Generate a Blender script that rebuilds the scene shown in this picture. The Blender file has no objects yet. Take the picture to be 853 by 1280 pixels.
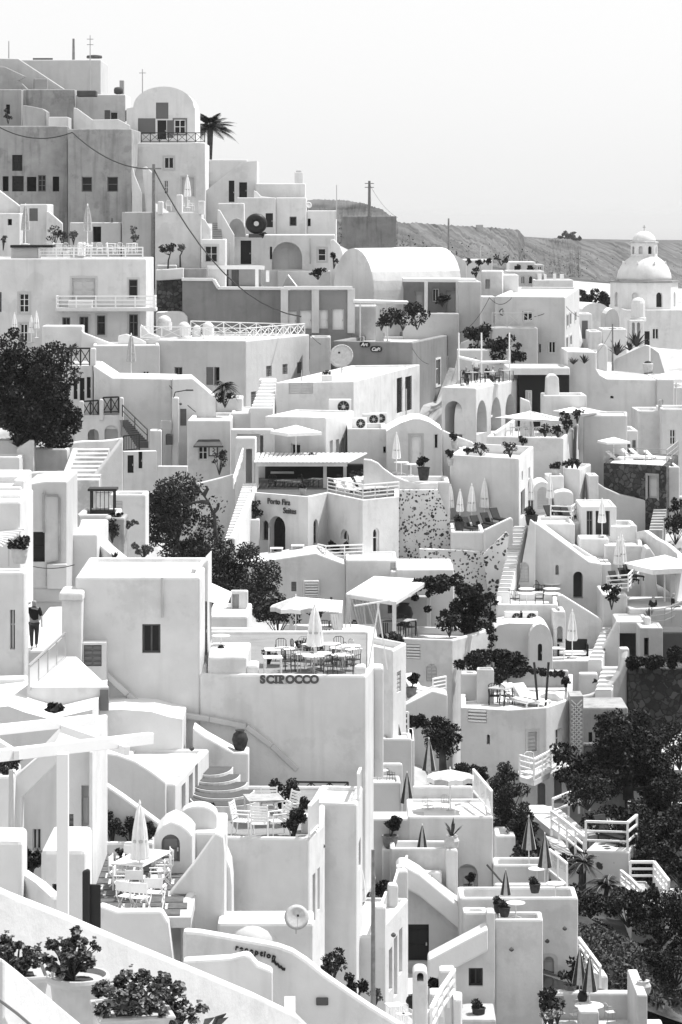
import bpy,bmesh,math,random
import numpy as np
from mathutils import Vector,Matrix
from mathutils.geometry import delaunay_2d_cdt
R=math.radians
SC=bpy.context.scene
COL=SC.collection
random.seed(7)
# -- camera maths: a level camera with a downward lens shift
F,DK,YH,CX,CZ=3600.0,1.44,272.0,426.5,220.0
WN=[0.0,0.0,1.0]
def win(ox,oy,k): WN[:]=[ox,oy,k]
def pxy(x,y): return WN[0]+x/WN[2],WN[1]+y/WN[2]
DM=[None]
def at(x,y,D):
 x,y=pxy(x,y); D=(DM[0](D) if DM[0] else D)*DK
 return Vector(((x-CX)*D/F,D,CZ-(y-YH)*D/F))
def atz(x,y,z):
 X,Y=pxy(x,y)
 D=(CZ-z)*F/(Y-YH)
 return Vector(((X-CX)*D/F,D,z))
class Pl:
 """vertical plane: origin, heading a; n points out of the wall"""
 def __init__(s,O,a):
  s.O=Vector(O); s.u=Vector((math.cos(a),math.sin(a),0)); s.n=Vector((math.sin(a),-math.cos(a),0))
 def uv(s,x,y):
  x,y=pxy(x,y)
  d=Vector(((x-CX)/F,1,-(y-YH)/F)); c=Vector((0,0,CZ))
  t=(s.O-c).dot(s.n)/d.dot(s.n)
  p=c+d*t
  return ((p-s.O).dot(s.u),p.z)
 def P(s,u,z,d=0.0):
  q=s.O+s.u*u-s.n*d
  return Vector((q.x,q.y,z))
# -- materials
MATS={}
def nodes(name):
 m=bpy.data.materials.new(name); m.use_nodes=True
 nt=m.node_tree
 return m,nt,nt.nodes['Principled BSDF']
def g3(v): return (v,v,v,1)
def plaster(name,v,var=.10,streak=.10,bump=.25,rough=.9):
 m,nt,b=nodes(name); N,L=nt.nodes.new,nt.links.new
 geo=N('ShaderNodeNewGeometry')
 n1=N('ShaderNodeTexNoise'); n1.inputs['Scale'].default_value=.7; n1.inputs['Detail'].default_value=8; n1.inputs['Roughness'].default_value=.6
 L(geo.outputs['Position'],n1.inputs['Vector'])
 mp=N('ShaderNodeMapping'); mp.inputs['Scale'].default_value=(2.2,2.2,.22)
 L(geo.outputs['Position'],mp.inputs['Vector'])
 n2=N('ShaderNodeTexNoise'); n2.inputs['Scale'].default_value=1.0; n2.inputs['Detail'].default_value=4
 L(mp.outputs['Vector'],n2.inputs['Vector'])
 r1=N('ShaderNodeMapRange'); r1.inputs[1].default_value=.3; r1.inputs[2].default_value=.7
 r1.inputs[3].default_value=1-var; r1.inputs[4].default_value=1.0
 L(n1.outputs['Fac'],r1.inputs[0])
 r2=N('ShaderNodeMapRange'); r2.inputs[1].default_value=.52; r2.inputs[2].default_value=.8
 r2.inputs[3].default_value=1.0; r2.inputs[4].default_value=1-streak*2
 L(n2.outputs['Fac'],r2.inputs[0])
 n4=N('ShaderNodeTexNoise'); n4.inputs['Scale'].default_value=.42; n4.inputs['Detail'].default_value=10; n4.inputs['Roughness'].default_value=.68; L(geo.outputs['Position'],n4.inputs['Vector'])
 r4=N('ShaderNodeMapRange'); r4.inputs[1].default_value=.55; r4.inputs[2].default_value=.60; r4.inputs[3].default_value=1.0; r4.inputs[4].default_value=1-var*.55; L(n4.outputs['Fac'],r4.inputs[0])
 m0=N('ShaderNodeMath'); m0.operation='MULTIPLY'; L(r2.outputs[0],m0.inputs[0]); L(r4.outputs[0],m0.inputs[1])
 mu=N('ShaderNodeMath'); mu.operation='MULTIPLY'; L(r1.outputs[0],mu.inputs[0]); L(m0.outputs[0],mu.inputs[1])
 m3=N('ShaderNodeMath'); m3.operation='MULTIPLY'; m3.inputs[1].default_value=v; L(mu.outputs[0],m3.inputs[0])
 cb=N('ShaderNodeCombineColor')
 for i in range(3): L(m3.outputs[0],cb.inputs[i])
 L(cb.outputs[0],b.inputs['Base Color']); b.inputs['Roughness'].default_value=rough
 b.inputs['Specular IOR Level'].default_value=.2
 n3=N('ShaderNodeTexNoise'); n3.inputs['Scale'].default_value=1.7; n3.inputs['Detail'].default_value=9; n3.inputs['Roughness'].default_value=.62
 L(geo.outputs['Position'],n3.inputs['Vector'])
 bp=N('ShaderNodeBump'); bp.inputs['Strength'].default_value=bump; bp.inputs['Distance'].default_value=.11
 L(n3.outputs['Fac'],bp.inputs['Height']); L(bp.outputs[0],b.inputs['Normal'])
 MATS[name]=m; return m
def plain(name,v,rough=.6,spec=.3,metal=0.0,var=0.0,scale=6.0):
 m,nt,b=nodes(name)
 b.inputs['Base Color'].default_value=g3(v); b.inputs['Roughness'].default_value=rough
 b.inputs['Specular IOR Level'].default_value=spec; b.inputs['Metallic'].default_value=metal
 if var:
  N,L=nt.nodes.new,nt.links.new
  tc=N('ShaderNodeTexCoord'); n1=N('ShaderNodeTexNoise'); n1.inputs['Scale'].default_value=scale; n1.inputs['Detail'].default_value=5
  L(tc.outputs['Object'],n1.inputs['Vector'])
  r1=N('ShaderNodeMapRange'); r1.inputs[1].default_value=.3; r1.inputs[2].default_value=.7
  r1.inputs[3].default_value=v*(1-var); r1.inputs[4].default_value=v*(1+var); L(n1.outputs['Fac'],r1.inputs[0])
  cb=N('ShaderNodeCombineColor')
  for i in range(3): L(r1.outputs[0],cb.inputs[i])
  L(cb.outputs[0],b.inputs['Base Color'])
 MATS[name]=m; return m
def leafmat(name,lo,hi):
 m,nt,b=nodes(name); N,L=nt.nodes.new,nt.links.new
 geo=N('ShaderNodeNewGeometry')
 r1=N('ShaderNodeMapRange'); r1.inputs[3].default_value=lo; r1.inputs[4].default_value=hi
 pw=N('ShaderNodeMath'); pw.operation='POWER'; pw.inputs[1].default_value=1.9; L(geo.outputs['Random Per Island'],pw.inputs[0]); L(pw.outputs[0],r1.inputs[0])
 cb=N('ShaderNodeCombineColor')
 for i in range(3): L(r1.outputs[0],cb.inputs[i])
 L(cb.outputs[0],b.inputs['Base Color']); b.inputs['Roughness'].default_value=.65
 b.inputs['Specular IOR Level'].default_value=.25
 MATS[name]=m; return m
def stonemat(name,joint,stone_lo,stone_hi,scale,wid=.06,cut=0.0,spots=False):
 """rounded stones in mortar; spots: separate dark stones set in plaster, cut leaves some out"""
 m,nt,b=nodes(name); N,L=nt.nodes.new,nt.links.new
 geo=N('ShaderNodeNewGeometry')
 ns=N('ShaderNodeTexNoise'); ns.inputs['Scale'].default_value=3.2; L(geo.outputs['Position'],ns.inputs['Vector'])
 mx=N('ShaderNodeVectorMath'); mx.operation='MULTIPLY_ADD'; mx.inputs[1].default_value=(.3,.3,.3)
 L(ns.outputs['Color'],mx.inputs[0]); L(geo.outputs['Position'],mx.inputs[2])
 v1=N('ShaderNodeTexVoronoi'); v1.feature='F1' if spots else 'DISTANCE_TO_EDGE'; v1.inputs['Scale'].default_value=scale; L(mx.outputs[0],v1.inputs['Vector'])
 v2=N('ShaderNodeTexVoronoi'); v2.inputs['Scale'].default_value=scale; L(mx.outputs[0],v2.inputs['Vector'])
 sp=N('ShaderNodeSeparateColor'); L(v2.outputs['Color'],sp.inputs[0])
 r1=N('ShaderNodeMapRange'); L(v1.outputs['Distance'],r1.inputs[0])
 if spots:
  sz=N('ShaderNodeMapRange'); sz.inputs[1].default_value=cut; sz.inputs[3].default_value=0; sz.inputs[4].default_value=wid; L(sp.outputs[1],sz.inputs[0])
  ad=N('ShaderNodeMath'); ad.operation='ADD'; ad.inputs[1].default_value=.05; L(sz.outputs[0],ad.inputs[0])
  L(ad.outputs[0],r1.inputs[1]); L(sz.outputs[0],r1.inputs[2])
 else: r1.inputs[1].default_value=wid; r1.inputs[2].default_value=wid+.05
 fac=r1.outputs[0]
 r2=N('ShaderNodeMapRange'); r2.inputs[3].default_value=stone_lo; r2.inputs[4].default_value=stone_hi; L(sp.outputs[0],r2.inputs[0])
 nv=N('ShaderNodeTexNoise'); nv.inputs['Scale'].default_value=.7; nv.inputs['Detail'].default_value=4; L(geo.outputs['Position'],nv.inputs['Vector'])
 rv=N('ShaderNodeMapRange'); rv.inputs[1].default_value=.3; rv.inputs[2].default_value=.7; rv.inputs[3].default_value=joint*.8; rv.inputs[4].default_value=joint; L(nv.outputs['Fac'],rv.inputs[0])
 mi=N('ShaderNodeMix'); mi.data_type='FLOAT'; L(rv.outputs[0],mi.inputs[2])
 L(fac,mi.inputs[0]); L(r2.outputs[0],mi.inputs[3])
 cb=N('ShaderNodeCombineColor')
 for i in range(3): L(mi.outputs[0],cb.inputs[i])
 L(cb.outputs[0],b.inputs['Base Color']); b.inputs['Roughness'].default_value=.95
 bp=N('ShaderNodeBump'); bp.inputs['Strength'].default_value=.7; bp.inputs['Distance'].default_value=.08
 L(fac,bp.inputs['Height']); L(bp.outputs[0],b.inputs['Normal'])
 MATS[name]=m; return m
def groundmat(name,a,bv,scale,ramp=(.4,.6)):
 m,nt,b=nodes(name); N,L=nt.nodes.new,nt.links.new
 geo=N('ShaderNodeNewGeometry')
 n1=N('ShaderNodeTexNoise'); n1.inputs['Scale'].default_value=scale; n1.inputs['Detail'].default_value=9; n1.inputs['Roughness'].default_value=.65
 L(geo.outputs['Position'],n1.inputs['Vector'])
 r1=N('ShaderNodeMapRange'); r1.inputs[1].default_value=ramp[0]; r1.inputs[2].default_value=ramp[1]
 r1.inputs[3].default_value=a; r1.inputs[4].default_value=bv; L(n1.outputs['Fac'],r1.inputs[0])
 cb=N('ShaderNodeCombineColor')
 for i in range(3): L(r1.outputs[0],cb.inputs[i])
 L(cb.outputs[0],b.inputs['Base Color']); b.inputs['Roughness'].default_value=.95; b.inputs['Specular IOR Level'].default_value=.1
 bp=N('ShaderNodeBump'); bp.inputs['Strength'].default_value=.5; bp.inputs['Distance'].default_value=.4/scale*.3
 L(n1.outputs['Fac'],bp.inputs['Height']); L(bp.outputs[0],b.inputs['Normal'])
 MATS[name]=m; return m
plaster('white',.67,.16,.07); plaster('bright',.76,.06,.02); plaster('cream',.54,.12,.06); plaster('pale',.46,.12); plaster('grey',.36,.18,.14)
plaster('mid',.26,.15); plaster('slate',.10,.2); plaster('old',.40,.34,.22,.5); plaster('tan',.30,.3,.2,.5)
plaster('floor',.50,.2,.06); plaster('roofing',.72,.12,.06)
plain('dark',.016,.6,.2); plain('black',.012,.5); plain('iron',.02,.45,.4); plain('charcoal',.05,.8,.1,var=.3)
plain('glass',.008,.2,.25); plain('wood',.10,.7,var=.3); plain('lwood',.35,.7,var=.2); plain('gwood',.20,.7,var=.25)
plain('whitemetal',.80,.45); plain('canvas',.78,.9,.1,var=.05); plain('greycanvas',.42,.9,.1,var=.15); plain('paint',.78,.5); plain('steel',.45,.35,.5,.6)
plain('shutter',.15,.6); plain('lshutter',.50,.6); plain('trim',.48,.8); plain('clay',.16,.8,var=.25); plain('palepot',.48,.8,var=.12)
plain('soil',.05,.95); plain('skin',.30,.5); plain('cloth',.02,.9,.1); plain('jean',.05,.9,.1); plain('plasticwhite',.80,.4)
plain('bark',.06,.9,.1,var=.4,scale=3); plain('duskcanvas',.035,.8,.1,var=.3)
leafmat('leaf_dark',.003,.028); leafmat('leaf',.006,.055); leafmat('leaf_pale',.04,.17); leafmat('dry',.03,.13); leafmat('petal',.15,.5)
stonemat('darkstone',.03,.02,.11,3.0,.05); leafmat('geranium',.025,.26); stonemat('speckle',.70,.015,.12,5.2,.56,.05,True); stonemat('greystone',.10,.07,.24,2.8,.05)
stonemat('spotted',.70,.015,.08,2.2,.5,.5,True)
groundmat('paving',.40,.62,.8); groundmat('earth',.03,.16,.35); groundmat('scrub',.035,.15,.06,(.36,.62))
# -- mesh builder
class MB:
 def __init__(s): s.v=[]; s.f=[]; s.nb=set()
 def add(s,vs,fs):
  k=len(s.v); s.v+=[tuple(p) for p in vs]; s.f+=[tuple(i+k for i in f) for f in fs]; return s
 def poly(s,vs): return s.add(vs,[tuple(range(len(vs)))])
 def box(s,c,size,rz=0.0,M=None):
  hx,hy,hz=size[0]/2,size[1]/2,size[2]/2
  if M is None: M=Matrix.Rotation(rz,3,'Z')
  c=Vector(c)
  vs=[c+M @ Vector((x*hx,y*hy,z*hz)) for x in (-1,1) for y in (-1,1) for z in (-1,1)]
  return s.add(vs,[(0,1,3,2),(4,6,7,5),(0,4,5,1),(2,3,7,6),(0,2,6,4),(1,5,7,3)])
 def beam(s,p0,p1,w,h):
  p0,p1=Vector(p0),Vector(p1); d=p1-p0; L=d.length
  if L<1e-6: return s
  d /= L; up=Vector((0,0,1)) if abs(d.z)<.95 else Vector((0,1,0))
  sx=d.cross(up).normalized(); sz=sx.cross(d)
  M=Matrix((sx,d,sz)).transposed()
  return s.box((p0+p1)/2,(w,L,h),M=M)
 def tube(s,pts,r,n=6,cap=True):
  pts=[Vector(p) for p in pts]; rs=r if isinstance(r,(list,tuple)) else [r]*len(pts)
  vs=[]; fs=[]
  prev=Vector((1,0,0))
  for i,p in enumerate(pts):
   d=(pts[min(i+1,len(pts)-1)]-pts[max(i-1,0)])
   if d.length<1e-9: d=Vector((0,0,1))
   d.normalize(); e=prev-d*prev.dot(d)
   if e.length<.05: e=Vector((0,1,0))-d*d.y
   if e.length<.05: e=Vector((0,0,1))-d*d.z
   e.normalize(); prev=e; q=d.cross(e)
   for k in range(n):
    t=2*math.pi*k/n
    vs.append(p+(e*math.cos(t)+q*math.sin(t))*rs[i])
  for i in range(len(pts)-1):
   for k in range(n):
    a,b=i*n+k,i*n+(k+1) % n
    fs.append((a,b,b+n,a+n))
  if cap: fs+=[tuple(reversed(range(n))),tuple(range((len(pts)-1)*n,len(pts)*n))]
  return s.add(vs,fs)
 def lathe(s,prof,c=(0,0,0),n=16,a0=0.0,a1=2*math.pi,wob=None):
  c=Vector(c); vs=[]; fs=[]; full=abs(a1-a0-2*math.pi)<1e-6; m=n if full else n+1
  for r,z in prof:
   for k in range(m):
    t=a0+(a1-a0)*k/n
    q=r*(wob(t) if wob else 1)
    vs.append(c+Vector((q*math.cos(t),q*math.sin(t),z)))
  for i in range(len(prof)-1):
   for k in range(n):
    a,b=i*m+k,i*m+(k+1) % m
    fs.append((a,b,b+m,a+m))
  if full:
   fs+=[tuple(reversed(range(m))),tuple(range((len(prof)-1)*m,len(prof)*m))]
  return s.add(vs,fs)
 def ribbon(s,top,h,t,cap=0.0):
  """wall along a polyline of top-edge points; h a number or list of heights; t thickness"""
  top=[Vector(p) for p in top]; n=len(top); hs=h if isinstance(h,(list,tuple)) else [h]*n
  vs=[]
  for i,p in enumerate(top):
   d=top[min(i+1,n-1)]-top[max(i-1,0)]; d.z=0
   d.normalize(); q=Vector((-d.y,d.x,0))*(t/2)
   z=p.z-hs[i]
   vs+=[p-q,p+q,Vector((p.x+q.x,p.y+q.y,z)),Vector((p.x-q.x,p.y-q.y,z))]
  fs=[(0,1,2,3)]
  for i in range(n-1):
   a,b=i*4,i*4+4
   for k in range(4): fs.append((a+k,b+k,b+(k+1) % 4,a+(k+1) % 4))
  fs.append(((n-1)*4+3,(n-1)*4+2,(n-1)*4+1,(n-1)*4))
  return s.add(vs,fs)
 def build(s,name,mat,parent=None,bevel=0.0,smooth=False,seg=2,fix=True):
  o=wl(parent)
  me=bpy.data.meshes.new(name)
  me.from_pydata([(a-o[0],b-o[1],c-o[2]) for a,b,c in s.v],[],s.f)
  if fix:
   bm=bmesh.new(); bm.from_mesh(me)
   bmesh.ops.remove_doubles(bm,verts=bm.verts,dist=.0008)
   bmesh.ops.recalc_face_normals(bm,faces=bm.faces)
   if bevel:
    ly=bm.edges.layers.float.new('bevel_weight_edge'); key=lambda v: (round(v.co.x+o[0],2),round(v.co.y+o[1],2),round(v.co.z+o[2],2))
    for e in bm.edges:
     if len(e.link_faces)==2 and e.calc_face_angle(0)>R(38) and not (s.nb and key(e.verts[0]) in s.nb and key(e.verts[1]) in s.nb): e[ly]=1.0
   bm.to_mesh(me); bm.free()
  if smooth: me.shade_smooth()
  me.materials.append(MATS[mat]); me.update()
  ob=bpy.data.objects.new(name,me); COL.objects.link(ob)
  if parent: ob.parent=parent
  if bevel:
   md=ob.modifiers.new('soften','BEVEL'); md.width=bevel; md.segments=seg; md.limit_method='WEIGHT' if fix else 'ANGLE'; md.angle_limit=R(38); md.use_clamp_overlap=True
  return ob
def wl(o):
 x=Vector((0,0,0))
 while o: x+=o.location; o=o.parent
 return x
def tag(o,label,cat,group=None,kind=None):
 if label: o['label']=label
 if cat: o['category']=cat
 if group: o['group']=group
 if kind: o['kind']=kind
 return o
def thing(name,label,cat,loc=(0,0,0),group=None):
 o=bpy.data.objects.new(name,None); COL.objects.link(o); o.location=loc; o.empty_display_size=.2
 return tag(o,label,cat,group,'structure' if cat in ('lane floor','path wall','patio') else 'thing')
def copy_tree(o,parent=None):
 c=o.copy(); COL.objects.link(c)
 if parent: c.parent=parent
 for ch in list(o.children): copy_tree(ch,c)
 return c
PROTO={}
def put(key,maker,label,cat,loc,rz=0.0,s=1.0,group=None):
 """first call builds the thing, later calls copy the thing and each of its parts"""
 if key not in PROTO: o=PROTO[key]=maker()
 else: o=copy_tree(PROTO[key])
 o.location=loc; o.rotation_euler=(0,0,rz); o.scale=(s,s,s) if not isinstance(s,(tuple,list)) else s
 for k in ('group',):
  if k in o.keys(): del o[k]
 return tag(o,label,cat,group)
# -- buildings
CTRL=[]            # terrain control points
FOOT=[]            # footprints for the terrain
def arch_poly(u0,z0,u1,z1,full=True,n=10):
 w=u1-u0; r=min(w/2,(z1-z0)*.75); zs=z1-r
 pts=[(u0,z0),(u1,z0)]
 for k in range(n+1):
  t=math.pi*k/n
  pts.append(((u0+u1)/2+w/2*math.cos(t),zs+r*math.sin(t)))
 return pts
def opening(pl,spec,parent,hole_list):
 kind,x0,y0,x1,y1=spec[:5]
 opt=spec[6] if len(spec)>6 else {}
 a,b=pl.uv(x0,y1),pl.uv(x1,y0)
 u0,u1=min(a[0],b[0]),max(a[0],b[0]); z0,z1=(pl.uv((x0+x1)/2,y1)[1],pl.uv((x0+x1)/2,y0)[1])
 if z1<z0: z0,z1=z1,z0
 arched=kind[0]=='a'; k=kind[-1]
 poly=arch_poly(u0,z0,u1,z1) if arched else [(u0,z0),(u1,z0),(u1,z1),(u0,z1)]
 rec=opt.get('rec',{'n': .45,'o': .9,'s': .10}.get(k,.20))
 hole_list.append((poly,rec,k=='n'))
 if k=='n': return
 w,h=u1-u0,z1-z0
 c=((u0+u1)/2,(z0+z1)/2)
 def shrink(p,m): return [(c[0]+(q[0]-c[0])*(1-2*m/w),c[1]+(q[1]-c[1])*(1-2*m/h)) for q in p]
 if k in 'wW':
  fr=MB(); m=min(.07,w*.14)
  inner=shrink(poly,m); n=len(poly)
  for i in range(n):
   j=(i+1) % n
   A,B,C_,D_=pl.P(*poly[i],rec-.06),pl.P(*poly[j],rec-.06),pl.P(*inner[j],rec-.06),pl.P(*inner[i],rec-.06)
   fr.poly([A,B,C_,D_]); fr.poly([D_,C_,pl.P(*inner[j],rec),pl.P(*inner[i],rec)])
  rz=math.atan2(pl.u.y,pl.u.x)
  st=int(abs(u0*37+z0*91)) % 4
  if st != 3: fr.box(pl.P(c[0],c[1],rec-.035),(.06,.05,h-m*2),rz)
  if h>.9 and st != 2:
   for q in (((.36,.68) if st==0 else (.62,)) if h>1.3 else (.5,)): fr.box(pl.P(c[0],z0+h*q,rec-.033),(w-m*2,.045,.045),rz)
  o=fr.build('window',opt.get('m','paint'),parent,fix=False)
  MB().poly([pl.P(*q,rec) for q in poly]).build('pane','glass',o)
  if opt.get('shut'):
   for sx in (-1,1):
    s_=MB(); cx=u0-w*.27 if sx<0 else u1+w*.27
    s_.box(pl.P(cx,c[1],-.045),(w*.5,.05,h),rz)
    for q in range(6): s_.box(pl.P(cx,z0+h*(q+.5)/6,-.08),(w*.4,.03,h/9),rz)
    s_.build('shutter','shutter' if opt['shut']==1 else opt['shut'],parent)
 elif k in 'dD':
  o=MB().poly([pl.P(*q,rec) for q in poly])
  rz=math.atan2(pl.u.y,pl.u.x)
  for sx in ((-.25,.25) if w>.75 else (0,)):
   for q in (.28,.74):
    o.box(pl.P(c[0]+sx*w,z0+h*q*.9,rec-.012),(w*(.36 if w>.75 else .7),.05,h*.33),rz)
  d=o.build('door',opt.get('m','dark' if k=='d' else 'lshutter'),parent,fix=False)
  MB().box(pl.P(u1-w*.12,z0+h*.45,rec-.06),(.05,.08,.12),rz).build('handle','steel',d)
 elif k=='s':
  o=MB(); rz=math.atan2(pl.u.y,pl.u.x)
  o.poly([pl.P(*q,rec) for q in poly])
  ns=max(3,int(h/.16))
  for sx in ((-.25,.25) if w>.5 else (0,)):
   for q in range(ns):
    o.box(pl.P(c[0]+sx*w,z0+h*(q+.5)/ns,rec-.02),(w*(.42 if w>.5 else .86),.05,h/ns*.55),rz)
  o.build('shutter',opt.get('m','shutter'),parent,fix=False)
 elif k=='o':
  MB().poly([pl.P(*q,rec) for q in poly]).build('opening_shade_sheet',opt.get('m','dark'),parent)  # dark sheet stands in for the unlit depth behind the hole
 elif k=='l':
  o=MB(); rz=math.atan2(pl.u.y,pl.u.x); ns=max(4,int(h/.14))
  o.poly([pl.P(*q,rec) for q in poly])
  for q in range(ns): o.box(pl.P(c[0],z0+h*(q+.5)/ns,.0),(w*.96,.08,h/ns*.55),rz)
  o.build('vent_grille',opt.get('m','paint'),parent,fix=False)
 if opt.get('t') or k=='W':
  t=MB(); m=.14; out=shrink(poly,-m); n=len(poly)
  for i in range(n):
   j=(i+1) % n
   if not arched and i==0 and 'd' in kind.lower(): continue
   q=[poly[i],poly[j],out[j],out[i]]
   t.poly([pl.P(*p,-.035) for p in q]); t.poly([pl.P(*out[i],-.035),pl.P(*out[j],-.035),pl.P(*out[j],.02),pl.P(*out[i],.02)])
   t.poly([pl.P(*poly[i],-.035),pl.P(*poly[j],-.035),pl.P(*poly[j],.03),pl.P(*poly[i],.03)])
  t.build('window_surround',opt.get('t') if isinstance(opt.get('t'),str) else 'trim',parent,fix=False)
def wall_face(mb,pl,outer,holes):
 if not holes:
  mb.poly([pl.P(*q) for q in outer]); return
 n=len(outer); ar=sum(outer[i][0]*outer[(i+1) % n][1]-outer[(i+1) % n][0]*outer[i][1] for i in range(n)); inn=[]
 for i in range(n):                  # a border strip keeps the soft corners clear of the openings
  a,b_,c=Vector(outer[i-1]),Vector(outer[i]),Vector(outer[(i+1) % n]); d1=(b_-a).normalized(); d2=(c-b_).normalized(); sg=1 if ar>0 else -1
  n1,n2=Vector((-d1.y,d1.x))*sg,Vector((-d2.y,d2.x))*sg; bi=n1+n2
  bi=bi.normalized() if bi.length>.01 else n1
  inn.append(tuple(b_+bi*(.12/max(.4,bi.dot(n1)))))
 def isin(p):
  x,y=p; r=False
  for i in range(n):
   (x0,y0),(x1,y1)=inn[i],inn[i-1]
   if (y0>y) != (y1>y) and x<(x1-x0)*(y-y0)/(y1-y0)+x0: r=not r
  return r
 if all(isin(q) for h in holes for q in h[0]):
  for i in range(n):
   j=(i+1) % n; mb.poly([pl.P(*outer[i]),pl.P(*outer[j]),pl.P(*inn[j]),pl.P(*inn[i])])
  outer=inn
 for h in holes:
  for q in h[0]:
   for d_ in (0,h[1]): w=pl.P(*q,d_); mb.nb.add((round(w.x,2),round(w.y,2),round(w.z,2)))
 vs=[]; fs=[]
 for p in [outer]+[h[0] for h in holes]:
  fs.append(list(range(len(vs),len(vs)+len(p)))); vs+=[Vector(q) for q in p]
 r=delaunay_2d_cdt(vs,[],fs,1,1e-5)
 P3=[pl.P(v.x,v.y) for v in r[0]]
 keep=[f for f,of in zip(r[2],r[5]) if 0 in of and not any(i>0 for i in of)]
 mb.add(P3,keep)
 for p,rec,back in holes:
  n=len(p)
  for i in range(n):
   j=(i+1) % n
   mb.poly([pl.P(*p[i]),pl.P(*p[j]),pl.P(*p[j],rec),pl.P(*p[i],rec)])
  if back: mb.poly([pl.P(*q,rec) for q in p])
HB={}
def house(name,label,cat,pts,D=None,yb=None,zb=None,mat='white',par=(.3,.25),ops=(),roof='roofing',sink=3.6,bevel=.09,group=None,hgt=None,close=False,terr=True,floor='roof'):
 """flat-roofed block: pts = roof corners in the photo (left to right along the front, then round the back), all at one height;
 a corner may be (x, y), or (x, None, D) to give its distance. ops: (kind, x0, y0, x1, y1, wall index, options)"""
 p0=at(pts[0][0],pts[0][1],pts[0][2] if len(pts[0])>2 else D); z=p0.z
 W=[p0]
 for q in pts[1:]:
  if len(q)>2: v=at(q[0],0,q[2])
  else: v=atz(q[0],q[1],z)
  W.append(Vector((v.x,v.y,z)))
 if close: W.append(W[0]+W[2]-W[1])
 return solid(name,label,cat,W,z,yb,zb,mat,par,ops,roof,sink,bevel,group,hgt,terr,floor)
def block(name,label,cat,xl,yt,xr,yb,D,dep,a=0.0,**kw):
 p0=at(xl,yt,D); pl=Pl(p0,R(a)); w=pl.uv(xr,yt)[0]
 W=[p0,pl.P(w,p0.z),pl.P(w,p0.z,dep),pl.P(0,p0.z,dep)]
 d=dict(mat='white',par=(.3,.25),ops=(),roof='roofing',sink=3.6,bevel=.09,group=None,hgt=None,terr=True,floor='roof'); d.update(kw)
 return solid(name,label,cat,W,p0.z,yb,None,**d)
def solid(name,label,cat,W,z,yb,zb,mat,par,ops,roof,sink,bevel,group,hgt,terr,floor):
 n=len(W); W=[w+Vector((random.uniform(-.045,.045),random.uniform(-.045,.045),0)) for w in W]
 zb=zb if zb is not None else (z-hgt if hgt else CZ-(pxy(0,yb)[1]-YH)*W[0].y/F)
 c=sum(W,Vector())/n
 root=thing(name,label,cat,(c.x,c.y,zb),group)
 if terr:
  for w in W: CTRL.append((w.x,w.y,zb))
  FOOT.append(([(w.x,w.y) for w in W],zb))
 zs=zb-sink
 body=MB()
 for i in range(n):
  A,B=W[i],W[(i+1) % n]
  d=B-A; L=Vector((d.x,d.y,0)).length
  pl=Pl((A.x,A.y,0),math.atan2(d.y,d.x)); holes=[]
  for sp in ops:
   if (sp[5] if len(sp)>5 else 0)==i: opening(pl,sp,root,holes)
  holes=[h for h in holes if all(.02<q[0]<L-.02 and zs<q[1]<z-.02 for q in h[0])]
  wall_face(body,pl,[(0,zs),(L,zs),(L,z),(0,z)],holes)
 if par and par[0]>0:
  ins=[]
  for i in range(n):
   a,b,cc=W[i-1],W[i],W[(i+1) % n]
   d1=(b-a).normalized(); d2=(cc-b).normalized()
   n1=Vector((-d1.y,d1.x,0)); n2=Vector((-d2.y,d2.x,0))
   bis=(n1+n2); bis=bis.normalized()/max(.35,bis.normalized().dot(n1))
   ins.append(b+bis*par[1])
  for i in range(n):
   j=(i+1) % n
   lo=lambda p: Vector((p.x,p.y,z-par[0]))
   body.poly([W[i],W[j],ins[j],ins[i]]); body.poly([ins[i],ins[j],lo(ins[j]),lo(ins[i])])
  rf=MB().poly([Vector((p.x,p.y,z-par[0])) for p in ins])
  rf.build(floor,roof,root,fix=False)
  root['fz']=z-par[0]
 else:
  body.poly(W); root['fz']=z
 body.build('wall',mat,root,bevel)
 return root
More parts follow.
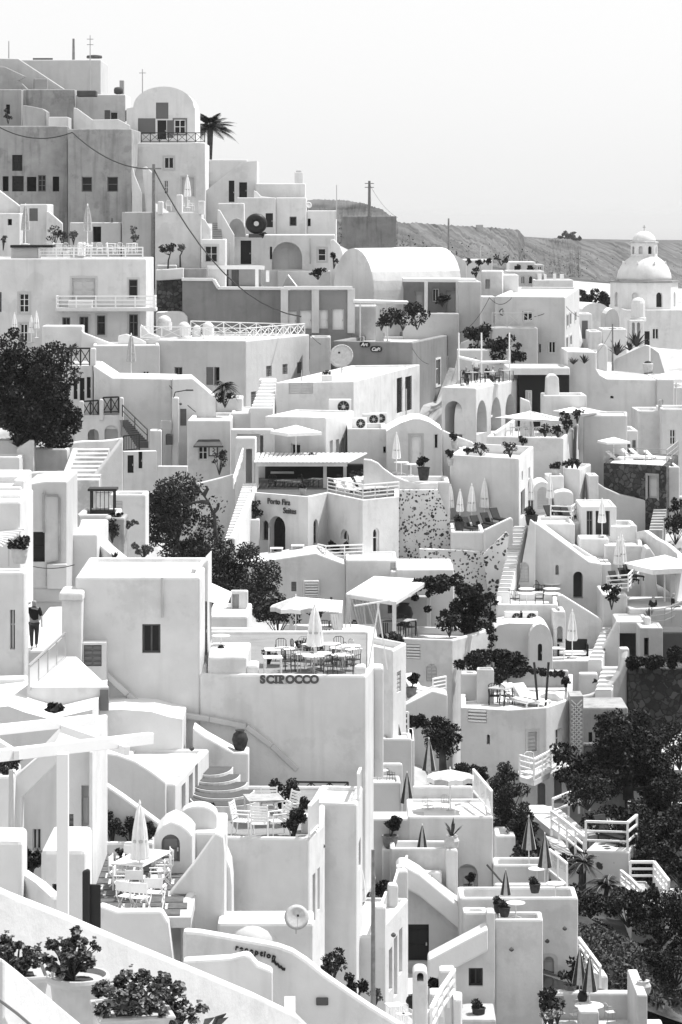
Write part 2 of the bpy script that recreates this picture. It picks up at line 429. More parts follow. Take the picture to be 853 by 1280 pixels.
def shape(name,label,cat,prof,D,dep,a=0.0,mat='white',ops=(),sink=3.6,bevel=.07,group=None,roof=None,terr=True,flat=()):
 """a wall or vaulted house: its front outline in the photo, extruded back by dep metres"""
 p0=at(prof[0][0],prof[0][1],D); pl=Pl((p0.x,p0.y,0),R(a))
 uv=[pl.uv(*q) for q in prof]
 zb=min(q[1] for q in uv); um=[q[0] for q in uv]
 zmid=(max(q[1] for q in uv)+zb)/2
 c=pl.P((min(um)+max(um))/2,zb,dep/2)
 root=thing(name,label,cat,c,group)
 if terr:
  C4=[pl.P(min(um),zb),pl.P(max(um),zb),pl.P(max(um),zb,dep),pl.P(min(um),zb,dep)]
  for w in C4: CTRL.append((w.x,w.y,zb))
  FOOT.append(([(w.x,w.y) for w in C4],zb))
 uv=[(q[0],q[1]-sink) if q[1]<zb+.8 else q for q in uv]
 ar=sum(uv[i][0]*uv[(i+1) % len(uv)][1]-uv[(i+1) % len(uv)][0]*uv[i][1] for i in range(len(uv)))
 if ar<0: uv.reverse()
 body=MB(); rf=MB(); holes=[]; n=len(uv)
 for sp in ops:
  if (sp[5] if len(sp)>5 else 0)==0: opening(pl,sp,root,holes)
 wall_face(body,pl,uv,holes)
 body.poly([pl.P(*q,dep) for q in reversed(uv)])
 umax,umin=max(um),min(um)
 for i in range(n):
  j=(i+1) % n; A,B=uv[i],uv[j]
  sp=None
  if abs(A[0]-B[0])<1e-4 and abs(A[0]-umax)<1e-4: k=1; q=Pl(pl.P(umax,0),R(a)+math.pi/2)
  elif abs(A[0]-B[0])<1e-4 and abs(A[0]-umin)<1e-4: k=2; q=Pl(pl.P(umin,0,dep),R(a)-math.pi/2)
  else: k=0
  hs=[]
  if k:
   for s_ in ops:
    if (s_[5] if len(s_)>5 else 0)==k: opening(q,s_,root,hs)
  if hs:
   z0,z1=min(A[1],B[1]),max(A[1],B[1])
   wall_face(body,q,[(0,z0),(dep,z0),(dep,z1),(0,z1)],hs); continue
  quad=[pl.P(*A),pl.P(*B),pl.P(*B,dep),pl.P(*A,dep)]
  slope=abs(B[0]-A[0])/max(1e-6,math.hypot(B[0]-A[0],B[1]-A[1]))
  (rf if (roof and slope>.30 and max(A[1],B[1])>zb+.5) else body).poly(quad)
 body.build('wall',mat,root,bevel)
 if rf.f: rf.build('roof',roof,root,smooth=False)
 return root
def arcpts(x0,y0,x1,yt,n=14,full=True):
 """pixel points of an arch from (x0,y0) over apex yt to (x1,y0), left to right"""
 return [((x0+x1)/2-(x1-x0)/2*math.cos(math.pi*k/n),y0-(y0-yt)*math.sin(math.pi*k/n)) for k in range(n+1)]
def wallrun(name,label,pts,h,t=.3,mat='white',cat='wall',bevel=.08,group=None,terr=False):
 P=[at(*p) for p in pts]; hs=h if isinstance(h,(list,tuple)) else [h]*len(P)
 o=thing(name,label,cat,P[0]-Vector((0,0,hs[0])),group)
 MB().ribbon(P,[x+.6 for x in hs],t).build('wall_body',mat,o,bevel)
 if terr:
  for p,x in zip(P,hs): CTRL.append((p.x,p.y,p.z-x))
 return o
def railing(label,P,h=1.0,style='bars',mat='whitemetal',sp=1.6,name='railing',cat='railing',r=.035,nr=2,group=None):
 P=[Vector(p) for p in P]
 o=thing(name,label,cat,P[0],group)
 up=Vector((0,0,h)); rail=MB(); inf=MB()
 for A,B in zip(P,P[1:]):
  n=max(1,round((B-A).length/sp))
  rail.beam(A+up,B+up,r*2.4,r*2)
  if style=='bars':
   for q in range(1,nr+1): rail.beam(A+up*q/(nr+1),B+up*q/(nr+1),r*1.6,r*1.6)
  else: rail.beam(A+up*.08,B+up*.08,r*1.6,r*1.6)
  for i in range(n):
   a,b=A.lerp(B,i/n),A.lerp(B,(i+1)/n)
   if style=='x':
    inf.beam(a+up*.1,b+up*.97,r*1.1,r*1.1); inf.beam(a+up*.97,b+up*.1,r*1.1,r*1.1)
   if style=='v':
    m=max(2,int((b-a).length/.14))
    for k in range(1,m): 
     q=a.lerp(b,k/m); inf.beam(q+up*.08,q+up,r*.7,r*.7)
   if style=='glass': inf.beam(a+up*.5,b+up*.5,.015,h*.8)
   MB().beam(a,a+up*1.02,r*2,r*2).build('post',mat,o,fix=False)
 MB().beam(P[-1],P[-1]+up*1.02,r*2,r*2).build('post',mat,o,fix=False)
 rail.build('rail',mat,o,fix=False)
 if inf.f: inf.build('glass_panel' if style=='glass' else 'lattice','steel' if style=='glass' else mat,o,fix=False)
 return o
def stairs(label,L0,R0,L1,R1,n,mat='bright',tread=None,drop=1.5,name='staircase',cat='stairs',group=None):
 """lower edge L0-R0 up to upper edge L1-R1"""
 o=thing(name,label,cat,L0,group); b=MB(); tr=MB()
 for i in range(n):
  t0,t1=i/n,(i+1)/n; z=L0.z+(L1.z-L0.z)*t1
  a,bb,c,d=L0.lerp(L1,t0),R0.lerp(R1,t0),R0.lerp(R1,t1),L0.lerp(L1,t1)
  zb=min(L0.z,a.z)-drop if i==0 else L0.z+(L1.z-L0.z)*t0-drop
  vs=[Vector((q.x,q.y,zz)) for zz in (zb,z) for q in (a,bb,c,d)]
  b.add(vs,[(3,2,1,0),(4,5,6,7),(0,1,5,4),(1,2,6,5),(2,3,7,6),(3,0,4,7)])
  if tread:
   vs=[Vector((q.x,q.y,zz)) for zz in (z+.003,z+.035) for q in (a.lerp(bb,.04),bb.lerp(a,.04),c.lerp(d,.04),d.lerp(c,.04))]
   tr.add(vs,[(3,2,1,0),(4,5,6,7),(0,1,5,4),(1,2,6,5),(2,3,7,6),(3,0,4,7)])
 b.build('steps',mat,o,fix=False)
 if tread: tr.build('treads',tread,o,fix=False)
 for q in (L0,R0,L1,R1): CTRL.append((q.x,q.y,q.z-.8))
 return o
# -- leaves
def leaves_mesh(name,pts,size,mat,parent,seed=0,long=1.6,up=None):
 rng=np.random.default_rng(seed); n=len(pts); pts=np.asarray(pts,float)-np.array(wl(parent))
 a=rng.normal(size=(n,3)); a /= np.linalg.norm(a,axis=1)[:,None]
 b=rng.normal(size=(n,3)); b -= a*(a*b).sum(1)[:,None]; b /= np.linalg.norm(b,axis=1)[:,None]
 s=size*rng.uniform(.6,1.35,(n,1))
 A,B=a*s*long*.5,b*s*.5
 V=np.stack([pts-A,pts-B*.9+A*.1,pts+A,pts+B*.9+A*.1],1).reshape(-1,3)
 me=bpy.data.meshes.new(name); me.vertices.add(4*n); me.vertices.foreach_set('co',V.ravel())
 me.loops.add(4*n); me.loops.foreach_set('vertex_index',np.arange(4*n,dtype=np.int32))
 me.polygons.add(n); me.polygons.foreach_set('loop_start',np.arange(0,4*n,4,dtype=np.int32))
 me.polygons.foreach_set('loop_total',np.full(n,4,dtype=np.int32))
 me.materials.append(MATS[mat]); me.update(calc_edges=True); me.validate()
 o=bpy.data.objects.new(name,me); COL.objects.link(o)
 if parent: o.parent=parent
 return o
def clump_pts(clumps,n,seed):
 """points in a set of (centre, radius) clumps, denser towards each clump's shell"""
 rng=np.random.default_rng(seed); out=[]
 vol=np.array([c[1]**2 for c in clumps]); vol=vol/vol.sum()
 for (c,r),w in zip(clumps,vol):
  m=max(4,int(n*w)); d=rng.normal(size=(m,3)); d /= np.linalg.norm(d,axis=1)[:,None]
  rad=r*rng.uniform(.25,1,(m,1))**.45
  out.append(np.array(c)+d*rad*np.array([1,1,.8]))
 return np.concatenate(out)
def tree(label,base,top,rx,rz,n=5000,leaf=.16,mat='leaf_dark',seed=1,cat='tree',name='tree',cl=26,trunk=.16,lean=0.0,ry=None,group=None,cr=.34,shape_=None):
 """trunk with limbs; crown of many leaf clumps inside an uneven ellipsoid"""
 rng=random.Random(seed); base=Vector(base); ry=ry or rx
 o=thing(name,label,cat,base,group)
 cen=Vector((base.x+lean,base.y,top-rz))
 tr=MB(); fork=base.lerp(cen,.55); fork.x+=rng.uniform(-.2,.2)
 tr.tube([base-Vector((0,0,.6)),base.lerp(fork,.5)+Vector((rng.uniform(-.15,.15),0,0)),fork],[trunk*1.25,trunk,trunk*.8],7)
 clumps=[]
 for i in range(cl):
  while True:
   d=Vector((rng.uniform(-1,1),rng.uniform(-1,1),rng.uniform(-1,1)))
   if .25<d.length<1: break
  c=cen+Vector((d.x*rx,d.y*ry,d.z*rz))*rng.uniform(.72,1.0)
  r=cr*min(rx,rz)*rng.uniform(.7,1.35)
  clumps.append((c,r))
  if i % 3==0: clumps.append((c+Vector((rng.uniform(-1,1),rng.uniform(-1,1),rng.uniform(-.4,1)))*r*1.3,r*.38))
  if i % 2==0:
   m=fork.lerp(c,.5)+Vector((0,0,-.15*rz))
   tr.tube([fork,m,c],[trunk*.5,trunk*.28,trunk*.1],5)
 tr.build('trunk','bark',o,smooth=True,fix=False)
 leaves_mesh('crown',clump_pts(clumps,n,seed),leaf,mat,o,seed)
 return o
def bush(label,base,rx,h,n=900,leaf=.12,mat='leaf',seed=1,name='shrub',cat='shrub',cl=9,group=None,ry=None):
 rng=random.Random(seed); base=Vector(base); ry=ry or rx
 o=thing(name,label,cat,base,group); st=MB(); clumps=[]
 for i in range(cl):
  t=rng.uniform(0,2*math.pi); q=rng.uniform(.1,1)**.6
  c=base+Vector((math.cos(t)*rx*q*.75,math.sin(t)*ry*q*.75,h*rng.uniform(.3,.85)))
  clumps.append((c,min(rx,h*.6)*rng.uniform(.3,.52)))
  st.tube([base+Vector((0,0,-.1)),base.lerp(c,.5),c],[.03,.02,.008],4)
 st.build('stem','bark',o,fix=False)
 leaves_mesh('foliage',clump_pts(clumps,n,seed),leaf,mat,o,seed)
 return o
def creeper(label,path,rad,n,leaf=.14,mat='leaf',seed=3,name='climbing_vine',cat='vine',hang=0.0):
 """a climber that follows a polyline of world points"""
 rng=random.Random(seed); path=[Vector(p) for p in path]
 o=thing(name,label,cat,path[0]); st=MB(); st.tube(path,.04,5); clumps=[]
 tot=sum((b-a).length for a,b in zip(path,path[1:]))
 for a,b in zip(path,path[1:]):
  m=max(1,int((b-a).length/(rad*.55)))
  for i in range(m):
   c=a.lerp(b,(i+rng.random())/m)+Vector((rng.uniform(-1,1),rng.uniform(-1,1),rng.uniform(-1,.6)))*rad*.6
   clumps.append((c,rad*rng.uniform(.45,.95)))
   if hang and rng.random()<.45: clumps.append((c-Vector((0,0,hang*rng.random())),rad*.4))
 st.build('stem','bark',o,fix=False)
 leaves_mesh('foliage',clump_pts(clumps,n,seed),leaf,mat,o,seed)
 return o
EXPOSURE=.72
# == far: sea, hills, air
win(0,0,1)
def strip(name,label,crest,basey,baseD,mat,seed,amp,rows=40,sub=26,back=1.25):
 rng=np.random.default_rng(seed); P=[at(*c) for c in crest]; Q=[at(c[0],basey,c[2]*baseD) for c in crest]
 A=[P[0]]; B=[Q[0]]
 for i in range(len(P)-1):
  for k in range(1,sub+1):
   A.append(P[i].lerp(P[i+1],k/sub)); B.append(Q[i].lerp(Q[i+1],k/sub))
 m=len(A); b=MB()
 ph=rng.uniform(0,6.28,12); fr=np.geomspace(.12,3.2,12)*rng.uniform(.85,1.2,12)
 def gully(s,t): return sum(abs(math.sin(s*fr[i]+t*(2.2 if i<5 else -1.2)+ph[i]))/(1+i*.35) for i in range(12))/5.2-.5
 for r in range(-3,rows+1):
  for i in range(m):
   if r <= 0:
    k=1+(-r)*(back-1)/3; p=Vector((A[i].x*k,A[i].y*k,A[i].z+r*.2*amp)); 
    if r==0: p.z+=rng.normal()*amp*.06
   else:
    t=r/rows; q=t**.8
    p=A[i].lerp(B[i],q); g=gully(i*.21,t)
    p.z+=(A[i].z-B[i].z)*(t-q)*.4+g*amp*2.2*min(1,t*7)+rng.normal()*amp*.10
    p.y+=rng.normal()*amp*.1
   b.v.append(tuple(p))
 for r in range(rows+3):
  for i in range(m-1): b.f.append((r*m+i,r*m+i+1,(r+1)*m+i+1,(r+1)*m+i))
 o=b.build(name,mat,None,fix=False,smooth=True); tag(o,label,'hill',kind='structure')
 V=np.array(b.v); k=rng.integers(m*9,len(V)-m*8,2600); sc=np.sqrt(V[k,1])*.02
 P3=V[k]+rng.normal(size=(2600,3))*np.array([1.5,1,.03])+np.array([0,0,.1])
 tag(leaves_mesh('hill_scrub',P3,.26*amp**.55,'leaf',None,seed,1.5),'dark low scrub dotted over '+{'near_hill': 'the hill behind the utility pole','cliff_ridge': 'the long cliff ridge','far_slope': 'the slope behind the church'}[name],'scrub',kind='stuff')
strip('near_hill','scrub covered hill rising behind the village below the utility pole',[(330,262,330),(395,249,330),(430,250,330),(455,254,325),(478,262,320),(498,277,310),(530,300,300)],420,.72,'scrub',3,.9)
strip('cliff_ridge','long gullied cliff ridge running out towards the sea',[(420,279,560),(500,278,600),(560,281,700),(610,284,800),(648,287,900),(656,297,960),(690,300,1020),(714,297,1050),(726,301,1080),(790,303,1250),(860,304,1450),(960,306,1700)],450,.55,'scrub',5,3.0)
strip('far_slope','lower dark slope of the ridge behind the church',[(560,330,330),(640,348,330),(730,362,330),(800,372,330),(900,380,330)],520,.75,'scrub',9,1.2,sub=18)
m,nt,b=nodes('water'); N,L=nt.nodes.new,nt.links.new
b.inputs['Base Color'].default_value=g3(.06); b.inputs['Roughness'].default_value=.25
nz=N('ShaderNodeTexNoise'); nz.inputs['Scale'].default_value=.02; nz.inputs['Detail'].default_value=8
gg=N('ShaderNodeNewGeometry'); L(gg.outputs['Position'],nz.inputs['Vector']); bp=N('ShaderNodeBump'); bp.inputs['Distance'].default_value=3; L(nz.outputs[0],bp.inputs['Height']); L(bp.outputs[0],b.inputs['Normal'])
MATS['water']=m
tag(MB().poly([(-30000,-200,0),(30000,-200,0),(30000,60000,0),(-30000,60000,0)]).build('sea','water',fix=False),'calm pale sea fading into the haze','sea',kind='structure')
m=bpy.data.materials.new('haze'); m.use_nodes=True; nt=m.node_tree; nt.nodes.remove(nt.nodes['Principled BSDF'])
pv=nt.nodes.new('ShaderNodeVolumePrincipled'); pv.inputs['Color'].default_value=g3(.85); pv.inputs['Density'].default_value=.00007; pv.inputs['Anisotropy'].default_value=.2
nt.links.new(pv.outputs[0],nt.nodes['Material Output'].inputs['Volume']); MATS['haze']=m
tag(MB().box((0,29895,121),(60200,60200,244)).build('haze','haze',fix=True),'pale sea haze that fades the far hills','haze',kind='stuff')
m,nt,b=nodes('village_ground'); N,L=nt.nodes.new,nt.links.new
geo=N('ShaderNodeNewGeometry'); sx=N('ShaderNodeSeparateXYZ'); L(geo.outputs['Position'],sx.inputs[0])
n1=N('ShaderNodeTexNoise'); n1.inputs['Scale'].default_value=.6; n1.inputs['Detail'].default_value=9; L(geo.outputs['Position'],n1.inputs['Vector'])
ma=N('ShaderNodeMath'); ma.operation='MULTIPLY_ADD'; ma.inputs[1].default_value=5; L(n1.outputs[0],ma.inputs[0]); L(sx.outputs[0],ma.inputs[2])
rx=N('ShaderNodeMapRange'); rx.inputs[1].default_value=9.6; rx.inputs[2].default_value=10.6; L(ma.outputs[0],rx.inputs[0])
rz=N('ShaderNodeMapRange'); rz.inputs[1].default_value=CZ-20; rz.inputs[2].default_value=CZ-22; L(sx.outputs[2],rz.inputs[0])
mm=N('ShaderNodeMath'); mm.operation='MULTIPLY'; L(rx.outputs[0],mm.inputs[0]); L(rz.outputs[0],mm.inputs[1])
e=N('ShaderNodeMapRange'); e.inputs[1].default_value=.35; e.inputs[2].default_value=.65; e.inputs[3].default_value=.015; e.inputs[4].default_value=.06; L(n1.outputs[0],e.inputs[0])
p=N('ShaderNodeMapRange'); p.inputs[1].default_value=.35; p.inputs[2].default_value=.65; p.inputs[3].default_value=.30; p.inputs[4].default_value=.52; L(n1.outputs[0],p.inputs[0])
mi=N('ShaderNodeMix'); mi.data_type='FLOAT'; L(mm.outputs[0],mi.inputs[0]); L(p.outputs[0],mi.inputs[2]); L(e.outputs[0],mi.inputs[3])
cb=N('ShaderNodeCombineColor')
for i in range(3): L(mi.outputs[0],cb.inputs[i])
L(cb.outputs[0],b.inputs['Base Color']); b.inputs['Roughness'].default_value=.95
bp=N('ShaderNodeBump'); bp.inputs['Distance'].default_value=.2; L(n1.outputs[0],bp.inputs['Height']); L(bp.outputs[0],b.inputs['Normal'])
MATS['village_ground']=m
# == chapel with the dome
win(653,280,4.265)
ch=block('chapel','white domed church with an eight sided drum and a small lantern on top','church',550,457,1000,860,186,16,0,par=(.12,.2),ops=(
 ('w',693,556,728,615),('d',652,572,680,660)),mat='white')
c=at(650,310,191); c0=at(650,458,191)
def drum(r,z0,z1,n,rot): return [(r*math.cos(2*math.pi*k/n+rot),r*math.sin(2*math.pi*k/n+rot)) for k in range(n)]
pts=drum(3.25,0,0,8,R(-90+0.0)); W=[Vector((c.x+x,c.y+y,0)) for x,y in pts]
body=MB(); zt,zb_=c.z,c0.z-.6
for i in range(8):
 A,B=W[i],W[(i+1) % 8]; d=B-A; pl=Pl(A,math.atan2(d.y,d.x)); Lh=d.length; hs=[]
 if pl.n.y<.3:
  zc=(zt+c0.z)/2; q=arch_poly(Lh/2-.33,c0.z+.35,Lh/2+.33,zt-.9); hs.append((q,.25,i != 0))
  if i==0: MB().poly([pl.P(*k,.25) for k in q]).build('window','glass',ch)
 wall_face(body,pl,[(0,zb_),(Lh,zb_),(Lh,zt),(0,zt)],hs)
body.build('drum','white',ch,.05)
MB().lathe([(3.05,0),(3.42,.02),(3.42,.16),(2.5,.2)],(c.x,c.y,zt),8,R(-90),R(270)).build('cornice','mid',ch)
MB().lathe([(2.62*math.cos(t),2.62*math.sin(t)*.98) for t in [k*math.pi/2/12 for k in range(13)]][:-1]+[(.05,2.57)],(c.x,c.y,zt+.18),40).build('dome','white',ch,smooth=True)
for k in range(8):
 t=R(22+45*k); MB().lathe([(.09,0),(.07,.22),(.01,.28)],(c.x+2.1*math.cos(t),c.y+2.1*math.sin(t),zt+1.75),6).build('dome_stud','white',ch)
lz=zt+2.35; W=[Vector((c.x+x,c.y+y,0)) for x,y in drum(1.28,0,0,8,R(-90))]; body=MB()
for i in range(8):
 A,B=W[i],W[(i+1) % 8]; d=B-A; pl=Pl(A,math.atan2(d.y,d.x)); Lh=d.length; hs=[]
 if pl.n.y<.3:
  q=arch_poly(Lh/2-.2,lz+.35,Lh/2+.2,lz+1.1); hs.append((q,.2,False)); MB().poly([pl.P(*k,.2) for k in q]).build('lantern_window','glass' if i != 7 else 'lshutter',ch)
 wall_face(body,pl,[(0,lz-.2),(Lh,lz-.2),(Lh,lz+1.4),(0,lz+1.4)],hs)
body.build('lantern','white',ch,.03)
MB().lathe([(1.2,0),(1.38,.02),(1.36,.12),(1.1,.16)],(c.x,c.y,lz+1.4),8,R(-90),R(270)).build('lantern_cornice','pale',ch)
MB().lathe([(1.12*math.cos(t),1.0*math.sin(t)) for t in [k*math.pi/2/9 for k in range(9)]]+[(.03,1.0)],(c.x,c.y,lz+1.53),28).build('lantern_dome','white',ch,smooth=True)
x=MB(); x.beam((c.x,c.y,lz+2.5),(c.x,c.y,lz+3.1),.04,.04); x.beam((c.x-.15,c.y,lz+2.9),(c.x+.15,c.y,lz+2.9),.035,.035); x.build('cross','iron',ch)
o=block('belfry','slim white belfry with a rounded head in front of the domed church','belfry',572,512,652,640,178,1.8,0,par=None,ops=(('an',585,525,600,600),('an',612,525,628,600)))
q=at(618,512,178.9); MB().lathe([(.72,-.1),(.72,.2),(.62,.25),(.62,1.5),(.55,1.75),(.35,1.95),(.05,2.02)],q,14).build('head','white',o,smooth=False)
shape('vaulted_house','white barrel vaulted house left of the domed church','house',[(318,560)]+arcpts(318,470,466,420,10)+[(466,560)],181,7,20,roof='bright')
shape('vaulted_house','small vaulted house with a grey arched end wall below the dome','house',[(440,580)]+arcpts(440,520,520,452,10)+[(520,580)],176,4,0,mat='pale',roof='bright')
block('cube_house','plain white cube with a grey door niche beside the cream house','house',308,478,372,640,172,4,0,ops=(('s',318,515,350,612),))
block('cube_house','low white cube with raised parapet between cream house and belfry','house',358,572,425,680,169,4,0)
block('cube_house','stepped white block in front of the grey arched vault','house',428,560,560,700,171,4,0)
shape('gable_wall','white sloping gable wall below the church window','wall',[(540,760),(540,575),(490,548),(470,560),(470,760)],172,.5)
shape('sloped_wall','long white wall whose top climbs towards the church','wall',[(482,760),(482,735),(500,715),(655,645),(680,650),(680,770),(640,850),(482,850)],160,.6,-12)
shape('sloped_roof_wall','grey triangular house end with white sloping edge at right of the church','house',[(690,800),(690,660),(730,690),(835,792),(835,820)],163,5,0,mat='pale',roof='bright')
block('cube_house','wide white roof terrace block below the sloping church wall','house',240,685,395,860,158,5,-10,par=(.5,.25))
for i,(a,b,t,lab) in enumerate([(405,455,640,'rounded white chimney hood on the terrace left of the utility pole'),]):
 o=shape('chimney_hood',lab,'chimney',[(a,720)]+arcpts(a,665,b,t,8)+[(b,720)],156,1.2)
def agave(label,loc,h,seed,name='agave',cat='plant',mat='leaf',n=22,pot=None):
 rng=random.Random(seed); o=thing(name,label,cat,loc); b=MB()
 z0=0
 if pot:
  MB().lathe([(.16,0),(.26,.1),(.3,.35),(.22,.5),(.25,.55)],loc,10).build('pot',pot,o); z0=.5
 for i in range(n):
  t=2.4*i; e=rng.uniform(.5,1.35); L_=h*rng.uniform(.6,1.0); d=Vector((math.cos(t)*math.cos(e),math.sin(t)*math.cos(e),math.sin(e)))
  p=Vector(loc)+Vector((0,0,z0)); m_=p+d*L_*.55; tip=p+d*L_-Vector((0,0,L_*.12)); s=Vector((-math.sin(t),math.cos(t),0))*h*.05
  b.add([p-s,p+s,m_+s*1.2,m_-s*1.2,tip],[(0,1,2,3),(3,2,4)])
 b.build('leaves',mat,o,fix=False); return o
for i,(x,y,h,lab) in enumerate([(505,700,1.3,'dark spiky agave on the wall beside the utility pole'),(608,655,1.5,'tall dark spiky plant on the sloping wall below the belfry'),(572,675,.9,'short dark plant at the foot of the belfry'),(330,740,.8,'spiky plant on the terrace edge right of the cream house')]):
 agave(lab,at(x,y,159),h*1.3,20+i)
for x,y,w,h,lab in [(670,770,.5,1.9,'pale flower pot on a pillar at the right end of the sloping wall'),(676,820,.5,1.1,'dark flower pot below the sloping wall end')]:
 q=at(x,y+30,157); o=thing('flower_pot',lab,'pot',q); MB().lathe([(.25,0),(.38,.35),(.42,.8),(.34,.85)],q,12).build('pot_body','clay' if 'dark' in lab else 'palepot',o)
 bush_=MB().lathe([(.36,.8),(.2,1.0),(.02,1.05)],q,8).build('soil','soil',o)
win(0,0,1)
for i,(x,y) in enumerate([(735,382),(752,384),(768,388),(742,392)]):
 bush(['dark bush behind the vaulted houses nearest the cream house','dark bush between the cream house and the dome','dark bush beside the left face of the dome drum','low dark bush in front of the other bushes by the dome'][i],at(x,y,215),1.5,1.7,600,.22,'leaf_dark',30+i,group='bushes behind the church')
# == cream house and the houses behind it
win(560,300,4.265)
cream=house('cream_house','cream three storey house with a flat roof, lattice balcony and wall clock','house',[(248,300),(622,304),(702,252)],D=148,yb=680,close=True,mat='cream',par=(.18,.35),ops=(
 ('W',398,380,450,432,0),('W',533,540,572,604,0,{'t': 'trim'}),('d',485,555,496,600,0),
 ('W',632,400,642,460,1),('W',648,390,657,450,1),('W',675,385,684,430,1),('W',630,520,640,575,1),('W',650,510,660,560,1)))
q=at(293,384,147.9); o=MB(); o.tube([q,q+Vector((0,-.12,0))],.27,20); o.build('wall_clock_rim','slate',cream); MB().tube([q,q+Vector((0,-.16,0))],.19,20).build('wall_clock_face','cream',cream)
x=MB(); x.beam(q+Vector((0,-.18,-.1)),q+Vector((0,-.18,.14)),.05,.05); x.beam(q+Vector((-.07,-.18,-.1)),q+Vector((.07,-.18,-.1)),.05,.05); x.build('clock_hand','slate',cream)
block('balcony_block','half height cream block carrying the lattice balcony of the cream house','balcony',235,468,478,690,145.6,2.2,0,mat='cream',par=(.1,.2))
A,B=at(236,466,145.7),at(476,466,145.7)
railing('pale lattice balcony railing on the cream house',[A,B],1.05,'x','cream',1.3,name='balcony_railing')
block('lower_wing','narrow stepped white stair block beside the cream house','steps',180,300,250,380,149,2,0)
def ac_unit():
 o=thing('air_conditioner','','',(0,0,0)); MB().box((0,0,.3),(.95,.36,.62)).build('casing','plasticwhite',o,.03)
 MB().tube([(.15,-.19,.3),(.15,-.2,.3)],.25,18).build('fan_grille','dark',o)
 x=MB(); x.tube([(.15,-.2,.3),(.15,-.215,.3)],.08,10)
 for k in range(4): x.beam((.15,-.205,.3),(.15+.25*math.cos(k*math.pi/4),-.205,.3+.25*math.sin(k*math.pi/4)),.015,.01); x.beam((.15,-.205,.3),(.15-.25*math.cos(k*math.pi/4),-.205,.3-.25*math.sin(k*math.pi/4)),.015,.01)
 x.build('fan_guard','steel',o)
 MB().box((-.3,0,-.06),(.06,.34,.12)).build('bracket','steel',o); MB().box((.3,0,-.06),(.06,.34,.12)).build('bracket','steel',o)
 return o
def ac(x,y,D,s,lab,rz=0,group='air conditioners on the white walls'):
 return put('ac',ac_unit,lab,'air conditioner',at(x,y,D)-Vector((0,.2*s,.3*s)),rz,s,group)
ac(545,465,147.7,1.3,'air conditioner on the front of the cream house')
block('white_house','white block with a broad blank face behind the cream house roof','house',175,165,290,290,158,4,-5,mat='white',ops=(('n',200,210,225,260),))
block('white_house','small white cube with a dark niche left of the tiny village terraces','house',296,185,380,275,160,4,0,ops=(('o',360,210,384,240),))
block('terrace_house','pale terrace house with a grey band of windows behind the cream house','house',318,165,515,270,172,5,0,mat='cream',ops=(('aw',390,190,412,235),('aw',430,190,455,235)))
block('terrace_house','topmost pale house with a flat white roof and planted balcony','house',328,116,465,170,178,4,0,mat='white',ops=(('o',355,138,385,160),('o',425,135,450,160)))
block('terrace_house','narrow grey house end at the right of the planted balcony','house',466,130,515,180,176,4,0,mat='pale',ops=(('w',480,140,500,160),))
block('terrace_house','low white house with chimneys at the right edge of the small terraces','house',460,212,668,255,170,4,0,mat='white')
block('terrace_house','low white terrace between the vaulted roof and the village','house',75,105,240,200,166,5,0,mat='white')
for i,(x,y,w_,h_) in enumerate([(492,210,22,30),(520,210,16,26),(571,215,18,34),(610,215,18,32),(640,235,12,14),(658,238,10,12)]):
 block('chimney',['square chimney at the left end of the low chimney house','second chimney from the left on the low chimney house','tall twin chimney left of the gap on the low house','tall twin chimney right of the gap on the low house','short chimney second from the right on the low house','shortest chimney at the right end of the low house'][i],'chimney',x-w_/2,y-h_,x+w_/2,y+12,171.5,.8,0,par=(.15,.08),terr=False,sink=.3,bevel=.03,group='chimneys behind the cream house')
for i,(x,y) in enumerate([(105,130),(165,135),(215,128),(285,130),(150,195),(375,160),(440,165)]):
 bush(['dark shrub left on the low terrace by the vaulted roof','dark shrub beside the mast on the low terrace','dark shrub right of the mast on the low terrace','wide dark shrub left of the topmost pale house','dark shrub at the corner above the porch house','small shrub left on the planted balcony','small shrub right on the planted balcony'][i],at(x,y,164 if i<5 else 176),[.4,.35,.4,.75,.4,.35,.35][i],[.5,.5,.5,.9,.8,.5,.5][i],160,.11,'leaf_dark',40+i,group='shrubs on the far terraces')
def pole(label,x,y0,y1,D,r=.1,cross=0,name='utility_pole',cat='pole'):
 a,b_=at(x,y1,D),at(x,y0,D); o=thing(name,label,cat,a)
 MB().tube([a-Vector((0,0,.8)),b_],[r*1.2,r*.8],8).build('shaft','gwood' if r>.06 else 'steel',o)
 for k in range(cross): MB().beam(b_+Vector((-.6 if r>.08 else -.3,0,-.35-.5*k)),b_+Vector((.6 if r>.08 else .3,0,-.35-.5*k)),.08 if r>.08 else .04,.1 if r>.08 else .05).build('crossarm','gwood',o)
 return o
win(0,0,1)
pole('dark utility pole with crossarms on the hill wall',462,226,270,262,.2,2)
pole('leaning dark pole behind the white barrel roof',561,273,312,170,.09)
pole('thin grey mast on the small terrace beside the barrel roof',601,308,328,166,.04,name='antenna_mast',cat='mast')
pole('slim grey utility pole in front of the church wall',766,405,452,157,.07,1)
pole('thin tall mast behind the white house with the round disc',421,231,262,168,.04,name='antenna_mast',cat='mast')
block('hill_wall','long dark stone wall of a ruined house on the hill','wall',428,270,496,296,262,5,0,mat='tan',par=None)
block('far_house','tiny pale house on the cliff ridge','house',596,281,604,288,760,6,0,mat='cream',par=None,bevel=0)
for i,(x,y) in enumerate([(712,299),(704,300),(722,301)]):
 bush(['dark tree clump on the ridge skyline','lower dark tree on the left of the skyline clump','low dark tree on the right of the skyline clump'][i],at(x,y,1040),[5,3.5,3][i],[4,2.2,2][i],250,1.0,'leaf_dark',60+i)
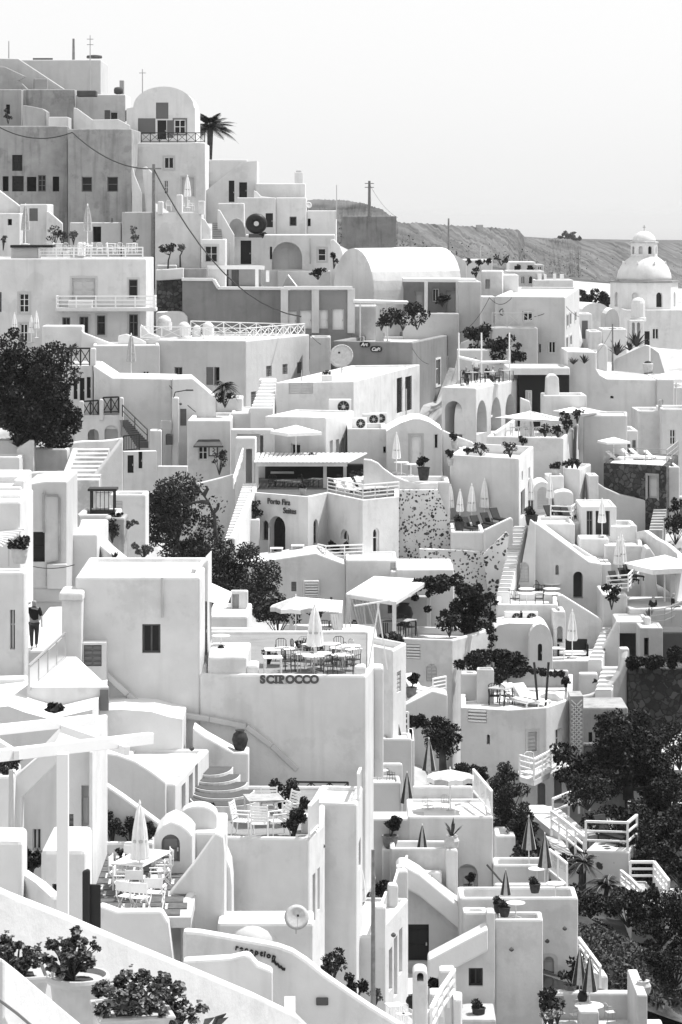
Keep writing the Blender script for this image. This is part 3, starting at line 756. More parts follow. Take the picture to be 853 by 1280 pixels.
# == vault house with porch (right of centre, far)
win(420,230,1.97)
vh=shape('vaulted_house','large white barrel vaulted house with a round gable and a long bright roof','house',[(-6,330),(-6,262)]+arcpts(-6,262,93,158,14)[1:-1]+[(93,262),(93,330)],158,9,-52,roof='bright',mat='white')
B_=at(93,225,157)
shape('vaulted_house','white barrel roof turned side-on above the dark porch','house',[(40,330),(38,205)]+arcpts(36,205,325,157,16)[1:-1]+[(322,232),(322,330)],160.5,6,0,roof='bright')
d=shape('dormer','little white dormer with a slit window on the barrel roof','dormer',[(105,224),(105,200),(120,190),(135,200),(135,224)],158.5,3,0,terr=False,sink=0,ops=(('o',116,204,124,218),),roof='bright')
block('porch_house','grey fronted porch house under the barrel roof with three pale doors','house',98,240,300,350,156.5,3.2,0,mat='mid',par=None,ops=(('D',125,265,146,320),('D',195,265,216,316),('D',272,263,298,318),('w',238,258,254,290)),bevel=.03)
o=thing('canopy','thin white slab roof over the dark porch','canopy',at(165,240,154))
P=[at(165,236,154),at(345,238,154)]; MB().beam(P[0]+Vector((0,1.2,0)),P[1]+Vector((0,1.2,0)),3.4,.28).build('slab','bright',o,.04)
for xx in (222,300): a=at(xx,240,153.3); MB().tube([a,a-Vector((0,0,5.4))],.13,10).build('pillar','white',o)
block('side_wing','pale blank side wing at the right of the dark porch','house',302,240,357,372,153,6,0,mat='cream')
block('porch_terrace','white terrace wall in front of the dark porch','terrace',165,318,302,372,152.3,1.2,0,mat='cream',par=(.2,.2))
o=thing('canopy','thin white canopy slab on poles left of the dark porch','canopy',at(100,370,150))
P=[at(42,288,150),at(178,292,150)]; MB().beam(P[0],P[1],2.2,.22).build('slab','bright',o,.03)
for xx in (127,60): a=at(xx,292,149.6); MB().tube([a,a-Vector((0,0,4.2))],.06,8).build('post','whitemetal',o)
block('white_house','blank white wall under the thin canopy slab','house',28,300,102,372,151,3,0)
shape('buttress','white slanting buttress under the thin canopy','wall',[(98,355),(98,300),(108,298),(128,342),(128,358)],149.2,.6)
for i,(x,y,w_) in enumerate([(112,358,1.2),(135,352,1.6),(165,358,1.5),(190,330,1.4),(200,356,1.4),(262,300,1.0)]):
 bush(['dark shrub left under the canopy slab','tall dark shrub behind the canopy pole','dark shrub right of the canopy pole','dark climbing shrub at the porch wall left of the white pillar','low dark shrub below the porch wall','dark plant between the porch doors'][i],at(x,y,148.5 if i != 5 else 153),w_*.6,w_*1.0,320,.14,'leaf_dark',70+i,group='shrubs by the porch')
tree('big dark bougainvillea hanging over the terrace beside the cream house',at(410,455,143),at(410,368,143).z,1.95,1.25,2600,.15,'leaf_dark',81,'bush','bougainvillea',cr=.34)
tree('dark upright creeper with bare shoots left of the bougainvillea',at(350,440,146),at(365,310,146).z,1.1,2.6,1500,.18,'leaf_dark',82,'vine','climbing_vine',cr=.4)
block('planted_terrace','white terrace wall below the bougainvillea','terrace',300,408,432,470,142.4,1.6,0,par=(.2,.2))
# == grey hall with pilasters (B11)
win(200,180,2.843)
gh=shape('grey_hall','wide grey painted building with white trim below the roof terrace','house',[(80,660),(80,483),(188,484),(206,514),(444,516),(444,660)],151,7,0,mat='mid',bevel=.03,roof='roofing')
x=MB()
pl=Pl(at(80,480,151),0)
for a,b_ in (((78,483),(190,484)),((190,484),(208,514)),((206,514),(446,516))):
 p,q=pl.uv(*a),pl.uv(*b_); x.beam(pl.P(p[0],p[1]+.05,-.05),pl.P(q[0],q[1]+.05,-.05),.35,.22)
x.build('cornice','bright',gh,.02)
gp=block('pilaster_hall','dark grey wing divided by white pilasters with four white doors','house',446,520,684,668,149.5,7,0,mat='mid',par=(.25,.3),bevel=.03,ops=(('D',452,595,486,655,0,{'m': 'paint'}),('D',497,592,541,656,0,{'m': 'paint'}),('D',565,590,598,656,0,{'m': 'paint'}),('D',613,587,655,660,0,{'m': 'paint'})))
pl=Pl(at(446,520,149.5),0)
for a in (443,553,680):
 p,q=pl.uv(a,514),pl.uv(a,672); MB().beam(pl.P(p[0],p[1],-.08),pl.P(p[0],q[1],-.08),.55,.25).build('pilaster','white',gp,.02)
p,q=pl.uv(440,516),pl.uv(684,518); MB().beam(pl.P(p[0],p[1]+.1,-.1),pl.P(q[0],p[1]+.1,-.1),.4,.25).build('cornice','bright',gp,.02)
ur=block('upper_room','grey recessed upper room with two dark shuttered windows on the grey hall','house',172,440,362,520,156,3,0,mat='mid',par=None,ops=(('s',218,447,244,505,0,{'m': 'slate'}),('s',255,447,281,505,0,{'m': 'slate'})),bevel=.03)
x=MB()
for a,b_ in (((168,440),(168,490)),((168,438),(345,438)),((345,438),(345,510)),((345,438),(372,440)),((168,480),(206,512)),((383,450),(383,490))): x.beam(at(*a,154.5),at(*b_,154.5),.25,.3)
x.build('white_frame','bright',ur,fix=False)
shape('gabled_house','pale low gabled roof on top of the grey hall','roof',[(358,520),(358,506),(455,466),(612,508),(612,522)],156.5,3,0,mat='pale',roof='bright')
block('hall_wing','blank grey side wing at the left of the grey hall','house',76,442,168,610,153.5,6,0,mat='mid',par=(.1,.2))
block('white_wall','white parapet behind the low gabled roof','wall',420,450,632,520,159.5,3,0,par=(.3,.2))
bush('dark shrub on the white parapet above the pilaster hall',at(562,478,157),.75,.9,400,.12,'leaf_dark',90)
block('stone_retaining_wall','dark rubble stone retaining wall beside the grey hall','wall',-12,448,84,612,153,3,0,mat='darkstone',par=None)
wallrun('coping_wall','white rounded coping on the dark rubble wall',[(-14,446,152.9),(30,444,152.9),(85,440,152.9)],.25,.5)
shape('vault_roof','low white barrel roof above the dark rubble wall','roof',[(58,450)]+arcpts(58,440,292,402,12)+[(292,450)],159,6,0,roof='bright')
shape('vault_roof','small grey dome roof behind the grey hall','roof',[(308,450)]+arcpts(308,440,362,416,8)+[(362,450)],158,4,0,mat='pale',roof='pale')
shape('rounded_wall','white rounded wall block at the foot of the dark rubble wall','wall',[(-14,660),(-14,598),(60,596),(85,600),(98,615),(104,645),(104,665)],150.5,2)
lt=house('long_house','long white two winged house under the white lattice terrace','house',[(-70,696),(304,699),(532,676)],D=139,yb=905,close=True,par=(.15,.3),mat='cream',ops=(
 ('w',52,793,80,833,0,{'m': 'shutter'}),('s',165,793,190,856,0),('o',192,793,212,856,0),('s',165-140,720,165-139,721,0),
 ('s',324,880,342,946,1),('s',378,788,398,826,1),('s',436,782,454,818,1),('s',488,775,506,815,1)))
def terrace_rail(lab,pts,h,style='x'):
 return railing(lab,[at(*p) for p in pts],h,style,'whitemetal',1.35,name='lattice_railing')
terrace_rail('white lattice railing along the front of the long house terrace',[(-68,690,139.1),(306,697,139.1),(515,678,146)],.82)
win(200,180,2.843)
terrace_rail('white lattice railing along the back of the long house terrace',[(110,668,145),(515,680,147.2)],.8)
block('cafe_link','narrow grey link wall between the long house and the cafe','house',533,686,606,800,143,3,0,mat='pale')
win(420,230,1.97)
ca=house('cafe_building','grey painted cafe building with two small black lettered plaques','house',[(-8,386),(188,390),(303,366)],D=145,yb=492,close=True,mat='mid',par=(.35,.5),ops=(('W',246,432,257,495,1,{'t': 'bright'}),('W',275,426,287,488,1,{'t': 'bright'})))
pl=Pl(at(-8,386,145),math.atan2(*(lambda d: (d.y,d.x))(atz(188,390,at(-8,386,145).z)-at(-8,386,145))))
def lettering(txt,pl,x,y,hpx,mat,parent,ext=.03,off=.06,width=None,name='lettering',shear=0.0,rot=0.0,xs=1.0,bold=0.0,al='LEFT'):
 cu=bpy.data.curves.new(name,'FONT'); cu.body=txt; cu.extrude=ext; cu.align_x=al; cu.offset=bold; cu.shear=shear
 a,b_=pl.uv(x,y),pl.uv(x,y-hpx); h=b_[1]-a[1]; cu.size=h/.72
 o=bpy.data.objects.new(name,cu); COL.objects.link(o); cu.materials.append(MATS[mat])
 z=Vector((0,0,1)); M=Matrix((pl.u,z,pl.n)).transposed().to_4x4() @ Matrix.Rotation(rot,4,'Z') @ Matrix.Diagonal((xs,1,1,1))
 M.translation=pl.P(a[0],a[1],-off)
 me=bpy.data.meshes.new_from_object(o); bpy.data.objects.remove(o); o=bpy.data.objects.new(name,me); COL.objects.link(o)
 o.parent=parent; o.matrix_parent_inverse=Matrix.Identity(4); M.translation -= wl(parent); o.matrix_basis=M
 return o
for a,b_,c_,d_,t in ((60,388,85,402,'Art'),(86,399,114,414,'Café')):
 p,q=pl.uv(a,b_),pl.uv(c_,d_)
 x=MB(); zc=(p[1]+q[1])/2; hh=abs(p[1]-q[1])/2; w_=q[0]-p[0]
 outl=[(p[0]+hh*.6-hh*.6*math.cos(t_),zc+hh*math.sin(t_)) for t_ in [math.pi/2-k*math.pi/8 for k in range(0,-1,-1)]]
 prof_=[(p[0]+hh+hh*math.cos(t_),zc+hh*math.sin(t_)) for t_ in [math.pi/2+k*math.pi/8 for k in range(9)]]+[(q[0]-hh+hh*math.cos(t_),zc+hh*math.sin(t_)) for t_ in [-math.pi/2+k*math.pi/8 for k in range(9)]]
 x.poly([pl.P(*v,-.1) for v in prof_])
 for i in range(len(prof_)):
  j=(i+1) % len(prof_); x.poly([pl.P(*prof_[i],-.1),pl.P(*prof_[j],-.1),pl.P(*prof_[j],0),pl.P(*prof_[i],0)])
 pq=x.build('sign_plaque','black',ca)
 lettering(t,pl,a+3.5,d_-3.5,8.5,'bright',pq,.01,.12,shear=.3,bold=.012,xs=1.05)
# == furniture kinds used again and again
def closed_parasol(mat='canvas',stripe=None,h=2.5,fat=.22):
 def mk():
  o=thing('closed_parasol','','',(0,0,0)); MB().tube([(0,0,0),(0,0,h)],.03,8).build('pole','whitemetal' if mat != 'duskcanvas' else 'steel',o)
  wob=lambda t: 1+.22*math.cos(t*7)
  MB().lathe([(.05,h*.97),(fat*.45,h*.9),(fat*.8,h*.7),(fat,h*.5),(fat*1.12,h*.38),(fat*.9,h*.36)],(0,0,0),28,wob=wob).build('canopy',mat,o,smooth=False)
  MB().lathe([(.03,h*.97),(.05,h),(.01,h*1.04)],(0,0,0),8).build('finial','whitemetal',o)
  MB().lathe([(.28,0),(.28,.06),(.08,.1)],(0,0,0),16).build('base','palepot',o)
  MB().lathe([(fat*1.0,h*.56),(fat*1.0,h*.59)],(0,0,0),14).build('strap','greycanvas',o); return o
 return mk
def dusk_parasol():
 o=thing('closed_parasol','','',(0,0,0)); h=2.5; MB().tube([(0,0,0),(0,0,h)],.03,8).build('pole','whitemetal',o)
 for k in range(8):
  MB().lathe([(.02,h*.98),(.14,h*.8),(.26,h*.55),(.36,h*.34),(.30,h*.34)],(0,0,0),2,k*math.pi/4,(k+1)*math.pi/4).build('canopy_panel','duskcanvas' if k % 2==0 else 'greycanvas',o)
 MB().lathe([(.25,0),(.25,.06),(.08,.1)],(0,0,0),16).build('base','palepot',o); return o
def open_parasol(mat='canvas',alt=None,r=1.35,h=2.4,n=8,dr=.5):
 def mk():
  o=thing('open_parasol','','',(0,0,0)); MB().tube([(0,0,0),(0,0,h+.1)],.03,8).build('pole','whitemetal',o)
  for k in range(n):
   a0,a1=2*math.pi*k/n,2*math.pi*(k+1)/n
   p0,p1=Vector((r*math.cos(a0),r*math.sin(a0),h-dr)),Vector((r*math.cos(a1),r*math.sin(a1),h-dr)); t=Vector((0,0,h)); dn=Vector((0,0,-.2)); mm_=(p0+p1)/2*1.0+Vector((0,0,.05))
   m_=MB(); e=Vector((0,0,-.02)); m_.add([t,p0,mm_,p1,p0+dn,p1+dn,mm_+dn,t+e,p0+e,p1+e],[(0,1,2),(0,2,3),(1,4,6,2),(2,6,5,3),(7,9,8)])
   m_.build('canopy_panel',mat if (alt is None or k % 2) else alt,o,fix=False)
   MB().beam(Vector((0,0,h-.06)),p0+Vector((0,0,-.04)),.02,.02).build('rib','steel',o,fix=False)
  MB().lathe([(.25,0),(.25,.06),(.08,.1)],(0,0,0),16).build('base','palepot',o); return o
 return mk
def square_parasol():
 o=thing('open_parasol','','',(0,0,0)); h=2.5; r=1.9; MB().tube([(0,0,0),(0,0,h)],.04,8).build('pole','whitemetal',o)
 for k in range(4):
  a0,a1=math.pi/4+math.pi/2*k,math.pi/4+math.pi/2*(k+1)
  p0,p1=Vector((r*math.cos(a0),r*math.sin(a0),h-.45)),Vector((r*math.cos(a1),r*math.sin(a1),h-.45)); t=Vector((0,0,h)); dn=Vector((0,0,-.22)); e=Vector((0,0,-.02))
  MB().add([t,p0,p1,p0+dn,p1+dn,t+e,p0+e,p1+e],[(0,1,2),(1,3,4,2),(5,7,6)]).build('canopy_panel','canvas',o,fix=False)
 MB().lathe([(.3,0),(.3,.08),(.08,.12)],(0,0,0),16).build('base','palepot',o); return o
def wire_chair(mat='iron',seatmat=None):
 def mk():
  o=thing('chair','','',(0,0,0)); sm=seatmat or mat
  MB().box((0,0,.46),(.44,.44,.035)).build('seat',sm,o,.01)
  b=MB(); b.tube([(-.21,.2,.46),(-.22,.25,.85),(-.12,.27,.93),(.12,.27,.93),(.22,.25,.85),(.21,.2,.46)],.016,6)
  for xx in (-.1,0,.1): b.tube([(xx,.21,.46),(xx,.265,.92)],.01,5)
  b.build('backrest',mat,o,fix=False)
  for xx in (-1,1):
   MB().tube([(xx*.2,-.2,.45),(xx*.23,-.23,0)],.015,6).build('leg',mat,o,fix=False); MB().tube([(xx*.2,.2,.45),(xx*.23,.26,0)],.015,6).build('leg',mat,o,fix=False)
   MB().tube([(xx*.22,.24,.68),(xx*.25,0,.68),(xx*.24,-.18,.66),(xx*.21,-.2,.46)],.014,6).build('armrest',mat,o,fix=False)
  return o
 return mk
def round_table(mat='paint',r=.42,leg='iron',h=.74):
 def mk():
  o=thing('round_table','','',(0,0,0)); MB().lathe([(r*.97,h-.04),(r,h-.03),(r,h),(0.01,h)],(0,0,0),28).build('tabletop',mat,o)
  MB().tube([(0,0,.04),(0,0,h-.04)],.03,8).build('stem',leg,o)
  for k in range(3): t=2.1*k+.4; MB().tube([(0,0,.12),(.2*math.cos(t),.2*math.sin(t),.05),(.3*math.cos(t),.3*math.sin(t),.0)],.018,5).build('foot',leg,o,fix=False)
  return o
 return mk
def square_table(mat='paint',w=.75,d=.75,leg='iron',h=.74):
 def mk():
  o=thing('square_table','','',(0,0,0)); MB().box((0,0,h-.02),(w,d,.04)).build('tabletop',mat,o,.01)
  for xx in (-1,1):
   for yy in (-1,1): MB().beam((xx*(w/2-.05),yy*(d/2-.05),0),(xx*(w/2-.05),yy*(d/2-.05),h-.04),.04,.04).build('leg',leg,o,fix=False)
  return o
 return mk
def lounger(mat='canvas',fr='whitemetal',back=40):
 def mk():
  o=thing('sun_lounger','','',(0,0,0)); MB().box((0,-.25,.33),(.62,1.35,.07)).build('cushion',mat,o,.03)
  a=R(back); MB().box((0,.42+.38*math.cos(a),.35+.38*math.sin(a)),(.62,.8,.07),M=Matrix.Rotation(a,3,'X')).build('backrest',mat,o,.03)
  f=MB(); f.beam((-.31,-.9,.27),(-.31,.6,.27),.04,.06); f.beam((.31,-.9,.27),(.31,.6,.27),.04,.06); f.build('frame',fr,o,fix=False)
  for xx in (-.3,.3):
   for yy in (-.8,.5): MB().beam((xx,yy,0),(xx,yy,.27),.05,.05).build('leg',fr,o,fix=False)
  return o
 return mk
def pot_plant(leaf='leaf',pot='clay',h=.9,seed=5,pr=.25,ph=.45,n=260,ls=.11,rx=.35):
 def mk():
  o=thing('potted_plant','','',(0,0,0)); MB().lathe([(pr*.7,0),(pr*.95,ph*.5),(pr,ph*.9),(pr*1.1,ph*.92),(pr*1.1,ph),(pr*.9,ph),(pr*.85,ph*.85),(.01,ph*.85)],(0,0,0),18).build('pot',pot,o)
  rng=random.Random(seed); cl=[]; st=MB()
  for i in range(7):
   c=Vector((rng.uniform(-1,1)*rx*.6,rng.uniform(-1,1)*rx*.6,ph+(h-ph)*rng.uniform(.3,.9))); cl.append((c,rx*rng.uniform(.35,.55))); st.tube([(0,0,ph*.8),c],.012,4)
  st.build('stem','bark',o,fix=False); leaves_mesh('foliage',clump_pts(cl,n,seed),ls,leaf,o,seed); return o
 return mk
def urn(mat='clay',h=.8,r=.32):
 def mk():
  o=thing('urn','','',(0,0,0)); MB().lathe([(r*.45,0),(r*.8,h*.25),(r,h*.55),(r*.8,h*.82),(r*.5,h*.92),(r*.62,h),(r*.5,h),(r*.4,h*.9),(.01,h*.88)],(0,0,0),20).build('urn_body',mat,o,smooth=True); return o
 return mk
def dish():
 o=thing('satellite_dish','','',(0,0,0)); M=Matrix.Rotation(R(68),3,'X')
 pr=[(.02,0),(.3,.02),(.6,.08),(.85,.17),(.86,.18),(.6,.1),(.3,.04),(.02,.02)]; b=MB(); b.lathe(pr,(0,0,0),28); b.v=[tuple(M @ Vector(v)+Vector((0,0,1.15))) for v in b.v]; b.build('reflector','palepot',o,smooth=True)
 MB().tube([(0,.1,0),(0,.12,1.1)],.05,8).build('mast','steel',o); a=M @ Vector((0,0,.9))+Vector((0,0,1.15)); MB().tube([M @ Vector((0,-.8,.15))+Vector((0,0,1.15)),a],.018,5).build('feed_arm','steel',o)
 MB().box(a,(.12,.16,.12)).build('feed_horn','dark',o); return o
def palm(label,base,h,fr,seed,n=26,droop=1.0,mat='leaf_dark',tr=.22):
 rng=random.Random(seed); base=Vector(base); o=thing('palm_tree',label,'palm tree',base); top=base+Vector((.15,0,h))
 if h>.2: MB().tube([base-Vector((0,0,.5)),base.lerp(top,.5)+Vector((.05,0,0)),top],[tr*1.2,tr,tr*1.1],10).build('trunk','bark',o)
 b=MB(); lf=MB()
 for i in range(n):
  t=2.4*i+rng.uniform(-.2,.2); e=rng.uniform(-.1,1.35); L_=fr*rng.uniform(.8,1.1); pts=[]
  for k in range(8):
   q=k/7; rr=L_*q*math.cos(e*(1-.2*q)); z=L_*(q*math.sin(e)-droop*.55*q*q); pts.append(top+Vector((math.cos(t)*rr,math.sin(t)*rr,z)))
  b.tube(pts,[.035,.03,.028,.025,.02,.015,.012,.008],4)
  for k in range(1,30):
   q=k/30*7; j=min(6,int(q)); p=pts[j].lerp(pts[j+1],q-j); d=(pts[j+1]-pts[j]).normalized(); sd_=d.cross(Vector((0,0,1)))
   if sd_.length<.05: continue
   sd_.normalize(); ln=fr*.26*math.sin(math.pi*min(1,.12+k/32))
   for sg in (-1,1):
    tip=p+(sd_*sg*.85+d*.55-Vector((0,0,.35)))*ln; wv=d*fr*.018
    lf.add([p-wv,p+wv,tip],[(0,1,2)])
 b.build('frond_ribs','gwood',o,fix=False); lf.build('crown',mat,o,fix=False); return o
def figure(label,loc,h=1.7,rz=0,top='cloth',legs='jean',hair='black',sit=False,arm=0,name='person',walk=.0,hat=None):
 """one continuous body grown from a skeleton; clothes and hair are its children"""
 s=h/1.75; o=thing(name,label,'person',loc); o.rotation_euler=(0,0,rz)
 hip=.46 if sit else .94
 J={'pel': (0,0,hip,.15),'wa': (0,0,hip+.2,.135),'ch': (0,.01,hip+.42,.165),'ne': (0,-.01,hip+.56,.06),'he': (0,-.02,hip+.63,.075),'hd': (0,-.03,hip+.74,.098),'tp': (0,-.02,hip+.81,.07)}
 E=[('pel','wa'),('wa','ch'),('ch','ne'),('ne','he'),('he','hd'),('hd','tp')]
 for sd_,sg in (('L',-1),('R',1)):
  w_=walk*sg
  J['sh'+sd_]=(.19*sg,.01,hip+.49,.068)
  if arm and sg==-1: J['el'+sd_]=(-.44,-.06,hip+.48,.046); J['wr'+sd_]=(-.24,-.18,hip+.70,.033); J['ha'+sd_]=(-.12,-.19,hip+.76,.036)
  else: J['el'+sd_]=(.26*sg,.03-w_*.5,hip+.22,.046); J['wr'+sd_]=(.27*sg,-.06-w_*.8,hip-.02,.033); J['ha'+sd_]=(.265*sg,-.09-w_,hip-.13,.036)
  J['hp'+sd_]=(.09*sg,0,hip-.06,.10)
  if sit: J['kn'+sd_]=(.12*sg,-.44,.47,.062); J['an'+sd_]=(.12*sg,-.42,.09,.042); J['to'+sd_]=(.12*sg,-.6,.04,.036)
  else: J['kn'+sd_]=(.10*sg,-.02+w_*.6,.5,.062); J['an'+sd_]=(.09*sg,.03+w_,.09,.042); J['to'+sd_]=(.10*sg,-.13+w_,.035,.036)
  E+=[('ch','sh'+sd_),('sh'+sd_,'el'+sd_),('el'+sd_,'wr'+sd_),('wr'+sd_,'ha'+sd_),('pel','hp'+sd_),('hp'+sd_,'kn'+sd_),('kn'+sd_,'an'+sd_),('an'+sd_,'to'+sd_)]
 def skin(nm,keys,mat,grow=0.0,cut=None):
  ks=[k for k in J if k in keys]; me=bpy.data.meshes.new(nm); me.from_pydata([Vector(J[k][:3])*s for k in ks],[(ks.index(a),ks.index(b_)) for a,b_ in E if a in ks and b_ in ks],[])
  ob=bpy.data.objects.new(nm,me); COL.objects.link(ob); ob.parent=o
  md=ob.modifiers.new('skin','SKIN'); md.use_smooth_shade=True
  for v,k in zip(me.skin_vertices[0].data,ks): r=(J[k][3]+grow)*s; v.radius=(r*(1.1 if k in ('ch','pel','wa') else 1),r*(.72 if k in ('ch','pel','wa') else 1))
  me.skin_vertices[0].data[0].use_root=True
  ob.modifiers.new('sub','SUBSURF').levels=1; ob.modifiers['sub'].render_levels=2; me.materials.append(MATS[mat]); return ob
 skin('body',list(J),'skin')
 skin('shirt',['pel','wa','ch','shL','shR','elL','elR'],top,.016)
 skin('trousers',['pel','hpL','hpR','knL','knR','anL','anR'],legs,.018)
 MB().lathe([(.105,.0),(.122,.05),(.112,.10),(.07,.15),(.02,.165)],(0,.0,(hip+.735)*s-.02),12).build('hair',hair if not hat else hat,o,smooth=True)
 if hat: MB().lathe([(.12,0),(.20,.01),(.12,.03)],(0,-.05,(hip+.735)*s+.03),14).build('cap_brim',hat,o)
 for i,q in enumerate([(-.035,-.125),(.035,-.125)]): MB().box((q[0],q[1]-.005,hip+.755),(.022,.012,.012)).build('eye','black',o)
 MB().box((0,-.138,hip+.725),(.02,.03,.035)).build('nose','skin',o,.006); MB().box((0,-.124,hip+.69),(.045,.012,.01)).build('mouth','clay',o)
 return o
PARA={}
def parasol(kind,x,y,z_or_D,h,lab,byz=False,group=None,rz=.3,s=None):
 mk={'white': closed_parasol('canvas'),'grey': closed_parasol('greycanvas'),'dusk': dusk_parasol,'open': open_parasol(),'strip': open_parasol('canvas','greycanvas'),'sq': square_parasol}[kind]
 loc=atz(x,y,z_or_D) if byz else at(x,y,z_or_D)
 return put('parasol_'+kind,mk,lab,'parasol',loc,rz,s or h/2.55,group)
# == top left: the ridge houses
win(0,30,2.843)
block('ridge_house','pale square block topmost on the ridge with a bright right side','house',66,127,358,260,186,9,0,mat='cream',par=(.2,.2))
q=at(336,122,188); o=thing('water_tank','dark flat round tank on the topmost ridge block','tank',q); MB().lathe([(.7,0),(.75,.1),(.7,.25),(.2,.32)],q,18).build('tank_body','slate',o)
pole('thin mast far left on the ridge roofs',32,60,128,188,.06,name='antenna_mast',cat='mast'); win(0,30,2.843)
pole('thicker pale mast in the middle of the topmost ridge block',262,52,130,188,.13,name='antenna_mast',cat='mast')
pole('tall leaning lattice antenna in front of the topmost ridge block',321,40,330,180,.05,2,name='antenna_mast',cat='mast')
o=thing('roof_rail','dark slim rail along the left edge of the topmost block','rail',at(120,127,187)); MB().beam(at(118,126,187),at(188,126,187),.3,.25).build('bar','slate',o,fix=False)
shape('sloped_wall','white wall with a long bright sloping top edge on the ridge','wall',[(-40,300),(-40,121),(66,123),(228,230),(228,300)],183,.8,mat='cream')
shape('sloped_wall','small pointed white wall end in front of the long sloping wall','wall',[(-40,300),(-40,150),(18,152),(92,186),(66,202),(84,216),(108,240),(108,300)],181.5,.6,mat='grey')
block('recess_block','small dark recess block under the long sloping wall','house',118,194,170,260,181.8,.8,0,mat='mid',par=None)
block('grey_house','weathered grey upper house with a flat top on the ridge','house',80,232,266,420,178,6,0,mat='old',par=(.1,.2))
block('grey_house','grey upper house at the left edge with a slit window and plant','house',-40,232,79,420,177,5,0,mat='grey',par=(.1,.2),ops=(('o',22,286,36,320),))
bush('dark wiry plant on the grey ledge at the left edge',at(30,352,171.5),.45,1.3,200,.1,'leaf_dark',101,cl=6)
shape('rounded_tower','grey rounded stair tower in front of the weathered upper house','house',[(82,420),(82,288),(110,292),(150,300),(165,310),(168,420)],174,3,0,mat='grey')
block('white_house','small bright white cube on the grey rooftop','house',172,330,245,400,173,3,0,mat='cream')
z_=365
big=block('big_grey_house','big weathered grey house with four small windows and a row of dark openings','house',242,373,468,720,167,8,-2,mat='old',par=(.35,.3),ops=(('w',291,543,328,596,0,{'m': 'shutter'}),('w',382,543,420,596,0,{'m': 'shutter'})))
block('big_grey_house','left bay of the weathered grey house with five dark openings in a row','house',-40,362,241,720,168.5,8,3,mat='old',par=(.35,.3),ops=(('w',44,465,80,522,0,{'m': 'dark'}),('o',10,541,31,594),('w',44,540,85,595,0,{'m': 'dark'}),('o',96,543,130,595),('w',136,537,164,595,0,{'m': 'shutter'}),('o',188,542,211,595)))
shape('parapet_wall','white parapet with a sloping right end on the big grey house roof','wall',[(262,400),(262,296),(275,300),(330,340),(420,338),(462,360),(462,400)],170,.5,mat='cream')
block('white_house','white house with grey shutters behind the parapet of the big grey house','house',266,250,448,380,179,6,0,mat='white',ops=(('s',372,306,392,345),('w',392,312,420,342,0,{'m': 'paint'}),('s',420,306,450,345)))
block('stair_block','narrow dark slab on the roof behind the parapet','slab',274,236,342,256,177,2,0,mat='slate',par=None,terr=False,sink=0)
q=at(422,250,178); o=thing('water_tank','dark round tank on the white house with grey shutters','tank',q); MB().lathe([(.2,0),(.4,.1),(.42,.4),(.35,.6),(.15,.65)],q,16).build('tank_body','slate',o,smooth=True)
o=block('chimney','slim grey chimney beside the dark round tank','chimney',426,200,440,256,180,.9,0,mat='grey',par=(.1,.1),terr=False,sink=.4)
pole('antenna with a small box head on the roof left of the arched house',507,160,245,178,.05,1,name='antenna_mast',cat='mast')
ah=shape('arched_house','tall white arched house front with grey shutters and a balcony','house',[(450,432),(450,300),(474,296)]+arcpts(474,296,690,222,14)[1:]+[(694,300),(694,432)],173,9,0,roof='cream',ops=(('s',555,279,599,337),('s',491,335,553,391),('d',560,342,592,410),('s',594,342,616,405),('W',620,340,660,390,0,{'m': 'paint','t': 'shutter'})),mat='white')
la=block('lower_house','white lower storey of the arched house with a framed dark window and two doors','house',474,422,729,625,170.5,9,0,par=(.1,.2),ops=(('W',584,473,618,514,0,{'t': 'trim'}),('w',584,556,598,604),('D',648,545,690,612,0,{'t': 'trim'})))
railing('dark lattice balcony railing in front of the arched house',[at(503,420,170.7),at(728,420,170.7)],.8,'x','iron',.8,name='balcony_railing')
palm('dark palm tree beside the arched house on the ridge',at(742,480,181),at(742,372,181).z-at(742,480,181).z,2.7,11,46,.9,'leaf',tr=.25)
block('ridge_wall','long pale wall right of the palm tree','wall',724,482,880,640,176,2,0,mat='cream')
stairs('steep grey outside stairs beside the big grey house',at(492,612,165),at(528,612,165),at(474,506,170),at(510,506,170),14,'pale')
shape('stair_wall','white stair wall with a bright edge right of the steep stairs','wall',[(530,640),(506,512),(520,506),(545,530),(545,640)],164.5,.4)
shape('stair_wall','white stair wall left of the steep stairs','wall',[(470,640),(470,500),(480,540),(505,600),(505,640)],164.2,.3)
block('garden_house','long low grey wall with a niche behind the two closed parasols','house',434,668,540,800,157,5,0,mat='pale',par=(.1,.2))
block('garden_house','pale low house with a dark doorway behind the right parasol','house',250,705,432,800,158,5,0,mat='cream',ops=(('o',330,720,360,775),('s',395,690,402,768)))
block('white_house','white boxy house with a sloping right shoulder behind the left parasol','house',72,640,170,800,159,5,0,ops=(('s',105,655,135,700),))
shape('sloped_wall','white sloping shoulder wall right of the boxy house','wall',[(165,780),(165,665),(176,668),(222,708),(222,780)],158.5,.6)
shape('sloped_wall','white sloping wall coming in from the left edge','wall',[(-40,800),(-40,560),(0,592),(74,648),(74,720),(74,800)],160,.6)
block('white_house','low white house at the left edge with a dark square window','house',-40,672,72,820,157,4,0,ops=(('o',28,693,43,715),))
pole('tall dark utility pole in front of the arched house base',547,498,790,157,.15,1)
win(0,30,2.843)
tb=block('terrace_block','white terrace block with posts right of the tall utility pole','terrace',552,668,716,870,156,6,0,par=(.9,.25))
for i,(x,w_) in enumerate([(562,18),(626,22),(706,20)]):
 block('terrace_pillar',['white pillar left on the terrace by the tall pole','taller white pillar in the middle of the terrace by the tall pole','white pillar right on the terrace by the tall pole'][i],'pillar',x,[630,606,628][i],x+w_,672,155.9,.9,0,par=None,terr=False,sink=.1,group='terrace pillars')
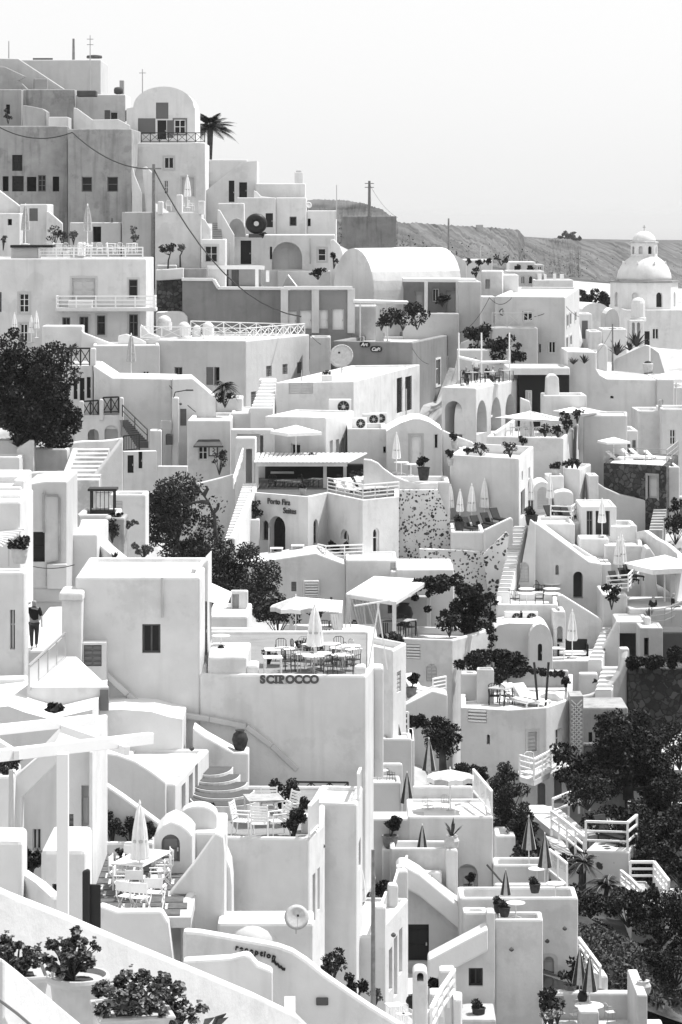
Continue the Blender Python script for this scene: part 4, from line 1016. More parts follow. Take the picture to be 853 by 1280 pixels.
parasol('white',667,655,157,2.6,'tall white closed parasol in front of the arched house doors')
for i,x in enumerate((600,645,680)): put('chair_w',wire_chair('whitemetal','paint'),['white chair left on the terrace by the tall pole','white chair in the middle of the terrace by the tall pole','white chair right on the terrace by the tall pole'][i],'chair',at(x,664,157.5),i,.9,'white chairs by the tall pole')
win(200,180,2.843)
shape('gabled_house','white house with a sloping lean-to roof and two dark doors','house',[(158,215),(158,170),(292,64),(346,60),(346,215)],172,6,0,mat='white',roof='bright',ops=(('d',245,130,265,206),('d',282,136,310,190)))
block('white_house','white house with a chimney right of the lean-to roof','house',340,140,516,220,170,5,0,mat='white')
o=block('chimney','stout white tapered chimney on the flat roofed house against the sky','chimney',480,100,510,146,171,1.8,0,par=(.15,.3),terr=False,sink=.4); 
block('cap','little grey cap on the stout white chimney','chimney cap',484,93,504,101,171.3,1.1,0,mat='pale',par=None,terr=False,sink=.05)
shape('curved_wall','white curved parapet wall in front of the chimney house','wall',[(334,230),(334,164),(345,170),(360,186),(400,190),(400,230)],166,.4)
block('white_house','pale square house with shuttered window left of the white disc','house',272,190,410,330,165,5,0,mat='cream',ops=(('d',376,246,402,296),))
block('white_house','white square house with one dark shuttered window','house',411,190,520,330,166,5,0,mat='white',ops=(('w',461,258,486,291,0,{'m': 'shutter'}),))
block('white_house','tall plain white house right edge of the ridge group','house',522,236,628,345,168,6,0,mat='white',ops=(('o',526,265,536,292),))
o=put('dish',dish,'white satellite dish on the roof edge of the ridge group','satellite dish',at(528,235,167),.4,.35,'satellite dishes')
block('vaulted_porch_house','white house with a vaulted porch and three dark openings','house',252,322,622,470,160,6,0,par=(.15,.2),ops=(('d',287,343,325,427),('an',398,348,506,446,0,{'rec': 1.6}),('o',391,365,399,410),('W',562,371,591,416,0,{'t': 'trim'})))
block('inner_room','dark inner door wall of the vaulted porch','room',436,366,470,446,161.5,.15,0,mat='shutter',par=None,terr=False,sink=.2,ops=(('d',438,369,468,440),))
shape('rounded_wall','white rounded buttress at the right end of the porch house','wall',[(606,420),(606,342),(618,338),(640,360),(650,385),(650,430)],158.5,1.2)
q=at(343,283,158.5); o=thing('ring_sculpture','big round black ring with a white hole on the terrace','sculpture',q-Vector((0,0,.9)))
b=MB(); n1,n2=28,14; vs=[]; fs=[]
for i in range(n1):
 for j in range(n2):
  t,p_=2*math.pi*i/n1,2*math.pi*j/n2; rr=.53+.33*math.cos(p_); vs.append(q+Vector((rr*math.cos(t),.36*math.sin(p_),rr*math.sin(t)*.95)))
for i in range(n1):
 for j in range(n2): fs.append((i*n2+j,((i+1) % n1)*n2+j,((i+1) % n1)*n2+(j+1) % n2,i*n2+(j+1) % n2))
b.add(vs,fs).build('ring','black',o,smooth=True)
MB().box((q.x,q.y,q.z-.95),(1.2,.8,.3)).build('plinth','slate',o,.03)
block('ring_terrace','white rounded terrace behind the black ring','terrace',205,210,300,330,161,2,0,par=(.1,.2))
shape('stair_wall','long white wall slanting down left of the black ring','wall',[(205,420),(205,232),(214,236),(264,322),(264,420)],158,.5)
shape('arched_grille','grey half round grille between slanting wall and black ring','grille',[(240,325)]+arcpts(240,322,306,262,8)+[(306,325)],159.3,.3,mat='grey',terr=False,sink=.1)
stairs('dark narrow stairs left of the slanting wall',at(186,345,156),at(224,345,156),at(186,282,160),at(216,282,160),8,'pale',tread='slate')
shape('stair_wall','white low stair wall with curved top beside the dark narrow stairs','wall',[(148,345),(148,262),(160,268),(180,300),(194,345)],155.5,.4)
block('gate_house','white block with a gabled door surround left of the dark narrow stairs','house',148,338,232,470,154.5,3,0,ops=(('W',160,362,205,420,0,{'t': 'trim','m': 'lshutter'}),))
block('side_door_block','narrow dark doorway between the gate block and the porch house','house',233,350,252,440,158,1.5,0,ops=(('d',235,360,247,425),))
for i,(x,y,w_,h_,lab) in enumerate([(28,432,.72,2.0,'clipped tree with a round head on the barrel roof terrace'),(73,410,.4,1.4,'thin pale small tree right of the clipped tree')]):
 p=at(x,y,154); tree(lab,p,p.z+h_,w_,h_*.28,600 if i==0 else 220,.1,'leaf' if i==0 else 'leaf_pale',110+i,cl=12,trunk=.06)
block('planter_wall','low white wall beneath the clipped tree','wall',-10,430,60,470,154.5,2,0)
bush('dark trailing plants at the foot of the black ring',at(365,330,157.5),.4,.4,200,.09,'leaf_dark',113,ry=.5)
bush('tall dark cypress like shrub right of the porch house',at(618,440,157),.4,1.3,250,.11,'leaf',114)
def cable(label,pts,sag=1.5,r=.03):
 o=thing('cable',label,'cable',pts[0]); P=[]
 for a,b_ in zip(pts,pts[1:]):
  for k in range(13):
   t=k/12; q=a.lerp(b_,t); q.z -= sag*4*t*(1-t); P.append(q)
 MB().tube(P,r,4).build('wire','iron',o,fix=False); return o
win(0,30,2.843)
cable('dark cable sagging across the big grey house to the tall pole',[at(-20,356,165),at(258,385,163.5),at(547,515,157)],.8,.055)
cable('dark cable running from the tall pole down to the long house roof',[at(547,515,157),at(1070,1040,141)],2.5,.055)
# == hotel at the left (two storeys, terrace on top)
win(0,300,2.843)
ht=block('hotel','broad white two storey hotel with a roof terrace and dark open windows','hotel',-60,66,519,365,143,9,0,par=(.15,.3),ops=(
 ('W',69,190,104,258,0),('W',72,298,100,362,0),('D',256,135,340,212,0,{'t': 'trim'}),('W',458,140,490,205,0,{'m': 'shutter'}),
 ('w',222,275,250,305,0,{'m': 'shutter'}),('W',283,272,315,335,0,{'m': 'shutter'}),('W',345,268,375,338,0,{'m': 'shutter'}),('W',459,264,491,342,0,{'m': 'shutter'}),('o',0,185,6,256)))
pl=Pl(at(0,66,143),0)
a,b_=pl.uv(204,250),pl.uv(560,250); MB().box(pl.P((a[0]+b_[0])/2,a[1]+.1,-.7),(b_[0]-a[0],1.6,.25)).build('balcony_slab','white',ht,.04)
p,q=pl.P(a[0]+.1,a[1]+.2,-1.4),pl.P(b_[0]-.1,a[1]+.2,-1.4)
railing('white horizontal bar railing on the hotel balcony',[pl.P(a[0]+.1,a[1]+.2,-.1),p,q,pl.P(b_[0]-.1,a[1]+.2,-.1)],.85,'bars','whitemetal',1.3,r=.045,name='balcony_railing')
railing('white bar railing along the hotel roof terrace',[at(140,64,143.5),at(508,62,143.5)],.72,'bars','whitemetal',1.2,r=.045)
block('planter','long white planter left on the hotel balcony','planter',243,216,330,248,142.2,.5,0,par=(.1,.1),terr=False,sink=0)
block('bar_counter','dark topped bar counter on the hotel roof terrace','bar',40,25,137,66,143.6,2,0,par=None,terr=False,sink=0,mat='cream')
block('counter_slab','dark slab forming the top of the roof terrace bar','slab',36,18,186,27,143.3,2.4,0,mat='dark',par=None,terr=False,sink=0,bevel=.02)
win(0,30,2.843)
parasol('grey',91,785,147,3.0,'grey closed parasol left on the hotel roof terrace',group='grey closed parasols on the hotel roof')
parasol('grey',312,790,147,3.1,'grey closed parasol right on the hotel roof terrace',group='grey closed parasols on the hotel roof')
for i,(x,y,r_,h_) in enumerate([(195,790,.55,1.7),(222,790,.4,1.4),(262,780,.35,1.2),(12,800,.3,1.5),(478,785,.35,1.6)]):
 bush(['dark bushy shrub left between the two grey parasols','narrower shrub in the middle between the grey parasols','light shrub beside the right grey parasol','thin shrub at the far left of the hotel roof','thin standard shrub against the garden wall'][i],at(x,y,149),r_,h_,260,.1,'leaf' if i<2 else 'leaf_pale',120+i,group='shrubs on the hotel roof')
for i in range(9):
 x=165+i*38
 put('chair_w',None,['white chair by the left end of the roof rail','second white chair from the left behind the roof rail','third white chair from the left behind the roof rail','fourth white chair from the left behind the roof rail','middle white chair behind the hotel roof rail','fourth white chair from the right behind the roof rail','third white chair from the right behind the roof rail','second white chair from the right behind the roof rail','white chair by the right end of the roof rail'][i],'chair',at(x,818,144.6+(i % 3)*.5),i*1.3,.9,'white chairs on the hotel roof')
for i,x in enumerate((205,300,395,470)):
 put('table_w',square_table('paint',.8,.8,'whitemetal'),['white table left on the hotel roof','white table below the right grey parasol','white table right of the middle on the hotel roof','white table at the right end of the hotel roof'][i],'table',at(x,812,145.8),.1*i,.9,'white tables on the hotel roof')
block('stone_pots_wall','white low wall with flower pots at the back of the hotel roof','wall',275,775,300,815,149,.8,0,terr=False,sink=.2)
win(0,300,2.843)
for i,(x,y0,y1) in enumerate([(52,345,270),(130,350,264),(112,350,280)]):
 parasol('white',x,y1+75+10,140,1.9,['white closed parasol left against the hotel wall','white closed parasol right against the hotel wall','small white closed parasol in the middle against the hotel wall'][i],group='white closed parasols at the hotel wall')
block('garden_wall','white garden wall block in front of the hotel','wall',150,305,292,420,139,2,0)
shape('sloped_wall','white wall sloping down right from the garden block','wall',[(290,420),(290,320),(300,330),(382,362),(410,372),(410,420)],138.4,.5)
shape('sloped_wall','small white pointed parapet before the hotel doors','wall',[(420,420),(420,340),(450,334),(500,352),(520,362),(520,420)],138.8,.4)
shape('sloped_wall','white curving parapet at the right end of the hotel','wall',[(500,400),(500,300),(512,308),(530,330),(570,345),(570,400)],139.6,.5)
for i,(x,y,r_) in enumerate([(585,290,.5),(655,310,.45),(740,308,.4),(700,315,.3)]):
 q=at(x,y+20,143); o=thing('roof_dome',['small white roof dome left on the long house terrace','small white roof dome behind the lattice railing','small white roof dome right behind the lattice railing','smallest white roof dome behind the lattice railing'][i],'dome',q,'roof domes on the long house'); MB().lathe([(r_*math.cos(t),r_*math.sin(t)+.35) for t in [k*math.pi/12 for k in range(7)]]+[],q,14).build('dome_shell','white',o,smooth=True); MB().lathe([(r_*1.1,-.2),(r_*1.1,.36)],q,14).build('dome_base','white',o)
block('long_house_wing','grey white left wing of the long house with two low windows','house',332,374,570,560,136,5,5,mat='cream',par=(.12,.25),ops=(('w',386,458,408,478),('w',508,465,532,484)))
parasol('grey',467,490,132.5,2.2,'grey closed parasol against the left wing of the long house',s=1.15)
win(0,300,2.843)
bh=block('balcony_house','white house with dark balcony railings and a row of narrow doors','house',160,446,332,720,128,6,0,par=(.1,.2),ops=(('d',262,494,276,566),('d',284,490,301,571),('d',309,487,323,562)))
railing('dark ornate railing on the upper balcony at the left',[at(186,446,128.1),at(254,446,128.1),at(320,446,128.1)],1.1,'x','iron',.5,name='balcony_railing',r=.05)
for i,x in enumerate((168,322)): block('balcony_pillar',['white end pillar left of the upper dark railing','white end pillar right of the upper dark railing'][i],'pillar',x,384,x+18,448,128,.5,0,par=None,terr=False,sink=0)
bush('dark plants behind the upper dark railing',at(215,420,130),1.4,1.0,300,.12,'leaf_dark',130)
lb=block('lower_terrace','white lower terrace with round headed arches below','terrace',268,622,432,760,126.5,3,0,par=(.9,.2),ops=(('an',372,658,420,728,0,{'rec': 1.2}),('an',312,672,352,728,0,{'rec': 1.0})))
railing('dark ornate railing left on the lower terrace',[at(294,630,126.6),at(350,626,126.6)],1.0,'x','iron',.5,name='balcony_railing',r=.05)
railing('dark ornate railing right on the lower terrace',[at(368,616,126.6),at(422,614,126.6)],1.0,'x','iron',.5,name='balcony_railing',r=.05)
for i,x in enumerate((282,352,424)): block('balcony_pillar',['white pillar left of the lower dark railings','white pillar between the lower dark railings','white pillar right of the lower dark railings'][i],'pillar',x,[572,566,560][i],x+15,640,126.4,.5,0,par=None,terr=False,sink=0)
wd=shape('wedge_house','big white house with a sloping parapet left and a lower sloped right face','house',[(334,720),(334,446),(400,490),(612,494),(612,720)],127,6,0)
shape('sloped_house','white right face of the sloped house with one shuttered window','house',[(613,780),(613,494),(686,492),(768,562),(768,780)],126.4,5,4,ops=(('s',641,600,663,660),))
block('pilaster','white door pilaster at the corner of the sloped house','pillar',612,560,636,770,125.2,.8,0,par=None,ops=())
q=at(618,560,125); o=thing('street_lamp','small dark arm lamp on the corner of the sloped house','lamp',q); MB().tube([q,q+Vector((.1,-.2,.35)),q+Vector((.9,-.3,.5))],.035,6).build('arm','iron',o); MB().box(q+Vector((1.0,-.3,.48)),(.5,.2,.1)).build('lamp_head','slate',o,.03)
for i,(x,y) in enumerate([(588,670),(602,678)]):
 block('meter_box',['grey meter box left of the corner door','pale meter box beside the corner door pilaster'][i],'box',[572,590][i],[640,690][i],[610,612][i],[675,728][i],125.0,.5,0,par=None,mat=['pale','slate'][i],terr=False,sink=0)
block('white_box','white low service block below the meter boxes','wall',530,676,575,780,124.5,1.2,0)
block('gate_wall','white wall with two narrow dark gates','wall',440,752,560,850,121.5,.6,14,par=None,ops=(('d',454,765,476,828),('d',493,752,507,812)))
stairs('dark metal outside stairs with a handrail below the sloped house',at(490,722,125.2),at(528,740,125.2),at(436,640,126.4),at(452,632,126.6),12,'slate',drop=.3)
A,B=at(436,628,126.2),at(524,715,125.2); railing('dark slanted handrail of the metal stairs',[A,B],.75,'bars','iron',1.2,r=.03,nr=1)
railing('dark iron railing above the narrow gates',[at(440,752,122.6),at(496,746,122.6)],.95,'v','iron',.7,r=.04)
wallrun('curved_wall','white curved wall sweeping above the wide stairs',[(245,720,121),(300,712,121.5),(360,712,122),(415,706,122.5),(438,702,122.5)],2.4,.35,terr=True)
stairs('wide worn white stairs climbing beside the black tree',at(228,862,112),at(352,862,112),at(272,740,119.5),at(390,752,119.5),8,'paving',drop=2)
shape('stair_wall','white slanting wall at the right of the wide worn stairs','wall',[(330,880),(330,850),(438,706),(440,850),(420,900)],113.5,.4,30)
wallrun('stair_wall','white slanting wall at the left of the wide worn stairs',[(222,860,111.5),(268,738,119)],1.6,.35)
block('white_wall','white retaining wall below the black tree','wall',118,742,240,850,118,1.5,0)
block('white_wall','low white wall at the left edge below the black tree','wall',-30,712,118,850,117,2,0,mat='white')
shape('stair_wall','white slanting parapet at the left edge below the black tree','wall',[(60,860),(60,742),(104,712),(120,712),(120,860)],115.5,.5)
block('roof_block','flat white roof edge at the left edge in front of the slanting parapet','wall',-30,770,72,900,114,2,0)
wallrun('low_wall','long low white wall in front of the left retaining wall',[(30,832,112),(140,822,112.4),(222,822,112.8)],1.6,.4)
tree('big black pine tree at the left edge among white houses',at(90,860,117),at(90,325,118).z,2.9,3.6,23800,.133,'leaf_dark',140,lean=-.1,cl=54,trunk=.25,name='pine_tree',cr=.29)
tree('dark lower half of the black tree spreading to the wide stairs',at(180,830,119),at(200,480,119).z,1.5,2.4,8500,.133,'leaf_dark',141,lean=.3,cl=24,trunk=.12,name='pine_tree',cr=.4)
agave('small dark cypress at the left edge wall',at(64,735,116),1.2,142,'cypress',n=40)
ah2=block('awning_house','white cube house with a tiled awning over window and notice board','house',668,640,818,838,123,7,0,par=(.2,.3),ops=(('w',705,728,739,782),))
pl=Pl(at(668,640,123),0); a,b_=pl.uv(690,728),pl.uv(796,728)
MB().add([pl.P(a[0]+.3,a[1]+.35,.05),pl.P(b_[0]-.3,a[1]+.35,.05),pl.P(b_[0],a[1],-.75),pl.P(a[0],a[1],-.75),pl.P(a[0],a[1]-.1,-.72),pl.P(b_[0],a[1]-.1,-.72),pl.P(b_[0]-.3,a[1]+.2,.05),pl.P(a[0]+.3,a[1]+.2,.05)],[(0,1,2,3),(3,2,5,4),(4,5,6,7),(0,3,4,7),(1,6,5,2)]).build('awning','slate',ah2)
a,b_=pl.uv(742,768),pl.uv(775,732); MB().box(pl.P((a[0]+b_[0])/2,(a[1]+b_[1])/2,-.05),(b_[0]-a[0],.08,b_[1]-a[1])).build('notice_board','iron',ah2); MB().box(pl.P((a[0]+b_[0])/2,(a[1]+b_[1])/2,-.1),(b_[0]-a[0]-.14,.03,b_[1]-a[1]-.14)).build('board_sheet','paint',ah2)
x=MB(); zc=(a[1]+b_[1])/2; uc=(a[0]+b_[0])/2
for k in (-.1,.08): x.tube([pl.P(uc-.05,zc+k-.1,-.13),pl.P(uc+.12,zc+k,-.13),pl.P(uc-.02,zc+k+.12,-.13)],.03,5)
x.build('board_emblem','iron',ah2,fix=False)
bush('dark shrub at the corner of the awning house',at(780,830,122),.5,1.6,300,.1,'leaf',145)
palm('dark drooping palm crown beside the sloped house',at(790,545,127),.4,1.15,146,30,1.3,tr=.12)
bush('dark vine heap under the palm crown',at(800,590,127),.7,.9,500,.1,'leaf_dark',147)
block('white_house','white wall between the sloped house and the roof stairs','wall',768,562,860,700,128,3,0)
# == flat roofed block with the dish, stairs and air conditioners
win(200,400,2.843)
rt=house('roof_block','big white flat roofed block with a satellite dish and dark shuttered balcony','house',[(414,222),(690,218),(922,158)],D=127.5,yb=400,close=True,par=(.12,.35),ops=(('s',458,224,544,262,0,{'m': 'cream','rec': .05}),('s',842,205,862,330,1,{'m': 'dark'}),('s',872,200,896,322,1,{'m': 'dark'})))
put('dish',dish,'large white satellite dish on the flat roof in front of the cafe','satellite dish',at(646,190,132),-.2,.95,'satellite dishes')
stairs('white outside stairs up to the flat roof with the dish',at(322,322,124.6),at(402,326,124.6),at(365,216,130),at(414,222,130),9,'bright')
block('stair_flank','white wall behind the roof stairs','wall',352,212,414,330,130.5,2,0)
bush('dark pot plant on the flat roof beside the dish',at(592,215,130),.3,.7,160,.1,'leaf_dark',150)
block('planter','white square planter under the dark roof plant','planter',576,196,612,220,129.5,1.2,0,terr=False,sink=.2)
pole('thin short mast on the flat roof left of the dark plant',504,178,216,130,.04,name='antenna_mast',cat='mast'); win(200,400,2.843)
ac(640,306,127.2,1.5,'air conditioner on the front of the flat roofed block')
for i,(x,y,D_) in enumerate([(704,366,126),(750,352,128),(776,348,129.2)]):
 ac(x,y,D_,1.15,['air conditioner left in the row of three','air conditioner in the middle of the row of three','air conditioner right in the row of three'][i])
fb=house('front_block','white block with a row of four narrow windows on its right face','house',[(375,341),(588,346),(690,322)],D=122.5,yb=500,close=True,par=(.12,.25),ops=(('w',474,383,496,406,0),('w',466,440,500,486,0),('w',604,428,615,486,1),('w',626,424,637,483,1),('w',646,420,659,480,1),('w',668,415,678,476,1)))
block('roof_block','low white roof joining awning house and block with four windows','house',250,330,400,480,126,6,0,par=(.1,.25))
block('lintel_wall','white flat lintel wall left of the small open parasol','wall',250,388,405,500,121.5,.8,0,par=None,ops=(('o',252,410,262,496),('n',275,405,355,498,0,{'rec': .5}),('o',356,410,368,490)))
block('gate_portal','white square portal with a slanting handrail at the head of the stairs','portal',268,418,340,590,117,1.2,0,par=None,ops=(('n',306,458,328,580,0,{'rec': .9}),))
put('parasol_square',square_parasol,'small white square parasol open in front of the four window block','parasol',at(484,500,120.5),.5,.86,'open square parasols')
bush('dark table clutter under the small open parasol',at(540,492,120),.4,.35,120,.08,'leaf_dark',152)
block('pergola_room','open room under the white board pergola, its shade put into the wall colour','room',372,512,726,640,121,.5,0,mat='dark',par=None,terr=False,ops=(('D',488,560,512,620,0,{'m': 'shutter'}),))  # near-black wall colour holds the shade under the pergola
o=thing('pergola','flat white board pergola over the dark terrace restaurant','pergola',at(520,615,117.5))
x=MB(); L0,R0,L1,R1=at(340,502,116.5),at(665,522,116.5),at(352,486,121),at(732,504,121)
zc=(L0.z+R0.z)/2+.1
for k in range(24):
 t=k/23; p,q=L0.lerp(R0,t),L1.lerp(R1,t); p.z=q.z=zc; x.beam(p,q,(R0-L0).length/24*.82,.07)
x.build('boards','bright',o,fix=False)
y=MB(); 
for t in (.02,.98): p,q=L0.lerp(L1,t),R0.lerp(R1,t); p.z=q.z=zc-.14; y.beam(p,q,.14,.2)
y.build('beam','white',o,fix=False)
for p in (at(587,522,117),at(658,515,118.5),at(345,505,117)): p.z=zc-.1; MB().beam(p,p-Vector((0,0,2.9)),.2,.2).build('post','white',o)
for i,(x_,y_) in enumerate([(425,566),(560,560),(400,590)]): block('serving_shelf',['pale upper shelf on the dark room wall','pale lower counter in the dark room','pale counter left in the dark room'][i],'shelf',[395,480,375][i],[540,592,570][i],[478,545,460][i],[546,600,576][i],120.6,.3,0,par=None,terr=False,sink=0,bevel=.01,mat='cream')
pf=house('suites_house','white house with an arched dark door and two lines of dark lettering','house',[(326,612),(526,628),(594,614),(722,640),(850,628),(850,None,122),(330,None,122)],D=114,yb=850,roof='slate',par=(.15,.25),ops=(
 ('aw',364,712,386,782,0,{'m': 'wood'}),('ad',386,697,446,838,0,{'rec': .5}),('w',329,726,344,790,0),('aw',546,708,562,795,1,{'m': 'wood'}),('aw',642,744,672,786,2),('aw',758,740,780,828,3)))
W0,W1=at(326,612,114),atz(526,628,at(326,612,114).z); pl=Pl(W0,math.atan2(W1.y-W0.y,W1.x-W0.x))
lettering('Porto Fira',pl,384,652,21,'slate',pf,.03,.05,xs=.88,bold=.004); lettering('Suites',pl,440,686,21,'slate',pf,.03,.05,xs=.88,bold=.004)
bush('dark creeping plant beside the arched door',at(468,800,113.4),.55,2.2,500,.12,'leaf_dark',155,name='bougainvillea',cat='plant')
bush('dark shrub in the wall planter above the long stairs',at(332,712,113),.55,1.2,400,.11,'leaf_dark',156)
block('planter','white planter under the shrub above the long stairs','planter',308,708,352,780,112.6,1,0,terr=False)
zt=at(722,640,112).z
for i,(x_,y_) in enumerate([(662,606),(695,604),(738,600),(768,598)]):
 put('lounger_w',lounger(),['white sun lounger leftmost on the suites roof','white sun lounger second from left on the suites roof','white sun lounger third from left on the suites roof','white sun lounger rightmost on the suites roof'][i],'lounger',at(x_,y_+14,115.5),.55,1.0,'white loungers on the suites roof')
railing('white bar railing around the loungers on the suites roof',[at(596,614,114.9),at(722,640,111.8),at(850,628,114)],.85,'bars','whitemetal',1.2,r=.035,nr=3)
bush('flowering plant on the roof corner by the loungers',at(700,590,116.5),.6,1.1,260,.1,'leaf',157)
for i,(x_,y_) in enumerate([(400,600),(440,606),(520,596),(555,600),(630,598),(480,610)]):
 k=i % 2
 put('table_d' if k else 'chair_d',(square_table('lwood',.8,.8) if k else wire_chair('iron')),['dark chair left under the pergola','low table left under the pergola','dark chair in the middle under the pergola','table in the middle under the pergola','dark chair right under the pergola','table beside the white pot under the pergola'][i],'table' if k else 'chair',at(x_,y_+8,117.5),i*.9,1.0,'restaurant seats under the pergola')
put('pot_white',pot_plant('leaf','palepot',.75,5),'white pot with a small plant on the suites parapet','potted plant',at(508,620,113.9),0,.8,'potted plants')
A=[at(562,845,111),at(590,852,109.5),at(722,846,110.5)]
railing('white railing around the small planted terrace below the suites',[a+Vector((0,0,0)) for a in A],.75,'bars','whitemetal',1.1,r=.035,nr=3)
bush('dark spreading plants in the small planted terrace',at(640,838,112),1.6,.9,700,.12,'leaf_dark',158,ry=.7)
pole('slim white flag pole before the arched suites door',388,738,850,112.5,.05,name='flag_pole',cat='pole'); win(200,400,2.843)
for i,(x_,y_) in enumerate([(415,842),(490,832)]): put('table_w',None,['white table left before the suites door','white table right before the suites door'][i],'table',at(x_,y_+10,111.5),0,.9,'white tables before the suites')
stairs('long narrow white stairs climbing to the square portal',at(228,790,108),at(262,790,108),at(298,580,117),at(352,588,117),22,'bright')
wallrun('stair_wall','white slanting wall at the right of the long narrow stairs',[(256,775,108),(328,612,114)],1.6,.35)
A,B=at(262,600,114),at(300,480,117.3); railing('white slanted handrail below the square portal',[A,B],.6,'bars','whitemetal',1.0)
shape('long_wall','long white wall behind the dark trees','wall',[(-60,780),(-60,620),(100,590),(270,548),(270,760)],117.5,.7)
block('street_wall','low white wall edging the pale street at the awning house','wall',-10,520,100,600,121,.6,0)
tree('dark bushy tree in front of the long white wall',at(90,870,107),at(40,540,107).z,2.35,2.7,13600,.101,'leaf',160,lean=-.5,cl=45,trunk=.18,cr=.27)
tree('dark round tree at the right of the bushy tree',at(280,1000,104),at(275,765,104).z,2.2,2.7,11900,.101,'leaf',161,cl=35,trunk=.16,cr=.29)
tree('low dark tree between bushy and round tree',at(170,960,105),at(170,775,105).z,1.9,1.6,5100,.101,'leaf_dark',162,cl=27,trunk=.14,cr=.31)
o=thing('bare_tree','bare twisted tree with thin dark branches before the white wall','tree',at(200,790,106)); x=MB()
for P in ([(200,800),(195,700),(175,650),(140,600),(105,565)],[(175,650),(150,645),(110,650),(85,625)],[(140,600),(125,585),(120,560)],[(185,690),(205,670),(210,650)],[(155,625),(170,600),(165,590)],[(110,650),(95,655),(75,645)]):
 x.tube([at(a,b,106) for a,b in P],[.13,.09,.06,.04,.02][:len(P)],6)
x.build('trunk','bark',o,fix=False)
leaves_mesh('twig_leaves',clump_pts([(at(a,b,106),.7) for a,b in ((110,575),(95,630),(125,600),(200,660))],260,163),.1,'leaf_dark',o,163)
# == arcade house right of the cafe
win(450,400,2.1166)
ar=house('arcade_house','white house with a big round arch and a three arched arcade under its terrace','house',[(214,177),(306,180),(421,156)],D=131,yb=308,close=True,par=(.15,.3),ops=(('an',225,214,271,312,0,{'rec': 1.6}),
 ('an',309,212,336,300,1,{'rec': 1.5}),('an',347,204,374,296,1,{'rec': 1.5}),('an',385,196,410,290,1,{'rec': 1.5})))
pl=Pl(at(214,177,131),0)
pc=at(306,180,131); p2_=atz(421,156,pc.z); pl2=Pl(atz(306,180,pc.z),math.atan2(p2_.y-pc.y,p2_.x-pc.x))
for x_ in (290,341,379,415):
 q=(pl if x_<300 else pl2); a=q.uv(x_,255); MB().box(q.P(a[0],a[1],-.06),(.95 if x_<380 else .5,.2,.14),math.atan2(q.u.y,q.u.x)).build('capital','bright',ar,.02)
for i,(x_,y_) in enumerate([(275,158),(300,155),(322,158),(345,154),(365,152),(388,150)]):
 k=i % 2
 put('table_d' if k else 'chair_d',None,['dark chair left on the arcade terrace','table left on the arcade terrace','dark chair left of the middle on the arcade terrace','table in the middle on the arcade terrace','dark chair right on the arcade terrace','table right on the arcade terrace'][i],'table' if k else 'chair',at(x_,y_+12,133.5),i,1.0,'arcade terrace seats')
win(450,400,2.1166)
for i,(x_,y_,t_) in enumerate([(282,158,'black'),(307,150,'canvas'),(338,152,'cloth'),(352,156,'canvas')]):
 figure(['seated guest in dark clothes left on the arcade terrace','standing guest in a white shirt on the arcade terrace','seated guest in dark clothes right on the arcade terrace','seated guest in a white shirt right on the arcade terrace'][i],at(x_,y_+14,134.5),1.7,.5*i,t_,sit=(i != 1))
o=thing('rope_fence','white sagging awning bar on posts above the arcade terrace','fence',at(262,165,133))
for x_ in (262,322,396): p=at(x_,160,134); MB().tube([p,p+Vector((0,0,3.2))],.05,6).build('post','whitemetal',o)
MB().tube([at(262,98,134),at(322,112,134),at(396,110,134)],.1,6).build('bar','whitemetal',o)
win(420,230,1.97)
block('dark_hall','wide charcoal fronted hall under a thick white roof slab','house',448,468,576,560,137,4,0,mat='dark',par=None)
o=block('roof_slab','thick white roof slab over the charcoal fronted hall','roof',424,452,578,470,136.4,5,0,par=(.1,.3),terr=False,sink=0)
block('shop_door','white door panel beside the charcoal front','door panel',466,508,484,552,136.2,.15,0,par=None,terr=False,mat='cream',ops=(('w',469,512,481,530),))
shape('chimney','big white tapered chimney in front of the charcoal hall','chimney',[(516,545),(520,478),(528,470),(542,470),(549,478),(553,545)],133.5,1.6,terr=False,sink=.5)
block('chimney_house','broad white block carrying the tapered chimney','house',512,520,618,600,133,3,0)
win(450,400,2.1166)
shape('stepped_wall','white wall with a rounded hump beside the charcoal hall','wall',[(425,230),(425,205),(450,215),(475,235),(475,260)],131.5,.5)
win(420,230,1.97)
bc=shape('tall_house','tall white house with a swooping parapet and a square right tower','house',[(570,600),(570,412),(640,414),(641,455),(650,470),(668,480),(790,482),(790,600)],138,6,0,ops=(('o',676,522,684,528),))
block('tall_house_tower','white tower face with two arched slits at the right of the tall house','house',791,481,832,640,137.6,7,0,ops=(('aw',798,530,806,565),('aw',800,590,808,612)),mat='cream')
for i,(x,y) in enumerate([(585,440),(612,438)]): agave(['dark agave left on the tall house parapet','dark agave right on the tall house parapet'][i],at(x,y+4,137.6),.9,170+i)
for i,(x,y) in enumerate([(690,395),(690,408)]): pass
block('white_house','tall white cube with a stepped top right of the tall house parapet','house',812,500,870,640,142,5,0)
put('parasol_square',None,'white open square parasol at the right edge below the sloping gable','parasol',at(838,560,140),.4,1.15,'open square parasols')
win(450,400,2.1166)
block('white_house','pale block under the right edge parasol','house',800,235,880,420,133,4,0,ops=(('w',820,290,835,330),))
o=thing('shade_sail','large white stretched shade sail over the restaurant terrace','shade sail',at(440,300,129))
